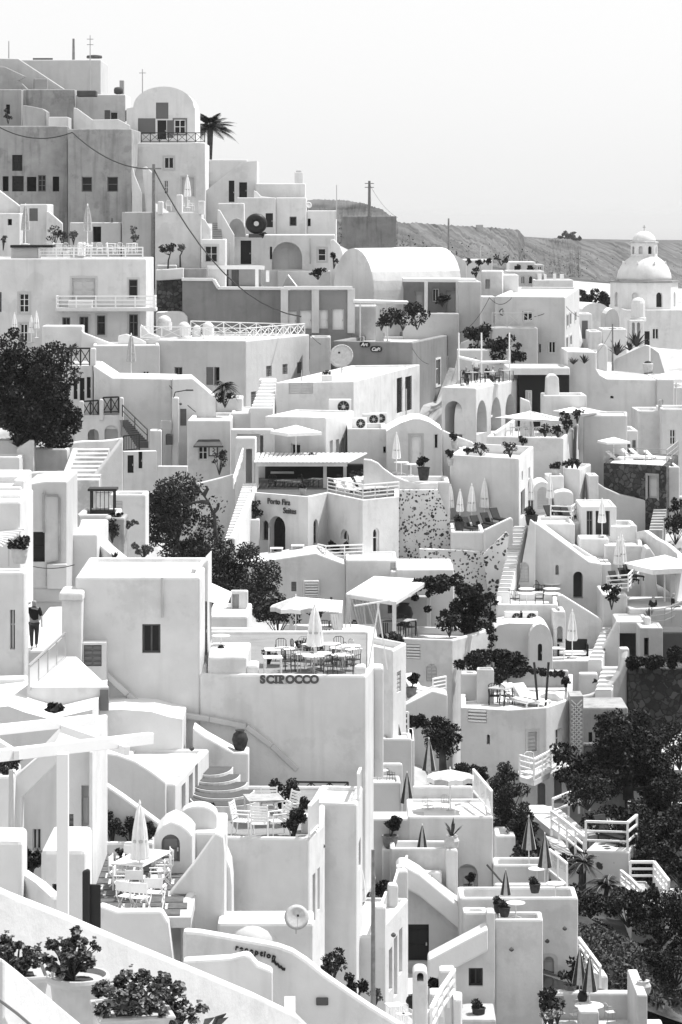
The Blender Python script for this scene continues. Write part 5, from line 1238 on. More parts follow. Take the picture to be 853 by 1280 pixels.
def sail(pts,D,parent,sag=.25):
 P=[at(x,y,D+dd) for x,y,dd in pts]; b=MB(); n=8
 A,B_,C_=P[0],P[1],P[2]; vs=[]; idx={}
 for i in range(n+1):
  for j in range(n+1-i):
   u,v=i/n,j/n; w_=1-u-v; q=A*w_+B_*u+C_*v; q.z -= sag*27*u*v*w_; q+=(((A+B_+C_)/3)-q)*.35*(1-27*u*v*w_)*(1 if min(u,v,w_)<.01 and max(u,v,w_)<.99 else 0)*.3; idx[i,j]=len(vs); vs.append(q)
 fs=[]
 for i in range(n):
  for j in range(n-i):
   fs.append((idx[i,j],idx[i+1,j],idx[i,j+1]))
   if i+j<n-1: fs.append((idx[i+1,j],idx[i+1,j+1],idx[i,j+1]))
 k=len(vs); b.add(vs+[v-Vector((0,0,.03)) for v in vs],fs+[tuple(k+q for q in reversed(f)) for f in fs]); return b.build('cloth','canvas',parent,smooth=True,fix=False)
sail([(356,258,-1),(450,240,3),(530,268,-1)],128,o); sail([(450,240,3),(530,258,4),(530,268,-1)],128,o)
o=thing('shade_sail','second white shade sail joined to the right of the large one','shade sail',at(580,290,129)); sail([(510,240,0),(575,226,4),(655,243,0)],130,o); sail([(510,240,0),(655,243,0),(580,250,-3)],130,o)
for i,x_ in enumerate((452,580)): pole(['white post under the large shade sail','white post under the second shade sail'][i],x_,245 if i==0 else 232,310,129,.05,name='sail_post',cat='post'); win(450,400,2.1166)
win(450,400,2.1166)
rt2=house('restaurant_terrace','white terrace block under the shade sails with tables on it','terrace',[(336,307),(539,312),(606,252)],D=125.5,yb=425,close=True,par=(.8,.25))
for i,(x_,y_) in enumerate([(395,300),(420,302),(445,298),(470,302),(495,300),(515,296)]):
 put('table_w' if i % 2 else 'chair_w',None,['white chair left under the shade sail','white table left under the shade sail','white chair in the middle under the shade sail','white table in the middle under the shade sail','white chair right under the shade sail','white table right under the shade sail'][i],'table' if i % 2 else 'chair',at(x_,y_+12,128.5),i*.7,1.0,'seats under the shade sail')
for i,(x,y) in enumerate([(525,310),(540,275),(548,300),(575,270),(490,306)]):
 bush(['dark plant on the terrace corner under the sails','dark plant behind the large sail tip','dark plant below the gap between the sails','dark plant on the terrace side wall','low dark plant on the terrace front edge'][i],at(x,y,127),.4,.9,220,.1,'leaf_dark',175+i,group='plants under the sails')
gw=block('grey_cube_house','grey white cube house right of the shade sails','house',592,252,706,450,129,4,-6,mat='cream',par=(.12,.2))
block('terrace_house','white stepped house with door and window right of the grey white cube','house',700,292,735,450,131,4,0,ops=(('s',706,325,715,355),('s',721,318,730,350)))
block('white_house','bright white house end with a round window behind the dark stone house','house',735,240,802,430,134,4,0,ops=(('aw',790,210,800,245),))
ds=house('dark_stone_house','dark rubble stone house with a railed sun terrace on its roof','house',[(644,378),(813,386),(842,356)],D=124.5,yb=480,close=True,mat='darkstone',par=(.1,.3),ops=(('D',762,412,786,472,0,{'m': 'lshutter','t': 'old'}),))
block('side_wing','white right end of the dark stone house','house',815,388,846,480,124.0,5,0,mat='white')
railing('thin metal railing on the dark stone house roof',[at(646,376,124.7),at(812,384,124.7),at(842,358,132)],.95,'bars','steel',1.4,r=.025,nr=2)
for i,(x_,y_) in enumerate([(728,368),(750,366),(790,372),(690,374)]): put('lounger_w',None,['white lounger left on the dark stone house','white lounger second from left on the dark stone house','white lounger right on the dark stone house','white lounger at the left end of the dark stone house'][i],'lounger',at(x_,y_+6,127),1.1,.9,'loungers on the dark stone house')
put('parasol_square',None,'white flat open parasol on the dark stone house roof','parasol',at(672,372,127),.3,.6,'open square parasols')
shape('curved_wall','long grey wall sweeping down below the dark stone house','wall',[(626,560),(628,430),(650,445),(690,462),(780,482),(783,545),(783,580)],123.5,.6,mat='cream')
block('rubble_wall','dark rough rock wall right of the dark stone house','wall',818,476,880,640,125,2,0,mat='greystone',par=None,bevel=.25)
stairs('grey stone steps at the right edge',at(765,560,119),at(800,560,119),at(778,500,123),at(812,500,123),8,'old')
bush('dark bush at the right edge beside the stone steps',at(835,590,121),1.1,2.8,900,.13,'leaf_dark',181)
bush('dark plant hanging over the rough rock wall',at(842,520,123),.6,1.2,300,.12,'leaf_dark',182)
sv=shape('vaulted_hut','small white vaulted hut with a framed pale door','house',[(70,395),(70,295),(85,285),(110,272),(140,262),(160,262),(184,270),(218,292),(218,395)],121.5,5,0,roof='bright',ops=(('D',134,306,163,392,0,{'t': 'pale','m': 'paint'}),('w',197,302,207,340)))
block('white_house','low white house with a dark slit left of the vaulted hut','house',-32,288,70,400,122.5,5,0,ops=(('o',62,335,69,352),))
shape('sloped_wall','white wall sloping down right of the vaulted hut','wall',[(219,400),(219,291),(250,305),(300,324),(305,350),(305,400)],123.5,.5)
ct=house('cube_terrace','large white cube house with a planted roof terrace','house',[(238,356),(421,366),(459,334)],D=119,yb=545,close=True,par=(.55,.25),ops=(('w',428,400,432,425,1),('w',446,390,451,420,1),('d',426,450,437,520,1)))
for i,(x,y,r_,h_) in enumerate([(320,356,.45,.55),(398,362,.35,.65),(430,334,.28,.5),(285,352,.5,.3)]):
 bush(['round dark shrub left on the cube terrace','round clipped shrub at the front of the cube terrace','round shrub in a pot at the back corner of the cube terrace','low spreading shrub at the left of the cube terrace'][i],at(x,y,120.5 if i != 2 else 125),r_*1.3,h_*1.4,420,.08,'leaf',185+i,group='shrubs on the cube terrace')
block('planter','long white raised bed behind the cube terrace shrubs','planter',262,338,332,360,123,.6,0,terr=False,sink=.1,par=(.1,.1))
for i,(x,y) in enumerate([(240,385),(250,340)]): put('pot_urn_plant',pot_plant('leaf','greycanvas',1.05,9,.22,.5),['tall grey pot with a plant on the cube terrace step','pot with a plant behind the cube terrace step'][i],'potted plant',at(x,y,118.5+i*3),0,.9,'potted plants')
cp=block('sun_terrace','white sun terrace with a rounded parapet above the speckled wall','terrace',-20,428,238,470,116.5,4,0,par=(.35,.3))
shape('curved_parapet','white parapet swooping down from the dark restaurant to the speckled wall','wall',[(10,520),(10,368),(30,370),(48,378),(62,392),(90,412),(122,425),(160,432),(206,430),(206,450),(206,520)],115.6,.5)
sp1=shape('speckled_wall','white wall studded with dark volcanic stones','wall',[(98,640),(98,450),(206,450),(222,490),(246,560),(262,610),(332,625),(332,640)],115.2,1.5,mat='speckle',bevel=0)
parasol('white',97,405,118,2.4,'white closed parasol on the sun terrace by the vaulted hut')
for i,(x_,y_) in enumerate([(110,405),(135,410)]): put('table_rw',round_table('paint',.45,'whitemetal'),['white round table left on the sun terrace','white round table right on the sun terrace'][i],'table',at(x_,y_+4,118),0,1.0,'round tables on the sun terrace')
put('pot_big',pot_plant('leaf_dark','charcoal',1.5,12,.36,.8,300,.12,.42),'large dark urn with a plant on the rounded parapet','potted plant',at(169,424,116),0,.95,'potted plants')
zl=at(330,560,113.5)
block('lounge_terrace','white terrace parapet in front of the dark loungers','terrace',243,560,330,650,113.5,5,0,par=(.5,.25))
shape('sloped_parapet','white slanting parapet right of the dark loungers','wall',[(330,650),(330,556),(402,522),(406,530),(406,640)],113.2,.4,8)
parasol('white',296,548,117.5,2.1,'tall white closed parasol in the middle of the dark loungers',s=1.0); parasol('white',330,540,117.8,2.3,'tall white closed parasol right above the dark loungers',s=1.05)
parasol('white',265,540,117,1.8,'white closed parasol left beside the dark loungers',s=.8); parasol('white',240,532,118,1.9,'white closed parasol at the speckled wall end',s=.85); parasol('white',503,505,120.5,1.8,'white closed parasol between dome arch and dark chairs',s=.85); parasol('white',452,512,121,1.8,'white closed parasol in front of the cube house side door',s=.9)
for i,(x_,y_) in enumerate([(292,552),(318,548),(345,540),(370,528)]): put('lounger_d',lounger('dark','iron',55),['dark lounger leftmost in the row of four','dark lounger second in the row of four','dark lounger third in the row of four','dark lounger rightmost in the row of four'][i],'lounger',at(x_,y_+10,116),.5,.85,'dark loungers')
put('pot_round',pot_plant('leaf','charcoal',.8,14,.3,.5),'round dark planter at the left end of the dark loungers','potted plant',at(264,556,114.8),0,1,'potted plants')
shape('arch_wall','white half round arch front with a radiating vent','wall',[(458,520),(458,455)]+arcpts(458,455,508,428,10)[1:]+[(508,520)],121,3,ops=(('as',470,442,498,500,0,{'m': 'cream','rec': .05}),),roof='bright')
shape('arch_wall','small white round topped wall right of the radiating vent','wall',[(515,520),(515,462)]+arcpts(515,462,565,452,8)[1:]+[(565,520)],121.5,2)
pwb=house('plant_wall_house','white block with plants along its top and one arched dark slit','house',[(539,392),(583,394),(612,380)],D=123,yb=510,close=True,par=(.2,.2),ops=(('ao',595,434,604,472,1),))
for i,x in enumerate((548,562,576)): bush(['dark plant left along the block top with the arched slit','dark plant in the middle of the block top with the arched slit','dark plant right along the block top with the arched slit'][i],at(x,392,123.3),.3,.6,160,.09,'leaf',190+i,group='plants on the slit block')
block('white_house','small white stepped block below the restaurant terrace with a pot on top','house',495,412,540,520,122.5,2,0)
put('pot_white',None,'pale bowl with a plant on the small stepped block','potted plant',at(518,414,123),0,1.1,'potted plants')
block('white_house','white stepped end block right of the arched slit','house',606,412,630,520,122.5,2,0)
block('lounge_deck','white deck with dark chairs in front of the radiating vent','terrace',460,535,582,600,117.5,5,0,par=(.1,.2))
railing('white railing at the right of the dark chairs deck',[at(505,532,117.8),at(560,534,117.8),at(580,520,121)],.9,'bars','whitemetal',1.2)
for i,(x_,y_) in enumerate([(512,522),(535,524),(555,522)]): put('lounger_d',None,['dark lounger left on the small white deck','dark lounger in the middle of the small white deck','dark lounger right on the small white deck'][i],'lounger',at(x_,y_+8,119.5),.5,.85,'dark loungers')
block('portal_frame_house','white flat frame house with a grey glazed front and parasol','house',584,492,678,580,117,4,0,par=(.1,.2),ops=(('w',600,505,616,572,0,{'m': 'shutter'}),('o',624,505,662,572,0,{'m': 'slate'})))
parasol('white',641,572,116,2.2,'white closed parasol in front of the grey glazed house')
block('white_house','pale terrace wall in front of the grey glazed house','wall',582,578,660,680,115,2,0,par=(.1,.2))
block('white_house','white cube right of the grey glazed house','house',655,545,735,640,118,3,0)
put('table_rw',None,'white round table beside the cube of the glazed house','table',at(690,586,114),0,1.2,'round tables by the glazed house')
win(500,640,2.4164)
tri=shape('stair_house','white house with a long wall slanting down right and an arched niche window','house',[(398,300),(398,40),(412,34),(425,42),(572,150),(610,156),(612,300)],112.5,5,0,ops=(('an',470,160,480,190),('ao',524,180,553,262,0,{'m': 'slate'})))
shape('stair_wall','tall slanting white wall at the right side of the long stairs','wall',[(318,262),(322,225),(395,22),(410,34),(408,262)],112.0,.45,ops=(('as',362,152,390,212,0,{'m': 'lshutter'}),))
stairs('long steep white stairs between the speckled wall and the slanting wall',at(293,252,109.8),at(330,252,109.8),at(345,44,115),at(384,46,115),18,'bright',tread='cream')
shape('speckled_wall','lower speckled stone wall left of the long steep stairs','wall',[(60,260),(60,112),(190,116),(262,122),(300,240),(300,260)],113.2,.5,mat='speckle',bevel=0)
shape('stair_wall','low speckled wall edging the long steep stairs','wall',[(252,130),(262,118),(322,60),(330,70),(296,240),(290,240)],112.2,.35,mat='speckle',bevel=0)
put('pot_round',None,'dark round planter at the top of the slanting wall','potted plant',at(398,40,113.4),0,1.2,'potted plants')
block('right_wing','white wing with a slanted shoulder right of the slanting house','house',612,158,640,300,112.7,4,0)
block('upper_terrace','white terrace wall behind the slanting roof line','terrace',424,35,530,140,116,4,0,par=(.2,.2))
shape('sloped_wall','second white slanting roof line behind the first','wall',[(522,200),(522,100),(530,100),(612,152),(612,200)],114.5,.5)
block('terrace_wall','pale terrace wall with loose white parasols on it','terrace',545,92,612,170,115,3,0,par=(.1,.2))
block('terrace_wall','white curved terrace right of the pale terrace wall','terrace',615,100,735,220,114.5,4,-5,par=(.25,.25))
for i,(x_,y_) in enumerate([(660,205),(672,200)]): parasol('white',x_,y_,112.5,1.9,['white closed parasol left on the curved terrace','white closed parasol right on the curved terrace'][i],s=.95,group='parasol pair')
for i,(x_,y_) in enumerate([(660,215),(690,205),(705,195)]): put('lounger_d',None,['dark lounger left below the parasol pair','dark lounger in the middle below the parasol pair','dark lounger right below the parasol pair'][i],'lounger',at(x_,y_+10,110.5),.5,.8,'dark loungers')
railing('white railing below the parasol pair',[at(625,245,109),at(690,240,109),at(722,205,112)],.9,'bars','whitemetal',1.1,nr=3)
block('lower_deck','white deck block under the parasol pair','terrace',615,250,690,330,109.2,4,0,par=(.1,.2))
bush('dark plants on the deck under the parasol pair',at(640,290,108.6),.5,1.5,380,.12,'leaf_dark',195)
shape('arch_buttress','rounded white buttress wall right of the parasol pair','wall',[(738,220),(738,140),(745,112),(755,108),(770,130),(788,180),(788,220)],113,2)
wallrun('curved_wall','white curved wall sweeping down to the right edge',[(720,60,117),(745,55,116.5),(780,80,115),(810,95,114),(845,125,113),(850,150,112),(825,185,110.5)],2.0,.35)
block('white_house','white block with a flat top behind the curved sweeping wall','house',640,40,715,100,117,3,0)
put('parasol_square',None,'very wide white open parasol at the right edge above the pale terrace','parasol',at(800,300,110.5),.4,1.25,'open square parasols')
shape('white_wall','white wall sloping down from the dark table terrace to the stairs','wall',[(478,460),(478,252),(490,250),(600,318),(612,330),(612,460)],108.5,.5)
parasol('white',521,440,106,2.4,'white closed parasol before the sloping wall by the bench',s=1.0)
o=thing('bench','dark cushioned bench with white seat pads below the sloping wall','bench',at(522,445,106)); q=at(522,445,106.6)
MB().box(q+Vector((0,0,.4)),(1.5,.6,.12)).build('seat','paint',o,.03); MB().box(q+Vector((0,.3,.7)),(1.6,.12,.7)).build('backrest','dark',o,.04)
for xx in (-.78,.78): MB().box(q+Vector((xx,0,.42)),(.1,.65,.84)).build('armrest','dark',o,.03)
block('seat_terrace','white terrace with the dark bench and a low table','terrace',400,448,612,560,105,4,0,par=(.1,.2))
put('table_w',None,'low white table left of the dark bench','table',at(478,448,105.8),0,.9,'white tables')
stairs('white stairs climbing right of the sloping wall',at(568,455,104.5),at(610,455,104.5),at(612,350,109),at(640,352,109),9,'bright',tread='cream')
stairs('lower white stairs beside the sweeping parapet',at(590,545,102),at(640,545,102),at(612,468,105),at(662,470,105),6,'bright',tread='cream')
shape('stair_wall','white pointed wall beside the white portal','wall',[(612,460),(612,412),(656,330),(664,330),(664,460)],106,.5)
pt=block('portal_house','flat white portal house with a wide dark doorway','house',656,330,756,470,106.5,3,0,par=(.1,.25),ops=(('o',662,366,724,450,0,{'m': 'slate','rec': 1.2}),),mat='cream')
block('pillar','white square pillar at the right of the dark doorway','pillar',740,318,758,400,105.8,.6,0,par=None,terr=False)
tcr=block('pale_terrace','pale open terrace below the wide parasol','terrace',690,292,900,345,108.5,5,0,par=None,mat='cream',roof='floor')
for i,(x_,y_) in enumerate([(765,312),(825,305)]): figure(['seated guest left below the wide parasol','seated guest right below the wide parasol'][i],at(x_,y_+8,109),1.7,.6+i,'cloth',sit=True)
railing('thin steel railing below the wide parasol',[at(758,350,106),at(800,345,107),at(880,310,111)],.95,'bars','steel',1.4,r=.025)
agave('pale agave plant at the pale terrace corner',at(752,320,107.5),.8,197,mat='leaf_pale')
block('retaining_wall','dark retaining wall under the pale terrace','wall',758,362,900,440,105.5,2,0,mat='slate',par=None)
block('grey_hut','grey hut face below the thin steel railing','house',725,350,795,440,104.8,2,0,mat='pale',par=(.05,.2),ops=(('o',738,380,752,436),))
win(500,640,2.4164)
wallrun('sweeping_parapet','white rounded parapet sweeping down from the pillar to the lattice tower',[(680,412,103.5),(676,440,103.2),(660,480,103),(640,510,102.8),(610,535,102.5),(575,550,102.3),(540,556,102.2)],2.2,.35,mat='pale')
block('pillar','white square pillar at the head of the sweeping parapet','pillar',665,412,695,500,103.4,.7,0,par=None)
block('hedge_wall','dark planted stone terrace wall right of the sweeping parapet','wall',690,470,960,560,103,2,-4,mat='darkstone',par=None)
creeper('dark trimmed hedge along the stone terrace wall',[at(694,462,102.8),at(770,452,102.5),at(880,425,102)],.5,4200,.1,'leaf_dark',198,'hedge','hedge')
block('spotted_wall','low white wall dotted with dark stones beside the lower stairs','wall',540,488,600,560,103.5,.6,0,mat='spotted',par=None)
tt=block('table_terrace','white block with a roof terrace full of dark tables','terrace',292,278,476,345,107.5,5.5,-4,par=(.5,.25))
for i in range(12):
 x_,y_=345+(i % 4)*38,236+(i // 4)*15
 k=i % 2
 nm=['left end of the back row','left of centre in the back row','right of centre in the back row','right end of the back row','left end of the middle row','left of centre in the middle row','right of centre in the middle row','right end of the middle row','left end of the front row','left of centre in the front row','right of centre in the front row','right end of the front row'][i]
 put('table_rw' if k else 'chair_d',None,('white round table' if k else 'dark chair')+' at the '+nm+' of the table terrace','table' if k else 'chair',at(x_,y_+22,112.5-(i // 4)*1.2),i*1.1,1.05,'seats of the dark table terrace')
for i,x_ in enumerate((343,388)): ac(x_,317,107.2,1.05,['air conditioner left on the dark table terrace wall','air conditioner right on the dark table terrace wall'][i])
vv=shape('vaulted_hut','white barrel vaulted hut with a slit door below the two air conditioners','house',[(388,455),(388,395)]+arcpts(388,395,462,338,10)[1:]+[(462,455)],104.9,3,0,roof='bright',ops=(('ad',417,398,430,450),))
shape('vault_roof','long bright barrel roof running left of the slit door','roof',[(288,450),(288,352),(300,342),(330,336),(425,338),(425,450)],105.5,3.2,0,roof='bright')
block('side_wall','white blank wall right of the vaulted hut with a pale arched niche','wall',462,300,500,450,106.5,2,0,ops=(('an',475,345,492,395),))
# == rooms, vines and terraces between suites and the dark slope
win(230,640,2.843)
sb=shape('suites_basement','white lower house with a slatted vent box under the suites','house',[(205,365),(205,182),(300,172),(470,146),(576,186),(576,365)],109,4,0,ops=(('s',382,248,400,282),('s',374,308,392,342),('s',520,302,528,345)))
block('vent_box','white slatted vent box on the wall below the suites','vent',424,244,482,302,108.7,.5,0,par=None,terr=False,sink=0,ops=(('l',430,250,478,298),))
block('side_wing','white wing right of the vent box with a grey lattice strip','house',577,170,755,300,108.5,4,0,par=(.1,.2),ops=(('s',734,150+30,752,245,0,{'m': 'pale'}),))
block('terrace_slab','low white roof slab at the foot of the speckled wall','roof',756,204,960,260,108,5,0,par=(.08,.2))
win(500,640,2.4164)
block('roof_block','flat white roof block in front of the speckled wall','house',-30,178,166,225,108.2,4,0,par=(.1,.2))
win(230,640,2.843)
o=thing('pergola','white slatted pergola over a dining terrace left of the vine','pergola',at(700,440,104)); x=MB()
L0,R0,L1,R1=at(580,290,103),at(748,322,101),at(680,258,108),at(870,280,107)
z_=at(748,318,101).z; 
for k in range(26):
 t=k/25; p,q=L0.lerp(R0,t),L1.lerp(R1,t); p.z=q.z=z_; x.beam(p,q,(R0-L0).length/26*.8,.06)
x.build('boards','bright',o,fix=False); y=MB()
for a,b_ in ((L0,R0),(L1,R1),(L0,L1),(R0,R1)): p,q=a.copy(),b_.copy(); p.z=q.z=z_-.1; y.beam(p,q,.14,.18)
y.build('beam','white',o,fix=False)
for p in (R0,L0.lerp(R0,.05),R1): MB().beam(Vector((p.x,p.y,z_)),Vector((p.x,p.y,z_-4.0 if p is R0 else z_-3)),.2,.2).build('post','white',o)
for i,(xa,xb) in enumerate([(588,640),(640,690)]):
 c_=MB(); n=14; tp=[at(xa+(xb-xa)*k/n,302+(xa-588)*.15+k*.6,103.4)+Vector((0,.12*math.sin(k*1.9),0)) for k in range(n+1)]; bt=[at(xa+(xb-xa)*(.25+.5*k/n)+(25 if i==0 else 30),435,103.4)+Vector((0,.08*math.sin(k*1.9),0)) for k in range(n+1)]
 for k in range(n): c_.poly([tp[k],tp[k+1],bt[k+1],bt[k]])
 c_.build('curtain','canvas',o,smooth=True)
block('dining_room','pale back wall of the pergola dining terrace','wall',640,300,880,460,107.3,.5,0,par=None,mat='pale',ops=(('o',725,318,740,360),))
for i,(x_,y_,k) in enumerate([(770,430,0),(805,436,0),(710,428,1),(740,436,1),(785,432,1)]):
 put('table_d' if k else 'chair_d',None,['dark chair in the middle of the pergola dining terrace','dark chair right on the pergola dining terrace','table left on the pergola dining terrace','table behind the pergola post','table at the right of the pergola dining terrace'][i],'table' if k else 'chair',at(x_,y_+8,104.5),i,1.15,'pergola dining seats')
put('urn_big',urn('black',1.2,.5),'big black urn under the pergola','urn',at(782,405,105.5),0,1)
bush('leafy plant at the foot of the pergola curtains',at(590,445,102),.5,.9,260,.1,'leaf_dark',200)
bush('leafy plant right of the pergola curtains',at(640,440,102),.4,.5,160,.1,'leaf',201)
o=thing('pergola','small white slatted pergola beside the open striped parasol','pergola',at(470,470,99)); x=MB()
L0,R0,L1,R1=at(382,352,99),at(556,358,98),at(400,340,102),at(560,346,101); z_=R0.z
for k in range(16): t=k/15; p,q=L0.lerp(R0,t),L1.lerp(R1,t); p.z=q.z=z_; x.beam(p,q,(R0-L0).length/16*.8,.06)
x.build('boards','bright',o,fix=False)
for p in (L0,R0,R1): MB().beam(Vector((p.x,p.y,z_)),Vector((p.x,p.y,z_-3.2)),.18,.18).build('post','white',o)
c_=MB(); n=10
for k in range(n): c_.poly([at(518+k*3,362,98.2),at(521+k*3,362,98.2),at(540+k*1.5,470,98.2)+Vector((0,.1*math.sin(k*2),0)),at(538.5+k*1.5,470,98.2)+Vector((0,.1*math.sin(k*2-2),0))])
c_.build('curtain','canvas',o,smooth=True)
block('pergola_terrace','white terrace floor block under the small pergola','terrace',300,470,690,600,97,7,0,par=None,roof='floor')
put('parasol_strip',open_parasol('canvas','greycanvas',1.25),'big open parasol with grey and white panels','parasol',at(398,478,95.5),.2,1.0)
for i,(x_,y_,k) in enumerate([(500,450,0),(540,450,0),(520,455,1)]): put('table_d' if k else 'chair_d',None,['dark chair left under the small pergola','dark chair right under the small pergola','table under the small pergola'][i],'table' if k else 'chair',at(x_,y_+12,98.5),i,1.1,'small pergola seats')
win(230,640,2.843)
bush('leafy dark shrub left of the big striped parasol',at(335,440,99),1.3,2.3,900,.14,'leaf_dark',202)
bush('low dark shrub behind the big striped parasol',at(470,390,103),.7,1.0,300,.12,'leaf_dark',203)
for i in range(3): pole(['thin leaning stick left by the pergola curtain','thin leaning stick in the middle by the pergola curtain','thin leaning stick right by the pergola curtain'][i],560+16*i,335,440,101,.03,name='stick',cat='stick'); win(230,640,2.843)
pb=house('planter_block','white stepped block with plants in its top right of the name terrace','house',[(600,462),(742,490),(792,464)],D=91,yb=700,close=True,par=(.3,.2),ops=(('s',757,566,772,640,1,{'m': 'cream'}),))
bush('dark low plants in the top of the planter block',at(742,478,92.5),.7,.55,400,.1,'leaf',205,ry=.4)
bush('pale dry plant at the left end of the planter block',at(632,470,92.5),.6,.5,260,.1,'dry',206)
bush('round plant pot heap at the back of the planter block',at(755,462,94),.4,.5,260,.1,'leaf',207)
win(500,640,2.4164)
vr=house('vine_house','white house with a vent grille and round topped niche below the dining terrace','house',[(-90,378),(160,386),(276,352)],D=103.5,yb=610,close=True,par=(.4,.25),ops=(('l',20,400,62,444,0),('as',80,458,112,512,0,{'m': 'cream','rec': .06})))
creeper('big dark vine draped over the wall and the dining terrace',[at(35,225,107),at(90,215,106),at(150,218,105.5),at(210,235,105),at(275,262,104.5)],.55,4600,.12,'leaf_dark',210,hang=1.8)
tree('dark bushy part of the vine at the wall corner',at(205,375,105),at(205,225,105).z,1.05,1.3,5100,.094,'leaf_dark',211,'vine','climbing_vine',cl=29,cr=.29)
creeper('thin vine hanging down at the right of the dining wall',[at(275,262,103.6),at(272,320,103.4),at(278,400,103.2)],.28,500,.12,'leaf_dark',212)
bush('dark plants under the vine at the corner of the dining terrace',at(150,372,104),1.0,1.4,500,.13,'leaf_dark',213)
creeper('second dark vine spread over a white garden wall',[at(180,460,100.5),at(230,440,101),at(290,425,101.5),at(340,440,101.5),at(380,470,101.5)],.48,3000,.11,'leaf_dark',214,hang=.5)
tree('dark domed part of the second vine on the garden wall',at(300,520,101.5),at(300,408,101.5).z,1.75,.95,6120,.086,'leaf_dark',215,'vine','climbing_vine',cl=29,cr=.34)
creeper('thin trailing end of the second vine along the garden wall',[at(380,470,101.2),at(430,482,101),at(490,490,101),at(508,520,101)],.22,900,.11,'leaf_dark',216)
block('garden_wall','grey white garden wall behind the trailing vine','wall',325,480,510,600,101.6,.5,0,par=None,mat='pale')
wallrun('curved_wall','white curved wall end in the lounger terrace',[(430,552,99.5),(450,545,99),(475,548,98.8),(490,560,98.6)],1.2,.3)
block('pillar','white tall pillar beside the second vine','pillar',234,476,284,612,98.2,.8,0,mat='cream',par=(.1,.1))
block('garden_block','grey white recess wall left of the tall pillar','wall',186,488,236,610,98.8,1,0,mat='cream')
gl=house('lounge_block','white house with a lounge terrace, one dark window and a shuttered window','house',[(186,590),(324,598),(442,590),(520,564),(520,None,103),(186,None,103)],D=96,yb=800,par=(.35,.25),ops=(('l',206,596,262,636,0),('ao',262,672,272,702,0),('s',387,664,413,722,1,{'t': 'cream','m': 'trim'}),('w',469,655,488,715,2)))
for i,(x_,y_) in enumerate([(365,575),(400,575)]): put('lounger_w',None,['white lounger left on the lounge terrace','white lounger right on the lounge terrace'][i],'lounger',at(x_,y_+12,98),.6,1.15,'white loungers on the lounge terrace')
for i,(x_,y_,k) in enumerate([(285,575,0),(305,570,1),(325,575,0)]): put('table_d' if k else 'chair_d',None,['dark chair left of the lounge terrace table','dark edged table on the lounge terrace','dark chair right of the lounge terrace table'][i],'table' if k else 'chair',at(x_,y_+14,98),i,1.2,'lounge terrace seats')
for i,x_ in enumerate((418,440)): p=at(x_,590,97.5); o=thing('leaning_stake',['dark leaning stake left on the lounge terrace','dark leaning stake right on the lounge terrace'][i],'stake',p); MB().tube([p,p+Vector((-.2+.35*i,0,2.2))],.06,6).build('shaft','iron',o)
for i,(x_,y_) in enumerate([(38,545),(62,540)]): put('lounger_w',None,['white lounger left before the vine house','white lounger right before the vine house'][i],'lounger',at(x_,y_+14,98.5),.6,1.1,'white loungers before the vine house')
shape('sloped_wall','white slanting parapet below the loungers of the vine house','wall',[(-20,640),(-20,600),(100,540),(144,552),(144,660),(-20,660)],96.5,1.5)
railing('white railing at the loungers of the vine house',[at(100,560,97.2),at(140,552,97.8)],.9,'bars','whitemetal',1,nr=4)
put('pot_plant',pot_plant('leaf_dark','clay',1.2,15,.28,.5,300,.12,.4),'dark pot plant left of the vine house loungers','potted plant',at(34,560,97.5),0,1,'potted plants')
ltw=block('lattice_tower','narrow grey tower clad in a diamond lattice','tower',516,556,552,850,97,1.5,0,mat='old',par=None,bevel=.02)
pl=Pl(at(516,556,97),0); a,b_=pl.uv(518,846),pl.uv(550,560); x=MB()
n=int((b_[1]-a[1])/.22)
for k in range(-6,n):
 for s in (1,-1):
  z0=a[1]+k*.22; w_=b_[0]-a[0]
  if z0<a[1] or z0+w_>b_[1]: continue
  x.beam(pl.P(a[0] if s>0 else b_[0],z0,-.03),pl.P(b_[0] if s>0 else a[0],z0+w_,-.03),.04,.05)
x.build('lattice','bright',ltw,fix=False)
dk=block('shaded_house','shaded stone house behind the big dark tree','house',552,590,690,820,99,3,0,mat='old',par=None,ops=(('d',570,665,582,725),('o',590,660,610,720),('ao',560,760,640,810,0)))
block('rubble_wall','pale rubble wall band under the shaded house','wall',552,700,640,760,98.4,.5,0,mat='greystone',par=None)
bal=thing('balcony','white balcony with bar railing on the lounge house','balcony',at(420,800,94.8))
A_,B2,C2=at(362,806,94.5),at(405,812,93.8),atz(480,772,at(405,812,93.8).z); A_.z=B2.z
D2=Vector((A_.x,141,A_.z)); E2=Vector((C2.x,141,C2.z))
MB().add([A_,B2,C2,E2,D2]+[v-Vector((0,0,.25)) for v in (A_,B2,C2,E2,D2)],[(0,1,2,3,4),(9,8,7,6,5),(0,5,6,1),(1,6,7,2),(2,7,8,3),(3,8,9,4),(4,9,5,0)]).build('slab','white',bal)
railing('white bar railing around the balcony of the lounge house',[A_,B2,C2],1.0,'bars','whitemetal',1.2,r=.045,nr=3,name='balcony_railing')
put('chair_w',None,'white chair on the balcony of the lounge house','chair',Vector((B2.x,B2.y+1.6,B2.z)),.4,1.1,'white chairs')
shape('niche_house','white base with two tall round niches under the balcony','house',[(372,940),(372,815),(410,815),(482,780),(514,770),(514,940)],95.2,2,0,ops=(('an',416,818,440,895,0,{'rec': 1}),('an',466,790,490,880,0,{'rec': 1})))
win(500,640,2.4164)
bush('dark tree like shrub at the foot of the two round niches',at(525,900,95),1.1,3.4,900,.13,'leaf_dark',217)
bush('dark plant in the middle of the lattice tower foot',at(540,830,95.5),.5,1.6,300,.12,'leaf_dark',218)
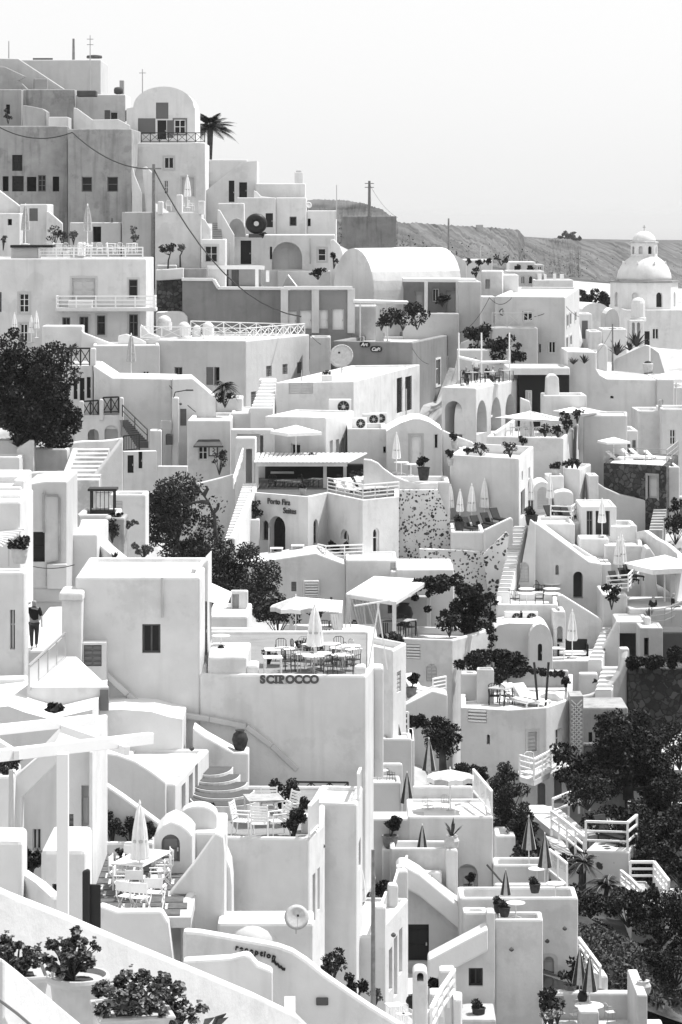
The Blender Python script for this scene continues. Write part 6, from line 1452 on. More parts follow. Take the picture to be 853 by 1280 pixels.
tree('big dark spreading tree on the slope right of the lattice tower',at(690,830,95),at(680,560,95).z,2.1,2.3,15300,.101,'leaf_dark',220,cl=62,trunk=.22,cr=.27)
tree('lower right part of the dark slope vegetation, a leaning tree',at(760,900,96),at(770,700,96).z,1.2,1.6,5950,.101,'leaf_dark',221,cl=29,trunk=.16,lean=.2,cr=.29)
wallrun('stair_wall','white slanting stair wall rising to the right edge on the dark slope',[(792,724,98),(825,690,100),(870,640,103)],.7,.3)
stairs('pale slope stairs at the right edge beside the slanting wall',at(828,780,98),at(900,780,98),at(838,690,103),at(905,690,103),10,'cream')
win(500,850,2.4164)
block('bench_wall','pale slatted wall block on the slope above the railed lookout','wall',556,304,684,415,95.5,.6,0,mat='old',par=None)
win(500,850,2.4164)
railing('dark wooden fence of posts and rails on the slope',[at(684,415,95),at(742,408,95.5),at(800,395,96),at(870,380,97)],1.3,'bars','iron',1.0,r=.07,nr=1,name='fence',cat='fence')
block('slope_path','pale path strip behind the dark wooden fence','path wall',684,382,880,420,96.5,1.5,-8,mat='paving',par=None)
lk=house('lookout','white railed lookout with dark stones set in its wall','terrace',[(560,514),(690,518),(718,490)],D=89,yb=610,close=True,par=None,mat='spotted',roof='floor')
z_=at(560,514,89).z
railing('white bar railing around the lookout',[at(562,512,89.1),atz(688,516,z_),atz(716,492,z_)],1.25,'bars','whitemetal',1.3,r=.05,nr=2)
put('lounger_d',None,'dark deck chair on the lookout','lounger',atz(640,490,z_),.6,1.1,'dark loungers')
bush('dark plant with thin leaves on the lookout',atz(660,470,z_),.6,1.4,260,.12,'leaf_dark',225)
stairs('pale stairs climbing to the lookout from the left',at(570,470,90.5),at(630,470,90.5),at(590,415,93.5),at(650,415,93.5),6,'old')
block('rubble_wall','grey rubble base under the lookout','wall',690,500,716,610,90,2,0,mat='greystone',par=None)
sw=thing('curved_deck','white curved deck swooping down left of the lookout','deck',at(450,440,91)); P=[at(x_,y_,D_) for x_,y_,D_ in ((350,385,94),(400,384,93.5),(440,395,93),(470,420,92),(500,445,91.2),(550,462,90.5))]
MB().ribbon(P,.35,1.6).build('deck_slab','bright',sw,.05)
block('deck_wall','white wall below the curved deck','wall',395,400,470,500,92.5,1.5,0,ops=(('n',425,445,470,490,0),))
railing('white stair railing sloping down from the curved deck',[at(458,470,90.5),at(505,505,89.5),at(556,548,88.2)],1.1,'bars','whitemetal',.9,r=.05,nr=2)
railing('white railing sloping up from the curved deck to the wall',[at(462,432,92.2),at(510,412,93),at(572,395,94)],1.1,'bars','whitemetal',1.0,r=.05,nr=1)
stairs('pale steps between the two deck railings',at(480,545,88.0),at(540,570,87.6),at(440,470,91),at(480,470,91),9,'cream')
stairs('white slope stairs below the lookout',at(700,685,83),at(800,690,83),at(668,610,87.5),at(745,605,87.5),8,'bright',tread='lwood')
railing('white railing along the left of the slope stairs',[at(668,632,87),at(700,660,85),at(728,690,83.5)],.8,'bars','whitemetal',1.2,r=.05)
railing('white railing along the top and right of the slope stairs',[at(696,612,87.4),at(768,612,87.4),at(812,672,83.5)],.9,'bars','whitemetal',1.2,r=.055)
block('slope_terrace','small white terrace wall at the right edge below the slope stairs','terrace',800,662,880,720,84,2,0)
win(500,850,2.4164)
palm('wide dark palm crown spreading below the lookout',at(615,655,84),.4,1.35,230,34,1.25,tr=.1)
palm('smaller dark palm crown above the wide one',at(545,590,85.5),.5,.95,231,28,1.1,tr=.1)
for i,(x_,y_,r_,h_,n_,m_) in enumerate([(600,790,1.6,1.4,1500,'dry'),(700,845,2.0,1.6,2200,'dry'),(790,800,2.4,3.0,2600,'leaf_dark'),(690,740,2.2,2.4,2400,'leaf'),(850,870,2.0,2.4,1800,'leaf_dark'),(740,700,1.6,1.6,1000,'leaf_dark'),(520,600,1.4,2.0,1200,'leaf_dark'),(570,720,1.2,1.8,1000,'leaf_dark')]):
 bush(['pale dry grassy mound at the right of the umbrella terraces','larger pale dry mound lower on the slope','tall dark reed clump at the right edge','spiky mid grey bush below the slope stairs','dark clump at the bottom right corner','dark bush right under the slope stairs','dark bush behind the two dark closed parasols','dark bush at the corner of the lower terrace'][i],at(x_,y_,82 if i != 6 else 88),r_*.68,h_*.6,n_,.09,m_,232+i,cl=14)
for i,(x_,y_,r_,h_) in enumerate([(770,470,2.2,2.0),(830,520,2.4,2.4),(780,570,2.2,2.0),(740,440,1.6,1.2),(850,430,1.8,1.6),(850,620,2.0,1.6)]):
 bush(['dark slope bush below the wooden fence','dark slope bush at the right edge under the fence','dark slope bush above the small white terrace','low dark slope bush right beneath the fence','dark slope bush at the fence end','dark slope bush beside the small white terrace'][i],at(x_,y_,93-(y_-430)*.03),r_*.62,h_*.6,1500,.11,'leaf_dark',245+i,cl=18,group='dark slope bushes')
win(500,850,2.4164)
creeper('dark vine over the white railing terrace left of the open parasol',[at(20,115,95),at(60,120,94.5),at(110,130,94),at(150,150,93.5),at(165,190,93.2)],.38,2600,.1,'leaf_dark',255,hang=.8)
tree('dark bushy end of the vine left of the open parasol',at(130,235,93.5),at(130,115,93.5).z,.85,.95,3060,.078,'leaf_dark',256,'vine','climbing_vine',cl=21,cr=.4)
tree('dark leafy tree below the balcony of the lounge house',at(320,480,91.5),at(320,240,91.5).z,1.15,1.9,8500,.078,'leaf',257,cl=45,cr=.29,trunk=.12)
tree('dark lower spread of the leafy tree near the curved deck',at(370,500,90.5),at(370,370,90.5).z,.8,1.1,3740,.078,'leaf_dark',258,cl=24,cr=.4,trunk=.08)
tree('dark leafy shrub tree right behind the open parasol',at(215,330,92),at(215,245,92).z,1.0,.75,3400,.078,'leaf_dark',259,cl=21,cr=.34,trunk=.08)
creeper('dark creeper along the parapet behind the dusk parasols',[at(350,500,88),at(430,520,87.5),at(500,560,87)],.42,1800,.1,'leaf_dark',260)
block('white_house','white blank wall with a fan of dark branches left of the curved deck','wall',290,470,350,560,89.5,2,0)
win(0,0,1)
gm=MB(); rg=random.Random(9); blades=[]
c0=at(765,1192,78.6)
def mound_z(dx,dy): return 1.0*max(0,1-(dx/2.9)**2-(dy/3.4)**2)**.7
n1=22; vs=[]; fs=[]
for i in range(n1+1):
 for j in range(n1+1):
  dx,dy=-3.2+6.4*i/n1,-3.6+7.2*j/n1; vs.append((c0.x+dx,c0.y+dy,c0.z-.9+mound_z(dx,dy)*1.5-dx*.35))
for i in range(n1):
 for j in range(n1): fs.append((i*(n1+1)+j,(i+1)*(n1+1)+j,(i+1)*(n1+1)+j+1,i*(n1+1)+j+1))
gm.add(vs,fs); tag(gm.build('grass_bank','earth',fix=False,smooth=True),'earth bank at the foot of the slope','bank',kind='structure')
for k in range(9000):
 dx,dy=rg.uniform(-3,3),rg.uniform(-3.4,3.4)
 m_=mound_z(dx,dy)
 if m_ <= .02: continue
 blades.append((c0.x+dx,c0.y+dy,c0.z-.9+m_*1.5-dx*.35+rg.uniform(.0,.16)))
gr=leaves_mesh('slope_grass',blades,.09,'dry',None,77,2.6); tag(gr,'fine dry grass covering the bank on the slope','grass',kind='stuff')
win(0,0,1)
for i,(x_,y_,D_,r_,h_,n_) in enumerate([(735,1010,92,1.5,1.6,2400),(770,1050,91,1.7,1.7,2600),(815,1075,90,1.8,1.8,2600),(822,1062,93,1.4,1.3,2000),(812,1112,89.5,1.6,1.5,2400),(850,1165,82,1.6,1.8,2400),(840,1010,94,1.5,1.6,2200),(850,960,97,1.5,2.2,2200),(700,1150,81,1.2,1.4,1800),(665,1110,83,1.1,1.5,1600),(845,1230,78,1.5,1.6,2200),(720,1185,79.5,1.1,1.0,1600)]):
 bush(['dark thicket under the left end of the wooden fence','dark thicket below the middle of the wooden fence','dark thicket at the right edge below the wooden fence','dark thicket right of the railed lookout','dark thicket behind the slope stairs','dark thicket above the bottom right corner','dark thicket behind the wooden fence at the right edge','tall dark thicket beside the pale slope stairs','dark thicket between grass bank and lookout','dark thicket below the curved deck','dark thicket at the grass bank right end','low dark thicket at the top of the grass bank'][i],at(x_,y_,D_),r_,h_,n_,.085,'leaf_dark',500+i,cl=18,group='thickets on the dark slope')
# == umbrella terraces, lower right
win(500,850,2.4164)
ot=block('parasol_terrace','white house with a railed terrace, open parasol and arched recess','house',26,412,285,690,80,3.6,0,par=(.12,.22),ops=(('an',172,556,236,650,0,{'rec': .5}),))
block('arched_doorway','pale arched door with slim dark panes in the recess below the open parasol','door',176,566,222,660,80.3,.06,0,par=None,terr=False,sink=.3,bevel=.01,ops=(('w',180,580,192,625),('w',206,580,218,625)))
put('pot_plant',None,'dark pot plant before the arched door','potted plant',at(207,645,79.6),0,.7,'potted plants')
zt=ot['fz']
put('parasol_open',open_parasol('canvas','greycanvas',.98,1.75,10,.3),'pale open parasol with light panels on the railed terrace','parasol',at(152,400,81.2),.2,1.0)
railing('white railing at the right edge of the open parasol terrace',[at(278,408,80.2),at(222,340,82.4)],.95,'v','whitemetal',1.0,r=.04)
block('back_wall','white parapet at the back of the open parasol terrace','wall',40,322,220,410,82.6,.3,0,par=None,terr=False)
for i,(x_,y_) in enumerate([(85,400),(140,390)]): put('chair_big',wire_chair('steel','canvas'),['pale chair left below the open parasol','pale chair right below the open parasol'][i],'chair',at(x_,y_+4,81.4),.8+i*2,.72,'chairs under the open parasol')
put('table_w',None,'white low table right of the open parasol pole','table',at(180,405,80.7),0,.5,'white low tables')
parasol('dusk',88,322,83.5,2.6,'dark closed parasol behind the open parasol',s=.82)
win(220,860,2.843)
st1=block('step_terrace','white terrace with a little dark table high beside the name terrace','terrace',672,335,798,640,86,1.6,0,par=(.15,.2),mat='cream')
block('back_wall','white wall behind the little dark table','wall',690,268,804,345,87.2,.3,0,par=None,terr=False)
for i,(x_,y_,k) in enumerate([(705,325,0),(735,322,1),(765,325,0),(722,300,0)]): put('table_rw' if k else 'chair_d',None,['dark chair left at the high little table','white round table on the high step terrace','dark chair right at the high little table','dark chair behind the high little table'][i],'table' if k else 'chair',at(x_,y_+6,86.5),i,.6,'step terrace seats')
block('step_pillar','white wall block below the third dark closed parasol','wall',735,180,840,420,89,1.6,0,par=(.1,.2),mat='cream')
block('step_wall','white step wall with rails under the second dark closed parasol','wall',690,92,800,180,94,2,0,par=None)
railing('white rail at the terrace under the second dark closed parasol',[at(706,150,93.5),at(826,148,93.5)],.8,'bars','whitemetal',1.2,r=.05)
block('step_wall','white slatted step wall under the first dark closed parasol','wall',672,10,802,90,96,2,0,par=None,mat='cream')
for i,(x_,y_,D_) in enumerate([(730,75,95),(747,140,93),(791,275,90),(822,455,86)]):
 parasol('dusk',x_,y_+10,D_,2.5,['dark closed parasol topmost in the stepped row','dark closed parasol second in the stepped row','dark closed parasol third in the stepped row','dark closed parasol fourth in the stepped row'][i],s=.82)
bush('dark plants on the terrace right of the second dark parasol',at(835,140,94),.45,.6,400,.11,'leaf_dark',270)
block('edge_strip','narrow white wall edge running down right of the third dark parasol','wall',828,185,850,470,90.6,3,0)
win(220,860,2.843)
block('niche_terrace','white terrace with pots and an urn below the fourth dark parasol','terrace',742,530,900,640,80.2,1.8,0,par=(.35,.2))
for i,(x_,y_,k) in enumerate([(762,520,0),(805,525,1),(785,515,0)]): put(['chair_d','pot_round'][k],None,['dark chair left on the niche terrace','dark round planter right on the niche terrace','dark chair behind on the niche terrace'][i],['chair','potted plant'][k],at(x_,y_,80.9),i,.65,'niche terrace things')
block('niche_wall','white wall base with a cabinet below the niche terrace','wall',735,575,900,760,79.4,1.0,0,par=(.1,.2))
block('white_cabinet','white square cabinet with two dark knobs','cabinet',780,580,818,625,79.2,.3,0,par=None,terr=False,sink=.1)
put('pot_plant',None,'dark planter left on the niche terrace base','potted plant',at(762,572,79.8),0,1.1,'potted plants')
win(500,850,2.4164)
block('parasol_ledge','white ledge terrace with a dark closed parasol and a plant on its pillar','terrace',-30,508,172,640,78.8,1.5,0,par=(.8,.2))
parasol('dusk',68,590,79.4,2.6,'dark closed parasol on the white ledge terrace',s=.82)
block('white_box','white upright box right of the ledge parasol','pillar',140,512,172,640,78.6,.9,0,par=None,terr=False)
agave('potted agave on the pillar of the ledge terrace',at(157,512,78.9),.95,271,mat='leaf',pot='palepot',n=12)
block('white_box','low white box seat beneath the ledge parasol','box',68,580,128,640,78.4,.5,0,par=None,terr=False)
sh=shape('slant_house','white house with a long slanting coping and a tall dark door','house',[(-10,900),(-10,575),(0,562),(20,562),(60,585),(190,690),(190,900)],77.5,1.6,0,ops=(('d',25,738,88,850,0,{'m': 'black'}),))
A=[at(x_,y_,77.4) for x_,y_ in ((-12,562),(20,560),(60,583),(192,692))]
wallrun('coping','thick bright coping along the slanting roof edge',[(-12,560,77.4),(18,558,77.4),(60,581,77.4),(194,692,77.4)],.28,.55,mat='bright',cat='coping')
block('right_wing','white recessed wing right of the slanting coping','house',190,702,266,800,75.6,.9,0,par=(.12,.22))
shape('stair_wall','white house front with a rising coping and a small framed picture window','house',[(86,1000),(86,838),(262,745),(262,702),(287,702),(287,1000)],74.5,.8,0,ops=(('w',208,870,251,925,0,{'m': 'iron'}),))
wallrun('coping','bright coping rising to the small pillar',[(84,836,74.4),(176,787,74.4),(264,741,74.4)],.25,1.0,mat='bright',cat='coping')
def wall_lamp(lab,x,y,D):
 q=at(x,y,D); o=thing('wall_lamp',lab,'lamp',q); MB().lathe([(.02,-.08),(.08,-.04),(.09,.02),(.03,.08)],q+Vector((0,-.08,0)),10).build('lamp_cover','slate',o); return o
wall_lamp('dark round wall lamp above the framed picture window',226,826,74.4)
win(500,1000,2.4164)
tb2=block('tall_block','tall blank white block beside the framed picture window','house',288,360,433,760,75,1.3,0,par=(.6,.2))
mb2=block('umbrella_house','white house with an arched pale door and two terraces of dark closed parasols','house',180,295,539,640,76.6,1.9,0,par=(.8,.22),ops=(('aD',434,472,466,590,0,{'m': 'cream','t': 'cream'}),))
wall_lamp('dark round wall lamp above the arched pale door',445,425,76.5)
wall_lamp('small dark wall lamp on the tall blank block',337,450,74.9)
block('terrace_parapet','white parapet of the middle parasol terrace','wall',285,254,506,320,78.1,.3,0,par=None,terr=False)
block('upper_terrace','white wall of the upper parasol terrace','terrace',285,195,452,290,79.6,1.4,0,par=(.7,.2))
railing('white railing right of the upper parasol terrace',[at(452,218,79.6),at(505,262,78)],.9,'v','whitemetal',1,r=.04)
parasol('dusk',390,200,80.2,2.6,'dark closed parasol on the upper parasol terrace',s=.82); parasol('dusk',438,255,78.8,2.6,'dark closed parasol on the middle parasol terrace',s=.82)
parasol('dusk',320,325,77.2,2.4,'small dark half folded parasol on the lower parasol terrace',s=.6)
q=at(310,250,77.1); o=thing('leaning_pole','dark pole leaning beside the half folded parasol','pole',q); MB().tube([q,q+Vector((-.6,0,.7))],.04,6).build('shaft','slate',o)
for i,(x_,y_,D_) in enumerate([(415,240,79.2),(470,285,77.4),(350,345,75.5)]): put('table_rw',None,['white round table on the middle parasol terrace','white round table right on the lower parasol terrace','white round table in front of the half folded parasol'][i],'table',at(x_,y_+12,D_),0,.8,'parasol terrace tables')
for i,(x_,y_,D_) in enumerate([(408,280,77.4),(300,340,75.6),(316,352,75.3)]): put('pot_round',None,['round dark planter left of the middle parasol','round dark planter left on the tall blank block','small round planter at the front of the tall blank block'][i],'potted plant',at(x_,y_,D_),0,.7,'potted plants')
win(500,1000,2.4164)
block('bottom_terrace','white sunken terrace with a round table at the bottom right','terrace',436,690,800,760,74.6,1.3,0,par=None,roof='floor',mat='white')
block('terrace_parapet','white parapet behind the round table at the bottom right','wall',437,582,722,690,75.5,.5,0,par=None,terr=False)
shape('side_parapet','white side parapet running forward at the right of the bottom terrace','wall',[(716,760),(716,588),(748,588),(748,760)],73,3.6,0,terr=False)
parasol('dusk',543,610,75.3,2.6,'dark closed parasol left at the bottom terrace',s=.82); parasol('dusk',573,632,75.1,2.6,'dark closed parasol right at the bottom terrace',s=.82)
put('table_big',round_table('paint',.62,'whitemetal'),'white round table on the bottom terrace','table',at(572,672,74.8),0,.88)
put('chair_big',None,'wire chair right of the bottom terrace table','chair',at(636,668,74.8),1.9,.75,'bottom terrace chairs')
put('chair_big',None,'pale chair left of the bottom terrace table','chair',at(530,675,74.8),-1.2,.75,'bottom terrace chairs')
block('white_box','white box with a dark pot in front of the round table','box',540,638,600,700,73.9,.6,0,par=None,terr=False)
put('urn_big',None,'dark urn behind the round table at the bottom right','urn',at(552,615,75.2),0,.4)
agave('small agave in a pale pot on the right parapet',at(735,590,74),.45,275,mat='leaf',pot='palepot',n=12)
block('wall_picture','pale square tile picture on the bottom terrace parapet','picture',455,592,495,628,75.3,.1,0,par=None,terr=False,sink=0,mat='old',bevel=.01)
bush('dark plants with pale flowers at the bottom edge of the tall block',at(455,690,74.2),.65,1.6,500,.11,'leaf',276)
for i in range(3): bush(['white flowers left in the bottom edge plants','white flowers in the middle of the bottom edge plants','white flowers right in the bottom edge plants'][i],at(440+18*i,670,73.8),.25,.5,60,.09,'petal',277+i,name='flowers',cat='flowers')
A=[at(540,440,77.2),at(605,528,75.8)]; railing('white slanting stair railing right of the arched pale door',[a-Vector((0,0,.5)) for a in A],.8,'bars','whitemetal',.8,r=.05,nr=2)
block('white_block','white block at the foot of the slanting stair railing','wall',585,530,626,640,75.8,1,0,par=None)
put('pot_plant',None,'dark potted plant beside the arched pale door','potted plant',at(515,590,75.8),0,.8,'potted plants')
bush('dark shrub between door and stair railing',at(520,560,76),.5,1.3,300,.11,'leaf_dark',281)
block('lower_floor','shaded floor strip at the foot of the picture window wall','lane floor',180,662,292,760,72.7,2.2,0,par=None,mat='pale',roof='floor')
ch_=shape('chimney_pillar','tall white chimney pillar with a rounded open head at the bottom','chimney',[(40,760),(40,524),(50,514),(74,514),(84,524),(84,760)],66,.9,0,ops=(('ao',52,522,72,548),),terr=True)
for i,(x_,y_) in enumerate([(122,515),(88,585),(60,650)]): block('rail_pillar',['highest white pillar of the bottom stair rail','middle white pillar of the bottom stair rail','lowest white pillar of the bottom stair rail'][i],'pillar',x_,y_,x_+48,760,70-i*1.6,.8,0,par=None,terr=False)
railing('white slanting rail between the bottom stair pillars',[at(165,600,69.2),at(128,655,67.8),at(95,720,66.2)],1.0,'bars','whitemetal',1,r=.05)
bush('dark plant between the bottom stair pillars',at(110,580,70.5),.35,.5,300,.11,'leaf_dark',282)
put('pot_round',None,'dark round planter at the foot of the picture window wall','potted plant',at(238,660,73.2),0,.8,'potted plants')
block('white_block','white block right of the bottom stair rail','wall',160,600,190,760,68.5,1,0,par=None)
put('urn_big',None,'dark urn left of the chimney pillar','urn',at(35,630,70),0,.4)
# == stepped balcony house
win(250,1020,2.843)
bb=house('stepped_house','white house with arched door and three stepped balcony railings on its right side','house',[(412,420),(622,424),(742,290)],D=69,yb=665,close=True,par=(.12,.2),ops=(('aD',629,512,660,690,1,{'m': 'pale'}),('D',672,470,684,620,1,{'m': 'pale'}),('D',690,430,702,640,1),('D',708,400,720,560,1)))
for i,(x_,y_,y2) in enumerate([(622,322,440),(665,245,360),(697,195,300)]): block('rail_pillar',['nearest white pillar of the stepped balcony','middle white pillar of the stepped balcony','farthest white pillar of the stepped balcony'][i],'pillar',x_,y_,x_+40,y2,68.8+i*3.2,.5,0,par=None,terr=False)
zb_=bb['fz']
for i,(a,b_) in enumerate((((632,425),(662,345)),((674,362),(702,272)),((712,300),(736,210)))): railing(['nearest slanting railing of the stepped balcony','middle slanting railing of the stepped balcony','farthest slanting railing of the stepped balcony'][i],[at(*a,69.2+i*3.2),at(*b_,72+i*3.2)],.75,'v','whitemetal',1,r=.035,name='balcony_railing')
for i,(x_,y_) in enumerate([(455,395),(520,398),(480,372),(540,375)]): put('chair_rattan',wire_chair('whitemetal','canvas'),['white hoop backed chair front left on the stepped house roof','white hoop backed chair front right on the stepped house roof','white hoop backed chair back left on the stepped house roof','white hoop backed chair back right on the stepped house roof'][i],'chair',at(x_,y_+14,71.5+(i // 2)*1.5),[3.1,3.1,0,0][i],.75,'hoop backed chairs')
put('table_dark',square_table('dark',1.5,.8,'whitemetal'),'dark topped table between the hoop backed chairs','table',at(503,408,71.2),.1,.75)
parasol('white',570,375,71,2.6,'tall white closed parasol at the corner of the stepped house roof',s=.8)
pole('very tall grey pole in front of the stepped house',616,120,760,62,.07,name='flag_pole',cat='pole'); win(250,1020,2.843)
block('shade_wall','blank grey white wall behind the hoop backed chairs','wall',580,10,800,400,80,1.5,0,par=None,mat='cream')
bush('dark shrub beside the tall pole behind the stepped house',at(650,300,77),.4,.9,360,.12,'leaf_dark',285)
bush('dark plants at the foot of the wall below the tall pole',at(600,350,75),.5,.8,260,.11,'leaf_dark',286)
block('paved_lane','pale lane floor block in front of the tall dark door','lane floor',690,674,860,760,74,4.6,0,par=None,roof='floor')
bush('dark bush growing below the reception wall top',at(470,590,63.5),.5,1.1,900,.07,'leaf',287)
bush('dark bush lower right below the reception wall top',at(560,640,63),.4,.7,600,.07,'leaf_dark',288)
bush('small pale plant at the foot of the tall pole',at(625,660,62.5),.3,.4,250,.06,'leaf_pale',289)
put('table_w',None,'dark framed white table right of the tall pole','table',at(690,720,62.5),.3,.6,'white tables'); 
for i,x_ in enumerate((715,735)): put('chair_rattan',None,['hoop backed chair left near the chimney pillar','hoop backed chair right near the chimney pillar'][i],'chair',at(x_,735,62),.5,.6,'hoop backed chairs')
# == reception wall
win(250,1020,2.843)
prof_=[(-60,900),(-60,408),(0,412),(70,424),(150,438),(220,450),(280,462),(330,480),(380,512),(440,562),(520,618),(605,676),(700,735),(760,770),(760,900)]
rc=shape('reception_wall','long white wall with a curving top and black lettering reading reception','wall',prof_,56,.45,0,mat='white',bevel=.09)
pl=Pl(at(-60,408,56),0)
for ch_c,x_,y_,r_ in (('r',125,472,-8),('e',140,476,-9),('c',158,480,-9),('e',176,484,-10),('p',194,488,-11),('t',213,493,-12),('i',226,496,-12),('o',236,499,-13),('n',255,504,-14)):
 lettering(ch_c,pl,x_,y_+2,20,'black',rc,.02,.04,rot=R(r_),bold=.01)
x=MB(); zz=[(255,514),(268,516),(268,524),(280,526),(280,534),(292,536),(292,542),(304,544)]
P=[pl.uv(*q) for q in zz]
for a,b_ in zip(P,P[1:]): x.beam(pl.P(*a,-.04),pl.P(*b_,-.04),.05,.07)
x.build('step_mark','black',rc,fix=False)
q=pl.uv(435,658); x=MB(); x.box(pl.P(q[0],q[1],-.03),(.34,.08,.22)); x.build('vent','slate',rc,.03)
stairs('shaded steps behind the curving reception wall',at(300,740,53),at(340,740,53),at(300,640,55.3),at(340,640,55.3),6,'pale')
put('dish_pale',dish,'pale satellite dish on the white roof above the reception wall','satellite dish',at(343,420,58),.15,.42)
o=thing('dome_vent','white low dome on the roof above the reception wall','dome',at(190,450,59)); q=at(190,445,59); MB().lathe([(1.05*math.cos(t),.85*math.sin(t)) for t in [k*math.pi/16 for k in range(9)]],q,24).build('dome_shell','white',o,smooth=True)
# == slatted chair terrace
win(220,860,2.843)
jt=house('chair_terrace','white house with a roof terrace of slatted chairs and tall doors on its right side','house',[(150,527),(470,533),(521,486),(540,None,70.3),(130,None,70.3)],D=64.5,yb=840,roof='mid',par=(.12,.22),ops=(('D',474,690,482,830,1,{'m': 'pale'}),('D',486,660,496,830,1,{'m': 'shutter'}),('D',502,640,512,790,1,{'m': 'pale'})))
zj=jt['fz']
block('rail_pillar','white pillar at the near end of the chair terrace railing','pillar',448,455,500,540,65.2,.6,0,par=None,terr=False)
railing('white slanting railing on the chair terrace by the bushes',[atz(474,530,zj+.2),atz(505,497,zj+.2)],1.0,'v','whitemetal',1,r=.04)
def slat_chair():
 o=thing('slatted_chair','','',(0,0,0)); s_=MB()
 for k in range(6): s_.box((0,-.22+k*.088,.44),(.5,.065,.025))
 s_.build('seat','paint',o,fix=False); b=MB()
 for k in range(6): b.box((0,.25+k*.018,.54+k*.085),(.5,.02,.06))
 for xx in (-.24,.24): b.beam((xx,.23,.44),(xx,.36,1.02),.035,.035)
 b.build('backrest','paint',o,fix=False)
 for xx in (-.25,.25):
  MB().beam((xx,-.24,.66),(xx,-.26,0),.035,.035).build('leg','whitemetal',o,fix=False); MB().beam((xx,.22,.46),(xx,.28,0),.035,.035).build('leg','whitemetal',o,fix=False); MB().box((xx,.02,.67),(.06,.56,.03)).build('armrest','paint',o,fix=False)
 return o
for i,(x_,y_,rz) in enumerate([(238,516,1.3),(298,524,3.14),(330,455,0),(365,516,-1.2),(392,480,-1.0)]):
 put('chair_slat',slat_chair,['white slatted chair left of the terrace table','white slatted chair with its back to the parapet','white slatted chair behind the terrace table','white slatted chair front right of the terrace table','white slatted chair at the bushes'][i],'chair',atz(x_,y_+(8 if i != 2 else 22),zj),rz,1.1,'white slatted chairs')
put('table_slat',square_table('lwood',1.0,1.0,'whitemetal'),'square table between the slatted chairs','table',atz(312,482,zj),.2,1.2)
bush('big round dark bush by the black lattice railing',atz(380,440,zj),.5,1.15,1500,.065,'leaf',300,cl=14); bush('round dark bush right of the biggest bush',atz(440,448,zj),.38,.75,900,.065,'leaf',301,cl=12); bush('tall flowering dark bush in front of the round bushes',atz(418,528,zj),.42,1.0,1200,.065,'leaf',302,cl=12)
x=MB()
railing('black lattice railing between the bushes and the white pillar',[at(415,396,70.6),at(612,398,70.6)],.62,'x','iron',.6,r=.03)
tbk=house('tall_shade_block','tall blank white block in shade with a bright narrow right face','house',[(478,405),(641,410),(668,348)],D=68,yb=800,close=True,par=(.15,.25),ops=(('s',650,540,657,640,1),))
railing('white slanting railing on the bright side of the tall shade block',[at(648,400,68.3),at(664,352,74)],.9,'v','whitemetal',1,r=.04)
block('rail_pillar','white coping block at the back of the tall shade block','pillar',616,335,668,350,74.5,.5,0,par=None,terr=False)
wall_lamp('dark round wall lamp on the shade block side',522,560,66.5)
win(220,860,2.843)
shape('curved_wall','white wall with a rounded shoulder left of the chair terrace','wall',[(135,870),(135,575),(145,562),(160,570),(180,605),(194,640),(200,700),(202,870)],63,1.6)
wallrun('roof_ledge','white rounded ledge at the foot of the chair terrace',[(195,795,62),(250,815,61.5),(340,828,61.2),(480,835,61)],.6,.8)
block('roof_block','flat white roof in front of the chair terrace','roof',150,836,490,900,58.5,1.6,0,par=None)
for i in range(5):
 y0,x1,D_=440-i*28,292-i*26,66.6+i*.55
 q0,q1=at(95,y0-18,D_),at(x1,y0-18,D_)
 if i==0: cs=thing('curved_steps','white rounded steps leading up to the jar, their shadow patches made as dark sheets','stairs',at(180,440,68))
 m_=MB(); tr=MB(); n=14; c=Vector(((q0.x+q1.x)/2-.2,q0.y+1.5,q0.z)); rx_=(q1.x-q0.x)/2+.3
 prof2=[(c.x+rx_*math.cos(t),c.y-1.5*math.sin(t)) for t in [math.pi*k/n for k in range(n+1)]]
 vs=[(a,b_,c.z-.9) for a,b_ in prof2]+[(a,b_,c.z) for a,b_ in prof2]; m=n+1
 m_.add(vs,[tuple(range(m)),tuple(range(2*m-1,m-1,-1))]+[(k,(k+1) % m,m+(k+1) % m,m+k) for k in range(m)]).build('step','white',cs,fix=True)
 vs=[(c.x+(a-c.x)*.96,c.y+(b_-c.y)*.96,c.z+zz) for zz in (.004,.02) for a,b_ in prof2]
 tr.add(vs,[tuple(range(m)),tuple(range(2*m-1,m-1,-1))]+[(k,(k+1) % m,m+(k+1) % m,m+k) for k in range(m)]).build('tread','slate',cs)  # slate sheets stand in for the shadow patches on the steps
 CTRL.append((q0.x,q0.y,q0.z-1.2)); CTRL.append((q1.x,q1.y,q1.z-1.2))
o=put('jar',urn('charcoal',.95,.36),'tall dark clay jar with a small plant standing on the ledge','jar',at(228,226,70.3),0,.8)
agave('small spiky plant in the clay jar',at(228,184,70.3),.4,303,n=12)
shape('jar_ledge','white plain ledge carrying the clay jar','wall',[(60,420),(60,140),(105,172),(205,228),(258,230),(258,420)],70,1.2,0)
shape('stair_wall','white handrail wall slanting down across the foot of the big name wall','wall',[(-60,300),(-60,82),(80,92),(160,112),(250,130),(252,140),(252,300)],72.2,.35,0,mat='cream')
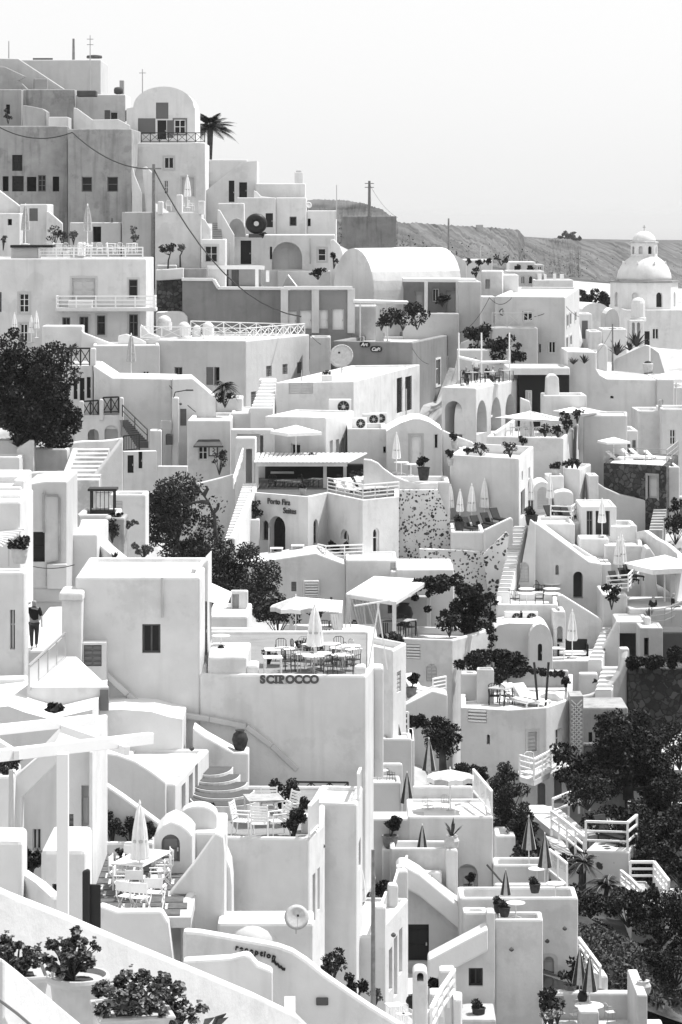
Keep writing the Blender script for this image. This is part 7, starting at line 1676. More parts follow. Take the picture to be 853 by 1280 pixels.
# == name terrace and its big wall
win(0,560,2.843)
nb=block('big_white_house','big plain white house with a barred window and a bright flat roof','house',264,458,716,1250,71.53,6,0,par=(.14,.3),ops=(('w',506,626,571,729,0,{'m': 'slate'}),))
block('roof_box','small white vent box with a dark slot on the bright flat roof','vent',680,425,700,445,73,.4,0,par=None,terr=False,sink=.3)
shape('side_door_wall','white side wall with a shaded door at the right of the big plain house','wall',[(717,742),(717,420),(740,396),(740,742)],73.6,3,0,ops=(('D',722,545,736,738,0,{'m': 'gwood'}),))
block('hatch_box','white framed box with a grey panel at the foot of the big plain house','box',292,690,375,790,71.1,.6,0,par=None,ops=(('s',298,700,362,776,0,{'m': 'shutter'}),))
x=thing('awning','white slanted awning at the right corner of the big plain house','awning',at(760,560,74)); b=MB(); P=[at(742,475,76.5),at(824,512,77.5),at(806,560,75),at(718,530,74)]; b.add(P+[p-Vector((0,0,.07)) for p in P],[(0,1,2,3),(7,6,5,4),(0,4,5,1),(1,5,6,2),(2,6,7,3),(3,7,4,0)]).build('cloth','canvas',x)
win(230,640,2.843)
nw=house('name_wall','huge white terrace wall with dark capital lettering and a bright narrow right face','terrace',[(60,574),(650,580),(674,548),(674,None,79),(60,None,79)],D=71.5,yb=1000,roof='mid',par=(.12,.25))
zn=nw['fz']; W0=at(60,574,71.5); W1=atz(650,580,W0.z); pl=Pl(W0,math.atan2(W1.y-W0.y,W1.x-W0.x))
xx=268; lw={'S': 25,'C': 28,'I': 15,'R': 27,'O': 30}
for ch_c in 'SCIROCCO':
 o=lettering(ch_c,pl,xx+lw[ch_c]/2,607,28,'slate',nw,.02,.045,xs=1.0,bold=.022,al='CENTER')
 srf=MB(); a=pl.uv(xx,607); b_=pl.uv(xx+lw[ch_c],579)
 if ch_c in 'IR':
  for zz in (a[1]+.02,a[1]+(pl.uv(xx,579)[1]-a[1])-.02): srf.box(pl.P(a[0]+(.085 if ch_c=='I' else .07),zz,-.05),(.17,.05,.05),math.atan2(pl.u.y,pl.u.x))
  srf.build('serif','slate',nw,fix=False)
 xx+=lw[ch_c]
block('end_pillar','white square pillar at the right end of the name terrace','pillar',604,548,650,600,71.4,.7,0,par=None,terr=False,sink=.2)
block('stepped_parapet','white step block at the left of the name terrace','wall',84,514,224,600,71.56,3.5,0,par=None,terr=False)
block('stepped_parapet','lower white step beside the left name terrace block','wall',224,545,262,600,71.56,1.2,0,par=None,terr=False)
put('table_rw',None,'white small round table on the left step block','table',at(132,492,73.5),0,.75,'white round tables'); put('urn_big',None,'small dark urn under the white table on the step block','urn',at(132,508,73.0),0,.3)
shape('back_wall','white back wall of the name terrace curving down to the right','wall',[(86,560),(86,414),(268,416),(292,428),(330,466),(356,490),(420,492),(600,492),(600,560)],79.5,.5,0)
block('white_house','low white roof step under the slanted awning','house',86,370,230,440,81.5,4,0,par=(.1,.2))
block('framed_wall','white framed wall with a dark plant behind the slanted awning','wall',166,280,230,380,83.5,.4,0,par=None,ops=(('o',172,292,196,362),('n',200,288,226,320,0,{'rec': .3}),('n',200,330,226,365,0,{'rec': .3})))
seats=[(320,528,'table_w',.1),(316,556,'table_w',.1),(372,548,'chair_d',1.2),(405,545,'chair_b',2.8),(462,552,'table_rs',0),(510,545,'chair_d',-1.4),(520,565,'chair_d',-2.0),(558,522,'table_rs',0),(563,548,'table_rs',.4),(590,515,'table_rs',.2),(602,560,'chair_d',2.4),(556,500,'chair_d',.3),(430,500,'chair_b',.2),(480,560,'chair_b',3.3)]
labs=['white square table far left on the name terrace','white square table front left on the name terrace','dark chair right of the white square tables','steel chair in front of the tall closed parasol','round table at the tall closed parasol','dark chair right of the parasol table','dark chair at the parapet right of the parasol table','white round table in the middle of the right group','white round table at the front of the right group','white round table at the back of the right group','dark chair at the right end pillar','dark chair at the back of the right table group','steel chair behind the tall closed parasol','steel chair right front of the parasol table']
for (x_,y_,k,rz),lab in zip(seats,labs):
 mk={'table_rs': round_table('paint',.48,'steel'),'chair_b': wire_chair('steel','dark')}.get(k)
 put(k,mk,lab,'table' if 'table' in k else 'chair',atz(x_,y_+20,zn),rz,.85,'name terrace seats')
for i in range(15):
 r_,c_=i // 5,i % 5; k=['chair_d','table_rs','chair_d','chair_b','table_w'][(i*2+r_) % 5]
 put(k,None,{'chair_d': 'dark chair','table_rs': 'steel rimmed round table','chair_b': 'steel chair','table_w': 'white square table'}[k]+' in the '+['back','middle','front'][r_]+' row, '+['far left','left of centre','at the centre','right of centre','far right'][c_]+' on the name terrace','table' if 'table' in k else 'chair',atz(345+c_*58+r_*13,528+r_*17,zn),i*1.3,.85,'name terrace seats')
bush('dark potted shrub row at the back of the name terrace',atz(440,512,zn),.8,.7,500,.07,'leaf_dark',601,ry=.3); bush('dark plant at the left end of the name terrace tables',atz(300,540,zn),.35,.6,260,.06,'leaf',602)
put('parasol_tall',closed_parasol('canvas',None,2.9,.27),'very tall white closed parasol on the name terrace','parasol',atz(465,558,zn),0,(.95,.95,.8))
x=MB(); P=[at(678,550,73),at(706,548,75),at(676,572,72)]
block('ledge','white sloping ledge right of the end pillar','ledge',672,552,708,600,75,1,0,par=None,terr=False)
q=atz(655,560,zn); o=thing('folded_easel','white folding easel beside the end pillar','easel',q); MB().beam(q,q+Vector((.4,.2,2.4)),.05,.05).build('leg','whitemetal',o); MB().beam(q+Vector((.7,0,0)),q+Vector((.35,.2,2.4)),.05,.05).build('leg','whitemetal',o); MB().beam(q+Vector((-.5,.1,2.3)),q+Vector((.8,.1,2.5)),.1,.05).build('bar','paint',o)
lg=MB(); lp=Pl(at(0,0,71.35),0); win(0,0,1)
Q=[lp.P(*lp.uv(x_,y_)) for x_,y_ in ((132,842),(160,868),(182,886),(216,892),(262,899),(308,908),(340,932),(372,962))]
for a,b_ in zip(Q,Q[1:]): lg.beam(a,b_,.22,.2)
lg.build('sloping_ledge','cream',nw,.04)
# == upper left: street, old house, person
win(0,560,2.843)
oh=shape('old_house','weathered white house with a dark shuttered window and pipes on its wall','house',[(84,548),(84,132),(150,120),(165,118),(238,118),(238,548)],84,5,0,mat='cream',ops=(('w',101,298,160,405,0,{'m': 'dark'}),))
pl=Pl(at(84,132,84),0); x=MB()
for seg in ([(160,150),(160,168),(205,168),(212,180),(212,400),(168,408),(168,490)],[(155,160),(155,250),(158,300)]): x.tube([pl.P(*pl.uv(*s_),-.06) for s_ in seg],.045,6)
x.build('pipe','old',oh,fix=False)
a,b_=pl.uv(170,498),pl.uv(240,410); MB().box(pl.P((a[0]+b_[0])/2,(a[1]+b_[1])/2,-.15),(b_[0]-a[0],.3,b_[1]-a[1])).build('lower_panel','cream',oh,.04)
a,b_=pl.uv(90,546),pl.uv(236,500); MB().box(pl.P((a[0]+b_[0])/2,(a[1]+b_[1])/2,-.05),(b_[0]-a[0]-.05,.1,b_[1]-a[1])).build('plinth','pale',oh,.02)
street=block('street_floor','bright paved lane floor where the person walks','lane floor',60,720,300,800,75.2,12.3,0,par=None,roof='paving',mat='white')
pers=figure('person in dark clothes and a pale cap walking with one hand raised to the head',atz(122,712,street['fz']),1.82,.15,'cloth','jean',arm=1,walk=.25,hat='paint')
block('near_house','white house at the left edge with a tall narrow window','house',-60,440,88,830,69,1.1,0,par=(.2,.25),ops=(('w',36,575,54,716,0,{'m': 'cream'}),))
block('roof_step','stacked white roof blocks at the left edge above the slatted awning','house',-40,190,72,470,76,5,0,par=(.1,.2),mat='white')
for i,(y_,x1) in enumerate([(100,88),(138,80),(165,76)]): block('roof_ledge',['topmost white ledge at the left edge','middle white ledge at the left edge','lowest white ledge at the left edge'][i],'ledge',-40,y_,x1,y_+60,80-i*1.2,3,0,par=None)
block('ledge_block','small white block on the topmost left ledge','block',45,112,84,135,79,1,0,par=None,terr=False,sink=.2)
o=thing('slatted_awning','white slatted pergola awning at the left edge','awning',at(30,340,73)); x=MB()
for k in range(9):
 x.beam(at(-20,330+k*3.5-30,76-k*.45),at(88-k*10,288+k*8,76-k*.45),.16,.06); x.build('slat','bright',o,fix=False); x=MB()
MB().beam(at(32,345,73),at(32,420,73),.06,.06).build('post','steel',o)
put('pot_white',None,'pale pot on the left roof under the slatted awning','potted plant',at(70,410,72),0,1.2,'potted plants')
o=thing('lantern_kiosk','black framed glass lantern kiosk on the white lane wall','kiosk',at(367,236,96)); q=at(367,236,96)
for sx_ in (-1,1):
 for sy_ in (-1,1): MB().beam(q+Vector((sx_*.55,sy_*.4,0))*1,q+Vector((sx_*.55,sy_*.4,1.2)),.08,.08).build('post','black',o)
MB().box(q+Vector((0,0,1.22)),(1.4,1.1,.12)).build('roof','black',o,.03); MB().box(q+Vector((0,0,.12)),(1.1,.8,.25)).build('base','black',o); MB().box(q+Vector((0,-.1,.72)),(.7,.3,.7)).build('light_box','paint',o)
x=MB()
for k in range(4): x.beam(q+Vector((-.3+.2*k,-.42,.25)),q+Vector((-.3+.2*k,-.42,1.18)),.03,.03)
x.build('bars','black',o,fix=False)
wallrun('lane_wall','white wall bending down from the kiosk to the dark agave',[(268,262,92),(300,262,91.5),(330,264,91),(338,300,89),(380,345,87),(440,395,85)],1.6,.6)
block('kiosk_wall','white wall block carrying the lantern kiosk','wall',275,236,420,330,94,3,0)
block('rough_wall','rough stained white wall between kiosk wall and bushy tree','wall',372,248,445,400,91.5,2,0,mat='old')
block('street_block','pale lane wall with a plaque behind the kiosk','wall',390,165,520,260,98,2,0,ops=(('s',402,188,436,222,0,{'m': 'cream','rec': .04}),))
block('street_ramp','bright lane surface between old house and bending wall','lane floor',240,305,345,420,86,6,0,par=None,mat='white',roof='paving')
agave('dark agave at the bend of the white lane wall',at(408,395,84.5),.5,310); bush('dark wall climber on the rough stained wall',at(400,330,91.2),.5,1.0,260,.1,'leaf',311,ry=.3); bush('pale scrub on the rough stained wall top',at(455,280,92),.7,.4,360,.08,'leaf_pale',312); bush('dark plant on top of the rough stained wall',at(415,250,92.5),.4,.3,300,.07,'leaf_dark',313)
bush('pale flower patch between the bushy tree and the big plain house',at(510,385,86),.9,.6,600,.08,'leaf_pale',314)
q=at(255,258,88); o=thing('round_sign','grey round disc sign on the old house corner','sign',q); MB().tube([q,q+Vector((0,-.08,0))],.42,20).build('disc','pale',o); MB().tube([q+Vector((-.4,0,-.1)),q+Vector((-.6,0.2,-.1))],.04,6).build('bracket','iron',o)
block('lane_pillar','tall white square pillar where the ramp railing ends','pillar',216,520,292,800,71,1.6,0,par=None,ops=())
block('capstone','white flat capstone on the tall square pillar','capstone',212,514,296,540,70.9,1.8,0,par=None,terr=False,sink=0)
railing('grey glass ramp railing beside the walking person',[at(104,870,66),at(232,748,70)],.9,'glass','steel',1.6,r=.03)
o=thing('sloped_roof_house','bright white house with a sloping roof running up to the tall square pillar','house',at(240,1000,66)); T0,T1,B0,B1=at(232,742,70.3),at(272,738,70.3),at(96,850,66.2),at(388,846,66.2); B1.z=B0.z; T1.z=T0.z; dn=Vector((0,0,-6)); x=MB()
x.poly([B0,B1,T1,T0]); x.build('roof','bright',o,fix=False); x=MB(); x.poly([B0+dn,B1+dn,B1,B0]); x.poly([B1+dn,T1+dn,T1,B1]); x.poly([T0+dn,B0+dn,B0,T0]); x.poly([T1+dn,T0+dn,T0,T1]); x.build('wall','white',o); x=MB(); x.box(at(371,895,66.15),(.28,.12,.7)); x.build('shutter','shutter',o)
for w_ in (B0,B1,T0,T1): CTRL.append((w_.x,w_.y,B0.z-5))
cable('thin cable from the old house across the lane',[at(95,415,83.5),at(265,415,83)],.15,.02)
# == left white houses round the patio
win(0,820,2.843); DM[0]=lambda D: 57+(D-43)*13/21 if D>42.5 else D
dh=block('door_house','bright white house with a row of tall doors on its right face','house',330,447,628,620,57,6.2,-7,par=(.12,.3),ops=(('D',646,455,660,575,1,{'m': 'pale'}),('D',672,420,686,548,1,{'m': 'pale'}),('D',694,385,704,522,1,{'m': 'shutter'}),('D',710,360,719,500,1,{'m': 'pale'})))
shape('arched_gable','white half arched gable in front of the door house','wall',[(322,620),(322,345),(360,340),(420,350),(480,372),(540,410),(590,448),(590,620)],56.2,.6,0)
shape('bright_roof_house','bright white house with a gently rounded roof below the name wall','house',[(325,420),(325,196),(430,190),(540,198),(600,216),(650,225),(650,420)],63.5,5,0,roof='bright')
shape('stair_wall','white slanting stair wall descending to the patio','wall',[(318,700),(318,428),(335,430),(440,500),(580,604),(580,700)],53.5,.5)
block('patio_wall','white patio back wall with plants along its top','wall',314,662,548,760,52.5,1.5,0,par=(.2,.2))
bush('big dark leafy shrub left on the patio wall',at(400,662,53.2),.42,1.05,800,.065,'leaf',320,cl=12); bush('dark leafy shrub in the middle of the patio wall',at(465,665,53.2),.38,.85,700,.065,'leaf_dark',321,cl=10); bush('dark leafy shrub right on the patio wall',at(530,668,53.2),.3,.75,450,.065,'leaf_dark',322,cl=9); bush('low dark plant in front of the patio wall',at(440,722,51.8),.3,.35,300,.06,'leaf',323)
sk=shape('arched_shed','small white shed with a rounded top and a dark arched double door','shed',[(548,775),(548,645),(555,628),(580,602),(612,586),(645,600),(672,622),(685,640),(685,775)],49.5,1.8,0,ops=(('ad',574,634,640,732,0,{'m': 'shutter','rec': .12}),))
shape('arch_wall','white round arched wall behind the small shed','wall',[(638,680),(638,575)]+arcpts(638,575,772,532,10)[1:]+[(774,680)],52,.8)
bush('dark round bush behind the round arched wall',at(735,555,54),.25,.35,300,.05,'leaf_dark',324)
block('white_house','white low roof right of the round arched wall','house',690,625,800,760,51.5,3,0,par=None)
pf_=thing('patio_floor','dark slab patio with pale joints','patio',at(470,820,47)); zf=at(470,850,46.5).z
C4=[atz(290,745,zf),atz(660,760,zf),atz(590,930,zf),atz(290,900,zf)]
MB().add([Vector((-8.4,82.5,zf-.3)),Vector((-4.3,82.5,zf-.3)),Vector((-4.3,91,zf-.3)),Vector((-8.4,91,zf-.3)),Vector((-8.4,82.5,zf)),Vector((-4.3,82.5,zf)),Vector((-4.3,91,zf)),Vector((-8.4,91,zf))],[(4,5,6,7),(0,1,5,4),(1,2,6,5),(2,3,7,6),(3,0,4,7)]).build('slab','cream',pf_)
for c_ in ((-8,82),(-5,82),(-6,90)): CTRL.append((c_[0],c_[1],zf-1))
x=MB(); rng=random.Random(4)
for i in range(6):
 for j in range(10):
  w_,d_=.56*rng.uniform(.9,1.05),.68; x.box((-8.1+i*.64+(j % 2)*.15,83.0+j*.78,zf+.02),(w_,d_,.04),R(2))
x.build('paving_slabs','wood',pf_,fix=False)
def director_chair():
 o=thing('folding_chair','','',(0,0,0)); MB().box((0,0,.45),(.5,.42,.03)).build('seat','canvas',o,.01); MB().box((0,.23,.78),(.54,.025,.3)).build('backrest','canvas',o,.01)
 for xx in (-.27,.27):
  MB().beam((xx,-.22,0),(xx,.22,.45),.03,.03).build('leg','paint',o,fix=False); MB().beam((xx,.22,0),(xx,-.22,.45),.03,.03).build('leg','paint',o,fix=False); MB().box((xx,0,.66),(.06,.5,.03)).build('armrest','paint',o,fix=False); MB().beam((xx,.22,.45),(xx,.24,.95),.03,.03).build('back_post','paint',o,fix=False); MB().beam((xx,-.22,.45),(xx,-.2,.66),.03,.03).build('front_post','paint',o,fix=False)
 return o
for i,(x_,y_,rz) in enumerate([(420,795,1.4),(435,830,1.5),(580,790,-1.4),(560,815,-1.5),(552,872,3.0),(480,842,3.1),(470,760,0),(585,770,-1.3),(455,885,2.6),(500,890,2.9)]):
 put('chair_dir',director_chair,['white folding chair back left at the patio table','white folding chair front left at the patio table','white folding chair right of the patio parasol','white folding chair front right at the patio table','white folding chair seen from behind at the right','white folding chair seen from behind beside the parasol','white folding chair at the far end of the patio table','white folding chair farthest right near the shed','white folding chair nearest left on the patio','white folding chair nearest the patio edge'][i],'chair',atz(x_,y_+20,zf+.04),rz,.95,'white folding chairs')
put('table_patio',square_table('paint',.95,2.0,'paint'),'long white table on the dark slab patio','table',atz(505,810,zf+.04),-.35,1.1)
put('parasol_tall',None,'white closed parasol standing at the patio table','parasol',atz(497,835,zf+.04),0,(.85,.85,.9))
shape('stair_wall','broad white stair flank slanting up right of the patio','wall',[(560,960),(600,850),(690,740),(770,628),(795,640),(800,700),(800,960)],46.5,.6,0)
wallrun('stair_wall','second white slanting handrail wall above the broad stair flank',[(655,880,45.5),(712,780,48),(775,650,51.5)],1.2,.25)
block('meter_box','small dark lidded box on the slanting stair flank','box',686,738,714,756,47.6,.4,0,par=None,mat='mid',terr=False,sink=0)
lh=shape('left_house','tall bright white house with small windows behind the pergola post','house',[(70,900),(70,460),(175,348),(325,330),(325,900)],46,6,0,ops=(('w',116,615,146,690,0,{'m': 'cream'}),('w',186,628,203,682,0,{'m': 'cream'}),('s',246,562,262,700,0),('D',290,460,316,735,0,{'m': 'pale'})))
block('white_house','white pilaster at the right edge of the tall bright house','pillar',316,340,326,700,45.5,.8,0,par=None)
shape('sloped_wall','white slanting parapet left of the tall bright house','wall',[(-60,700),(-60,470),(40,440),(150,346),(205,346),(205,380),(80,505),(80,700)],44.8,.5)
block('left_terrace','white terrace block at the left edge with a plant trough','terrace',-80,425,48,900,44,2,0,par=(.3,.2))
bush('dark shrub in the plant trough at the left edge',at(20,420,44.6),.45,.45,600,.06,'leaf',330); bush('dark shrub beside the trough shrub',at(65,375,46.5),.4,.4,400,.06,'leaf_dark',331)
block('planter_wall','white roof planter with a leafy plant above the pergola beams','planter',30,172,160,240,58,2,0,par=(.2,.2))
bush('leafy plant with big leaves in the roof planter',at(190,215,56.5),.34,.48,140,.16,'leaf',332,cl=8); bush('leafy plant left in the roof planter',at(130,215,57),.28,.3,120,.11,'leaf',333,cl=6); bush('small plant behind the roof planter at the left edge',at(45,160,60),.35,.28,200,.06,'leaf',334)
shape('bright_house','broad bright white roof spreading left behind the pergola beams','house',[(-80,420),(-80,190),(30,178),(90,200),(180,225),(330,190),(330,420)],55,6,0,roof='bright')
shape('stair_wall','grey white sloping roof edge above the roof planter','wall',[(-80,260),(-80,85),(85,80),(155,130),(212,180),(212,260)],60.5,.8)
pole('black slim lamp post at the left edge',40,405,650,38,.055,name='lamp_post',cat='lamp post'); win(0,820,2.843)
block('white_block','white square pier under the black lamp post','pillar',-40,655,78,880,37,1.2,0,par=None)
block('service_block','white block with a flat speckled top left of the dark gate','wall',140,690,300,960,38,2.2,0,par=None,ops=(('o',186,810,205,920),))
block('dark_gate','black iron gate panel beside the dark slab patio','gate',303,812,357,960,36.5,.08,0,par=None,mat='black',terr=False,ops=())
block('dark_gate','tall thin black gate post','gate post',300,760,312,960,36.4,.1,0,par=None,mat='black',terr=False)
bush('leafy plant with white blooms left of the service block',at(110,770,39),.25,.45,400,.09,'leaf',336)
wallrun('low_wall','white slanting kerb wall left of the service block',[(78,755,37.5),(145,800,37),(200,850,36.5)],.8,.25)
win(0,1020,2.843)
shape('low_wall','white patio front wall with a fan of grey shading under the chairs','wall',[(340,480),(340,330),(360,318),(420,340),(575,338),(600,380),(660,405),(660,480)],43,.5)
DM[0]=None
# == foreground pergola
win(0,820,2.843)
fp=thing('pergola','big white timber pergola frame close to the camera','pergola',at(224,1130,27))
p_=at(224,345,27); MB().beam(Vector((p_.x,p_.y,p_.z)),Vector((p_.x,p_.y,at(224,1010,27).z)),.155,.155).build('post','paint',fp,.008)
MB().beam(at(-60,360,26.6),at(537,292,28.2),.12,.16).build('beam','paint',fp,.008)
MB().beam(at(-60,268,29.6),at(333,226,30.8),.12,.15).build('beam','paint',fp,.008)
MB().beam(at(224,258,30.4),at(452,345,27.6)+Vector((0,0,.03)),.08,.12).build('brace','paint',fp,.008)
MB().beam(at(-20,300,30),at(60,352,26.8),.08,.12).build('rafter','paint',fp,.008)
# == foreground parapet, pots
win(0,1020,2.843)
fw=thing('parapet','thick white parapet wall sloping down across the foreground','wall',at(300,500,22))
P=[at(-120,205,21.5),at(0,262,21.8),at(210,345,22.4),at(400,428,23),at(600,510,23.8),at(853,615,24.8),at(1010,690,25.4),at(1110,790,25.9)]
MB().ribbon(P,3.2,.42).build('wall_body','white',fw,.08,seg=4)
for p in P: CTRL.append((p.x,p.y,p.z-2.2))
win(250,1020,2.843)
shape('white_block','white sloping roof block between parapet and reception wall','house',[(-60,720),(-60,515),(110,505),(165,492),(180,500),(205,530),(258,552),(258,720)],54,.5,0)
win(0,1020,2.843)
def geranium(lab,loc,r,h,seed,n):
 rng=random.Random(seed); o=thing('geranium_plant',lab,'plant',loc); st=MB(); cl=[]; loc=Vector(loc)
 for i in range(34):
  t=rng.uniform(0,6.28); q=rng.random()**.5; c=loc+Vector((math.cos(t)*r*q,math.sin(t)*r*q,h*rng.uniform(.2,.95)*(1.1-q*.5))); cl.append((c,r*rng.uniform(.12,.22))); st.tube([loc+Vector((rng.uniform(-.05,.05),0,-.05)),loc.lerp(c,.6)+Vector((0,0,.02)),c],[.012,.009,.004],5)
 st.build('stem','bark',o,fix=False)
 rg=np.random.default_rng(seed); pts=clump_pts(cl,n,seed); m=len(pts); b=MB()
 for p in pts:                      # each leaf a small scalloped disc
  a=Vector(rg.normal(size=3)); a.z=abs(a.z)+.6; a.normalize(); e=a.orthogonal().normalized(); f=a.cross(e); s_=.019*rg.uniform(.6,1.5); p=Vector(p)
  vs=[p+(e*math.cos(t)+f*math.sin(t))*s_*(1+.12*math.cos(5*t))+a*s_*.25 for t in [2*math.pi*k/9 for k in range(9)]]+[p]
  b.add(vs,[(k,(k+1) % 9,9) for k in range(9)])
 b.build('foliage','geranium',o,fix=False)
 fl=MB()
 for i in range(10):
  c=cl[rng.randrange(len(cl))][0]+Vector((rng.uniform(-.05,.05),rng.uniform(-.05,.05),r*.22))
  for k in range(7): d=Vector((rng.uniform(-1,1),rng.uniform(-1,1),rng.uniform(-.3,1)))*.022; fl.box(c+d,(.018,.018,.01),rng.random()*3)
 fl.build('blossom','mid',o,fix=False); return o
def big_pot(lab,loc,r,h,square=False):
 o=thing('flower_pot',lab,'pot',loc)
 n=4 if square else 40
 k=1.35 if square else 1
 a0=R(45+12) if square else 0
 MB().lathe([(r*.72*k,0),(r*.9*k,h*.78),(r*.93*k,h*.84),(r*1.02*k,h*.86),(r*1.06*k,h*.93),(r*1.02*k,h),(r*.92*k,h),(r*.88*k,h*.9),(.01,h*.88)],loc,n,a0,a0+2*math.pi).build('pot_body','palepot',o,smooth=False,bevel=.006)
 MB().lathe([(r*.84*k,h*.885),(.01,h*.9)],loc,n,a0,a0+2*math.pi).build('soil','soil',o); return o
Dp=19.5
q=at(278,712,Dp); rr=108/2.843*Dp*DK/F; hh=(740-590)/2.843*Dp*DK/F+.1
big_pot('large round pale flower pot in the middle of the foreground',q-Vector((0,0,.1)),rr,hh)
geranium('leafy geranium in the large round pale pot',q+Vector((-.08,0,hh-.12)),.27,.48,401,1500)
q=at(75,695,20.3); big_pot('square pale flower pot at the left edge of the foreground',q,.28,(720-575)/2.843*20.3*DK/F,True)
geranium('leafy geranium in the square pale pot',at(60,565,20.3),.30,.50,402,1300)
q=at(470,790,18.8); big_pot('pale flower pot half out of view at the bottom edge',q,.36,(810-700)/2.843*18.8*DK/F,True)
geranium('widest leafy geranium at the bottom edge',at(500,695,18.8),.42,.40,403,2200)
geranium('right hand spread of the bottom edge geranium',at(620,725,18.9),.30,.22,404,900)
o=thing('succulent_leaves','pale broad leaves at the right end of the pot row','plant',at(790,745,19.5)); x=MB()
for a,b_ in (((760,745),(805,700)),((775,745),(812,715)),((730,745),(760,715))):
 p,t=at(*a,19.5),at(*b_,19.5); s_=Vector((.05,.03,0)); m_=p.lerp(t,.55)+Vector((0,0,.03)); x.add([p-s_*.5,p+s_*.5,m_+s_,m_-s_,t],[(0,1,2,3),(3,2,4)])
x.build('leaves','leaf_pale',o,fix=False)
fr=thing('handrail_wall','white smooth stair parapet cutting across the bottom left corner','wall',at(0,560,15)); P=[at(-60,500,14.2),at(0,545,14.5),at(120,645,15),at(240,745,15.6),at(300,800,16)]
MB().ribbon(P,1.2,.3).build('wall_body','white',fr,.03)
x=MB(); x.tube([at(-20,640,14.0),at(60,700,14.3),at(130,760,14.7)],.012,6); x.build('drawn_shadow_line','mid',fr,fix=False)  # grey tube drawn in as a shadow line along the wall
# == small wires, lamps and pipes
DM[0]=None; win(0,0,1)
for lab,pts,sg in (('thin cable from the cafe corner to the cream house',[(574,416,150),(612,372,148),(640,372,147)],.5),('thin cable sloping down from the cafe side to the arcade',[(513,430,145),(536,455,132)],.3),
 ('thin cable across the front of the cream house to its right corner',[(668,396,147),(704,378,147),(724,396,152)],.15),('thin cable on the wall of the big sloped house',[(212,482,126.8),(245,515,126.3)],.1),
 ('thin cable from the slim grey pole to the tall house parapet',[(766,410,157),(720,452,138)],.8),('thin cable from the hill pole down towards the village',[(462,230,262),(497,272,250)],.6),
 ('thin cable hanging from the link wall to the cafe roof',[(388,418,141),(414,432,145)],.3)):
 cable(lab,[at(*p) for p in pts],sg,.022)
for lab,x_,y_,D_ in (('small dark lamp above the arched suites door',353,645,113.9),('small grey lamp on the wall right of the suites lettering',376,660,113.8),('small lamp on the vine house wall',533,826,103.3),('small lamp above the shuttered window of the lounge house',664,912,95.9),('small lamp left of the lounge house corner',628,911,95.9),
 ('small dark lamp at the top of the door house right face',240,935,66.5),('small lamp on the wedge house above its right window',226,505,126.3),('dark lamp on the wall of the umbrella house right part',706,1160,76.4),('round dark lamp under the stepped balcony house wall',492,1168,69.5),('small grey vent on the tall house wall',674,497,137.9)):
 wall_lamp(lab,x_,y_,D_)
for lab,x_,y0,y1,D_ in (('thin grey downpipe on the front of the cream house',695,374,440,147.9),('thin grey downpipe on the big plain house front',203,722,772,71.45),('thin grey downpipe at the arcade house corner',508,486,545,130.9),('thin grey downpipe on the long house front',262,655,700,108.9),('thin downpipe on the vaulted porch house',388,298,330,159.9)):
 a,b_=at(x_,y1,D_),at(x_,y0,D_); o=thing('downpipe',lab,'pipe',a); MB().tube([a,b_],.045,6).build('pipe','pale',o,fix=False)
# -- the hillside sheet under the village
def inside(p,poly):
 x,y=p; c=False; n=len(poly)
 for i in range(n):
  x0,y0=poly[i]; x1,y1=poly[i-1]
  if (y0>y) != (y1>y) and x<(x1-x0)*(y-y0)/(y1-y0)+x0: c=not c
 return c
def hillside():
 xs=np.linspace(-60,60,121); ys=np.linspace(17,337,321)
 win(0,0,1)
 for q in ((190,730,84),(215,730,90),(170,725,80),(240,740,95),(520,480,136),(530,480,140),(510,520,140),(552,530,138),(540,530,140),(530,530,136),(560,520,141),(505,535,133),(535,545,132),(520,545,130),(548,560,134),(60,830,82),(95,830,82),(60,820,84)):
  p=at(*q); CTRL.append((p.x,p.y,p.z))
 GX,GY=np.meshgrid(xs,ys); C=np.array(CTRL); num=np.zeros_like(GX); den=np.zeros_like(GX)
 for x,y,z in C:
  w=1.0/((GX-x)**2+(GY-y)**2+.6)**2
  num+=w*z; den+=w
 Z=num/den-np.where(GX>GY*.075,.9,2.0)
 for j,y in enumerate(ys):
  if 27*DK<y<72*DK:
   Z[j]=np.where(xs>-9.5*y/90,np.minimum(Z[j],CZ-(1345-YH)/F*y),Z[j])
 for poly,zb in FOOT:
  px=[p[0] for p in poly]; py=[p[1] for p in poly]
  i0,i1=np.searchsorted(xs,min(px)-1.5),np.searchsorted(xs,max(px)+1.5)
  j0,j1=np.searchsorted(ys,min(py)-1.5),np.searchsorted(ys,max(py)+1.5)
  cx,cy=sum(px)/len(px),sum(py)/len(py)
  for j in range(j0,j1):
   for i in range(i0,i1):
    p=(xs[i],ys[j])
    q=(cx+(p[0]-cx)*.74,cy+(p[1]-cy)*.74)
    if inside(p,poly) or inside(q,poly): Z[j,i]=min(Z[j,i],zb-1.6)
 V=[(GX[j,i],GY[j,i],Z[j,i]) for j in range(len(ys)) for i in range(len(xs))]
 n=len(xs); Fc=[(j*n+i,j*n+i+1,(j+1)*n+i+1,(j+1)*n+i) for j in range(len(ys)-1) for i in range(n-1)]
 return V,Fc
V_,F_=hillside()
hb=MB(); hb.v=V_; hb.f=F_
tag(hb.build('hillside','village_ground',fix=False,smooth=True),'paved and earthen hillside that the village is built on','hillside',kind='structure')
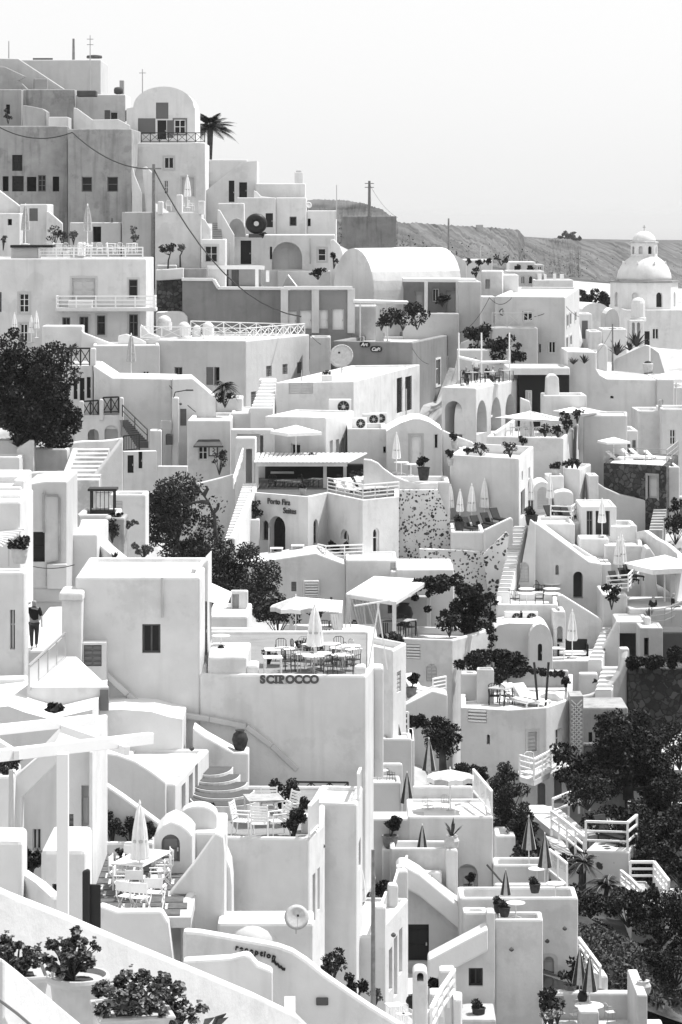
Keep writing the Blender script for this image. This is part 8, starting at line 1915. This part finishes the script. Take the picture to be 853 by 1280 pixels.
# -- sun, sky, camera, film
SUN_EL,SUN_AZ=62.0,62.0        # azimuth from straight ahead (+Y) towards the right (+X)
w=bpy.data.worlds.new('World'); SC.world=w; w.use_nodes=True
nt=w.node_tree; bg=nt.nodes['Background']
sky=nt.nodes.new('ShaderNodeTexSky'); sky.sky_type='NISHITA'; sky.sun_disc=False
sky.sun_elevation=R(SUN_EL); sky.sun_rotation=R(SUN_AZ); sky.altitude=200; sky.dust_density=3.0; sky.air_density=1.0
bw=nt.nodes.new('ShaderNodeRGBToBW'); nt.links.new(sky.outputs[0],bw.inputs[0]); 
mad=nt.nodes.new('ShaderNodeMath'); mad.operation='MULTIPLY_ADD'; mad.inputs[1].default_value=.25; mad.inputs[2].default_value=4.5     # thin bright summer overcast added to the clear sky
nt.links.new(bw.outputs[0],mad.inputs[0]); nt.links.new(mad.outputs[0],bg.inputs[0])
bg.inputs[1].default_value=.11
sl=bpy.data.lights.new('sun','SUN'); sl.energy=3.6; sl.angle=R(.53); sl.color=(1,1,1)
so=bpy.data.objects.new('sun',sl); COL.objects.link(so)
sd=Vector((math.sin(R(SUN_AZ))*math.cos(R(SUN_EL)),math.cos(R(SUN_AZ))*math.cos(R(SUN_EL)),math.sin(R(SUN_EL))))
so.rotation_euler=(-sd).to_track_quat('-Z','Y').to_euler(); so.location=(60,40,300)
cam=bpy.data.cameras.new('camera'); co=bpy.data.objects.new('camera',cam); COL.objects.link(co)
co.location=(0,0,CZ); co.rotation_euler=(R(90),0,0)
cam.sensor_fit='VERTICAL'; cam.sensor_height=36; cam.sensor_width=24; cam.lens=F/1280*36; cam.shift_y=(YH-640)/1280
cam.clip_start=.5; cam.clip_end=400000
SC.camera=co
SC.view_settings.view_transform='Standard'; SC.view_settings.look='None'; SC.view_settings.exposure=EXPOSURE; SC.view_settings.gamma=1.0
SC.view_settings.use_curve_mapping=False
SC.render.engine='CYCLES'; SC.cycles.max_bounces=8; SC.cycles.diffuse_bounces=3; SC.cycles.use_denoising=True
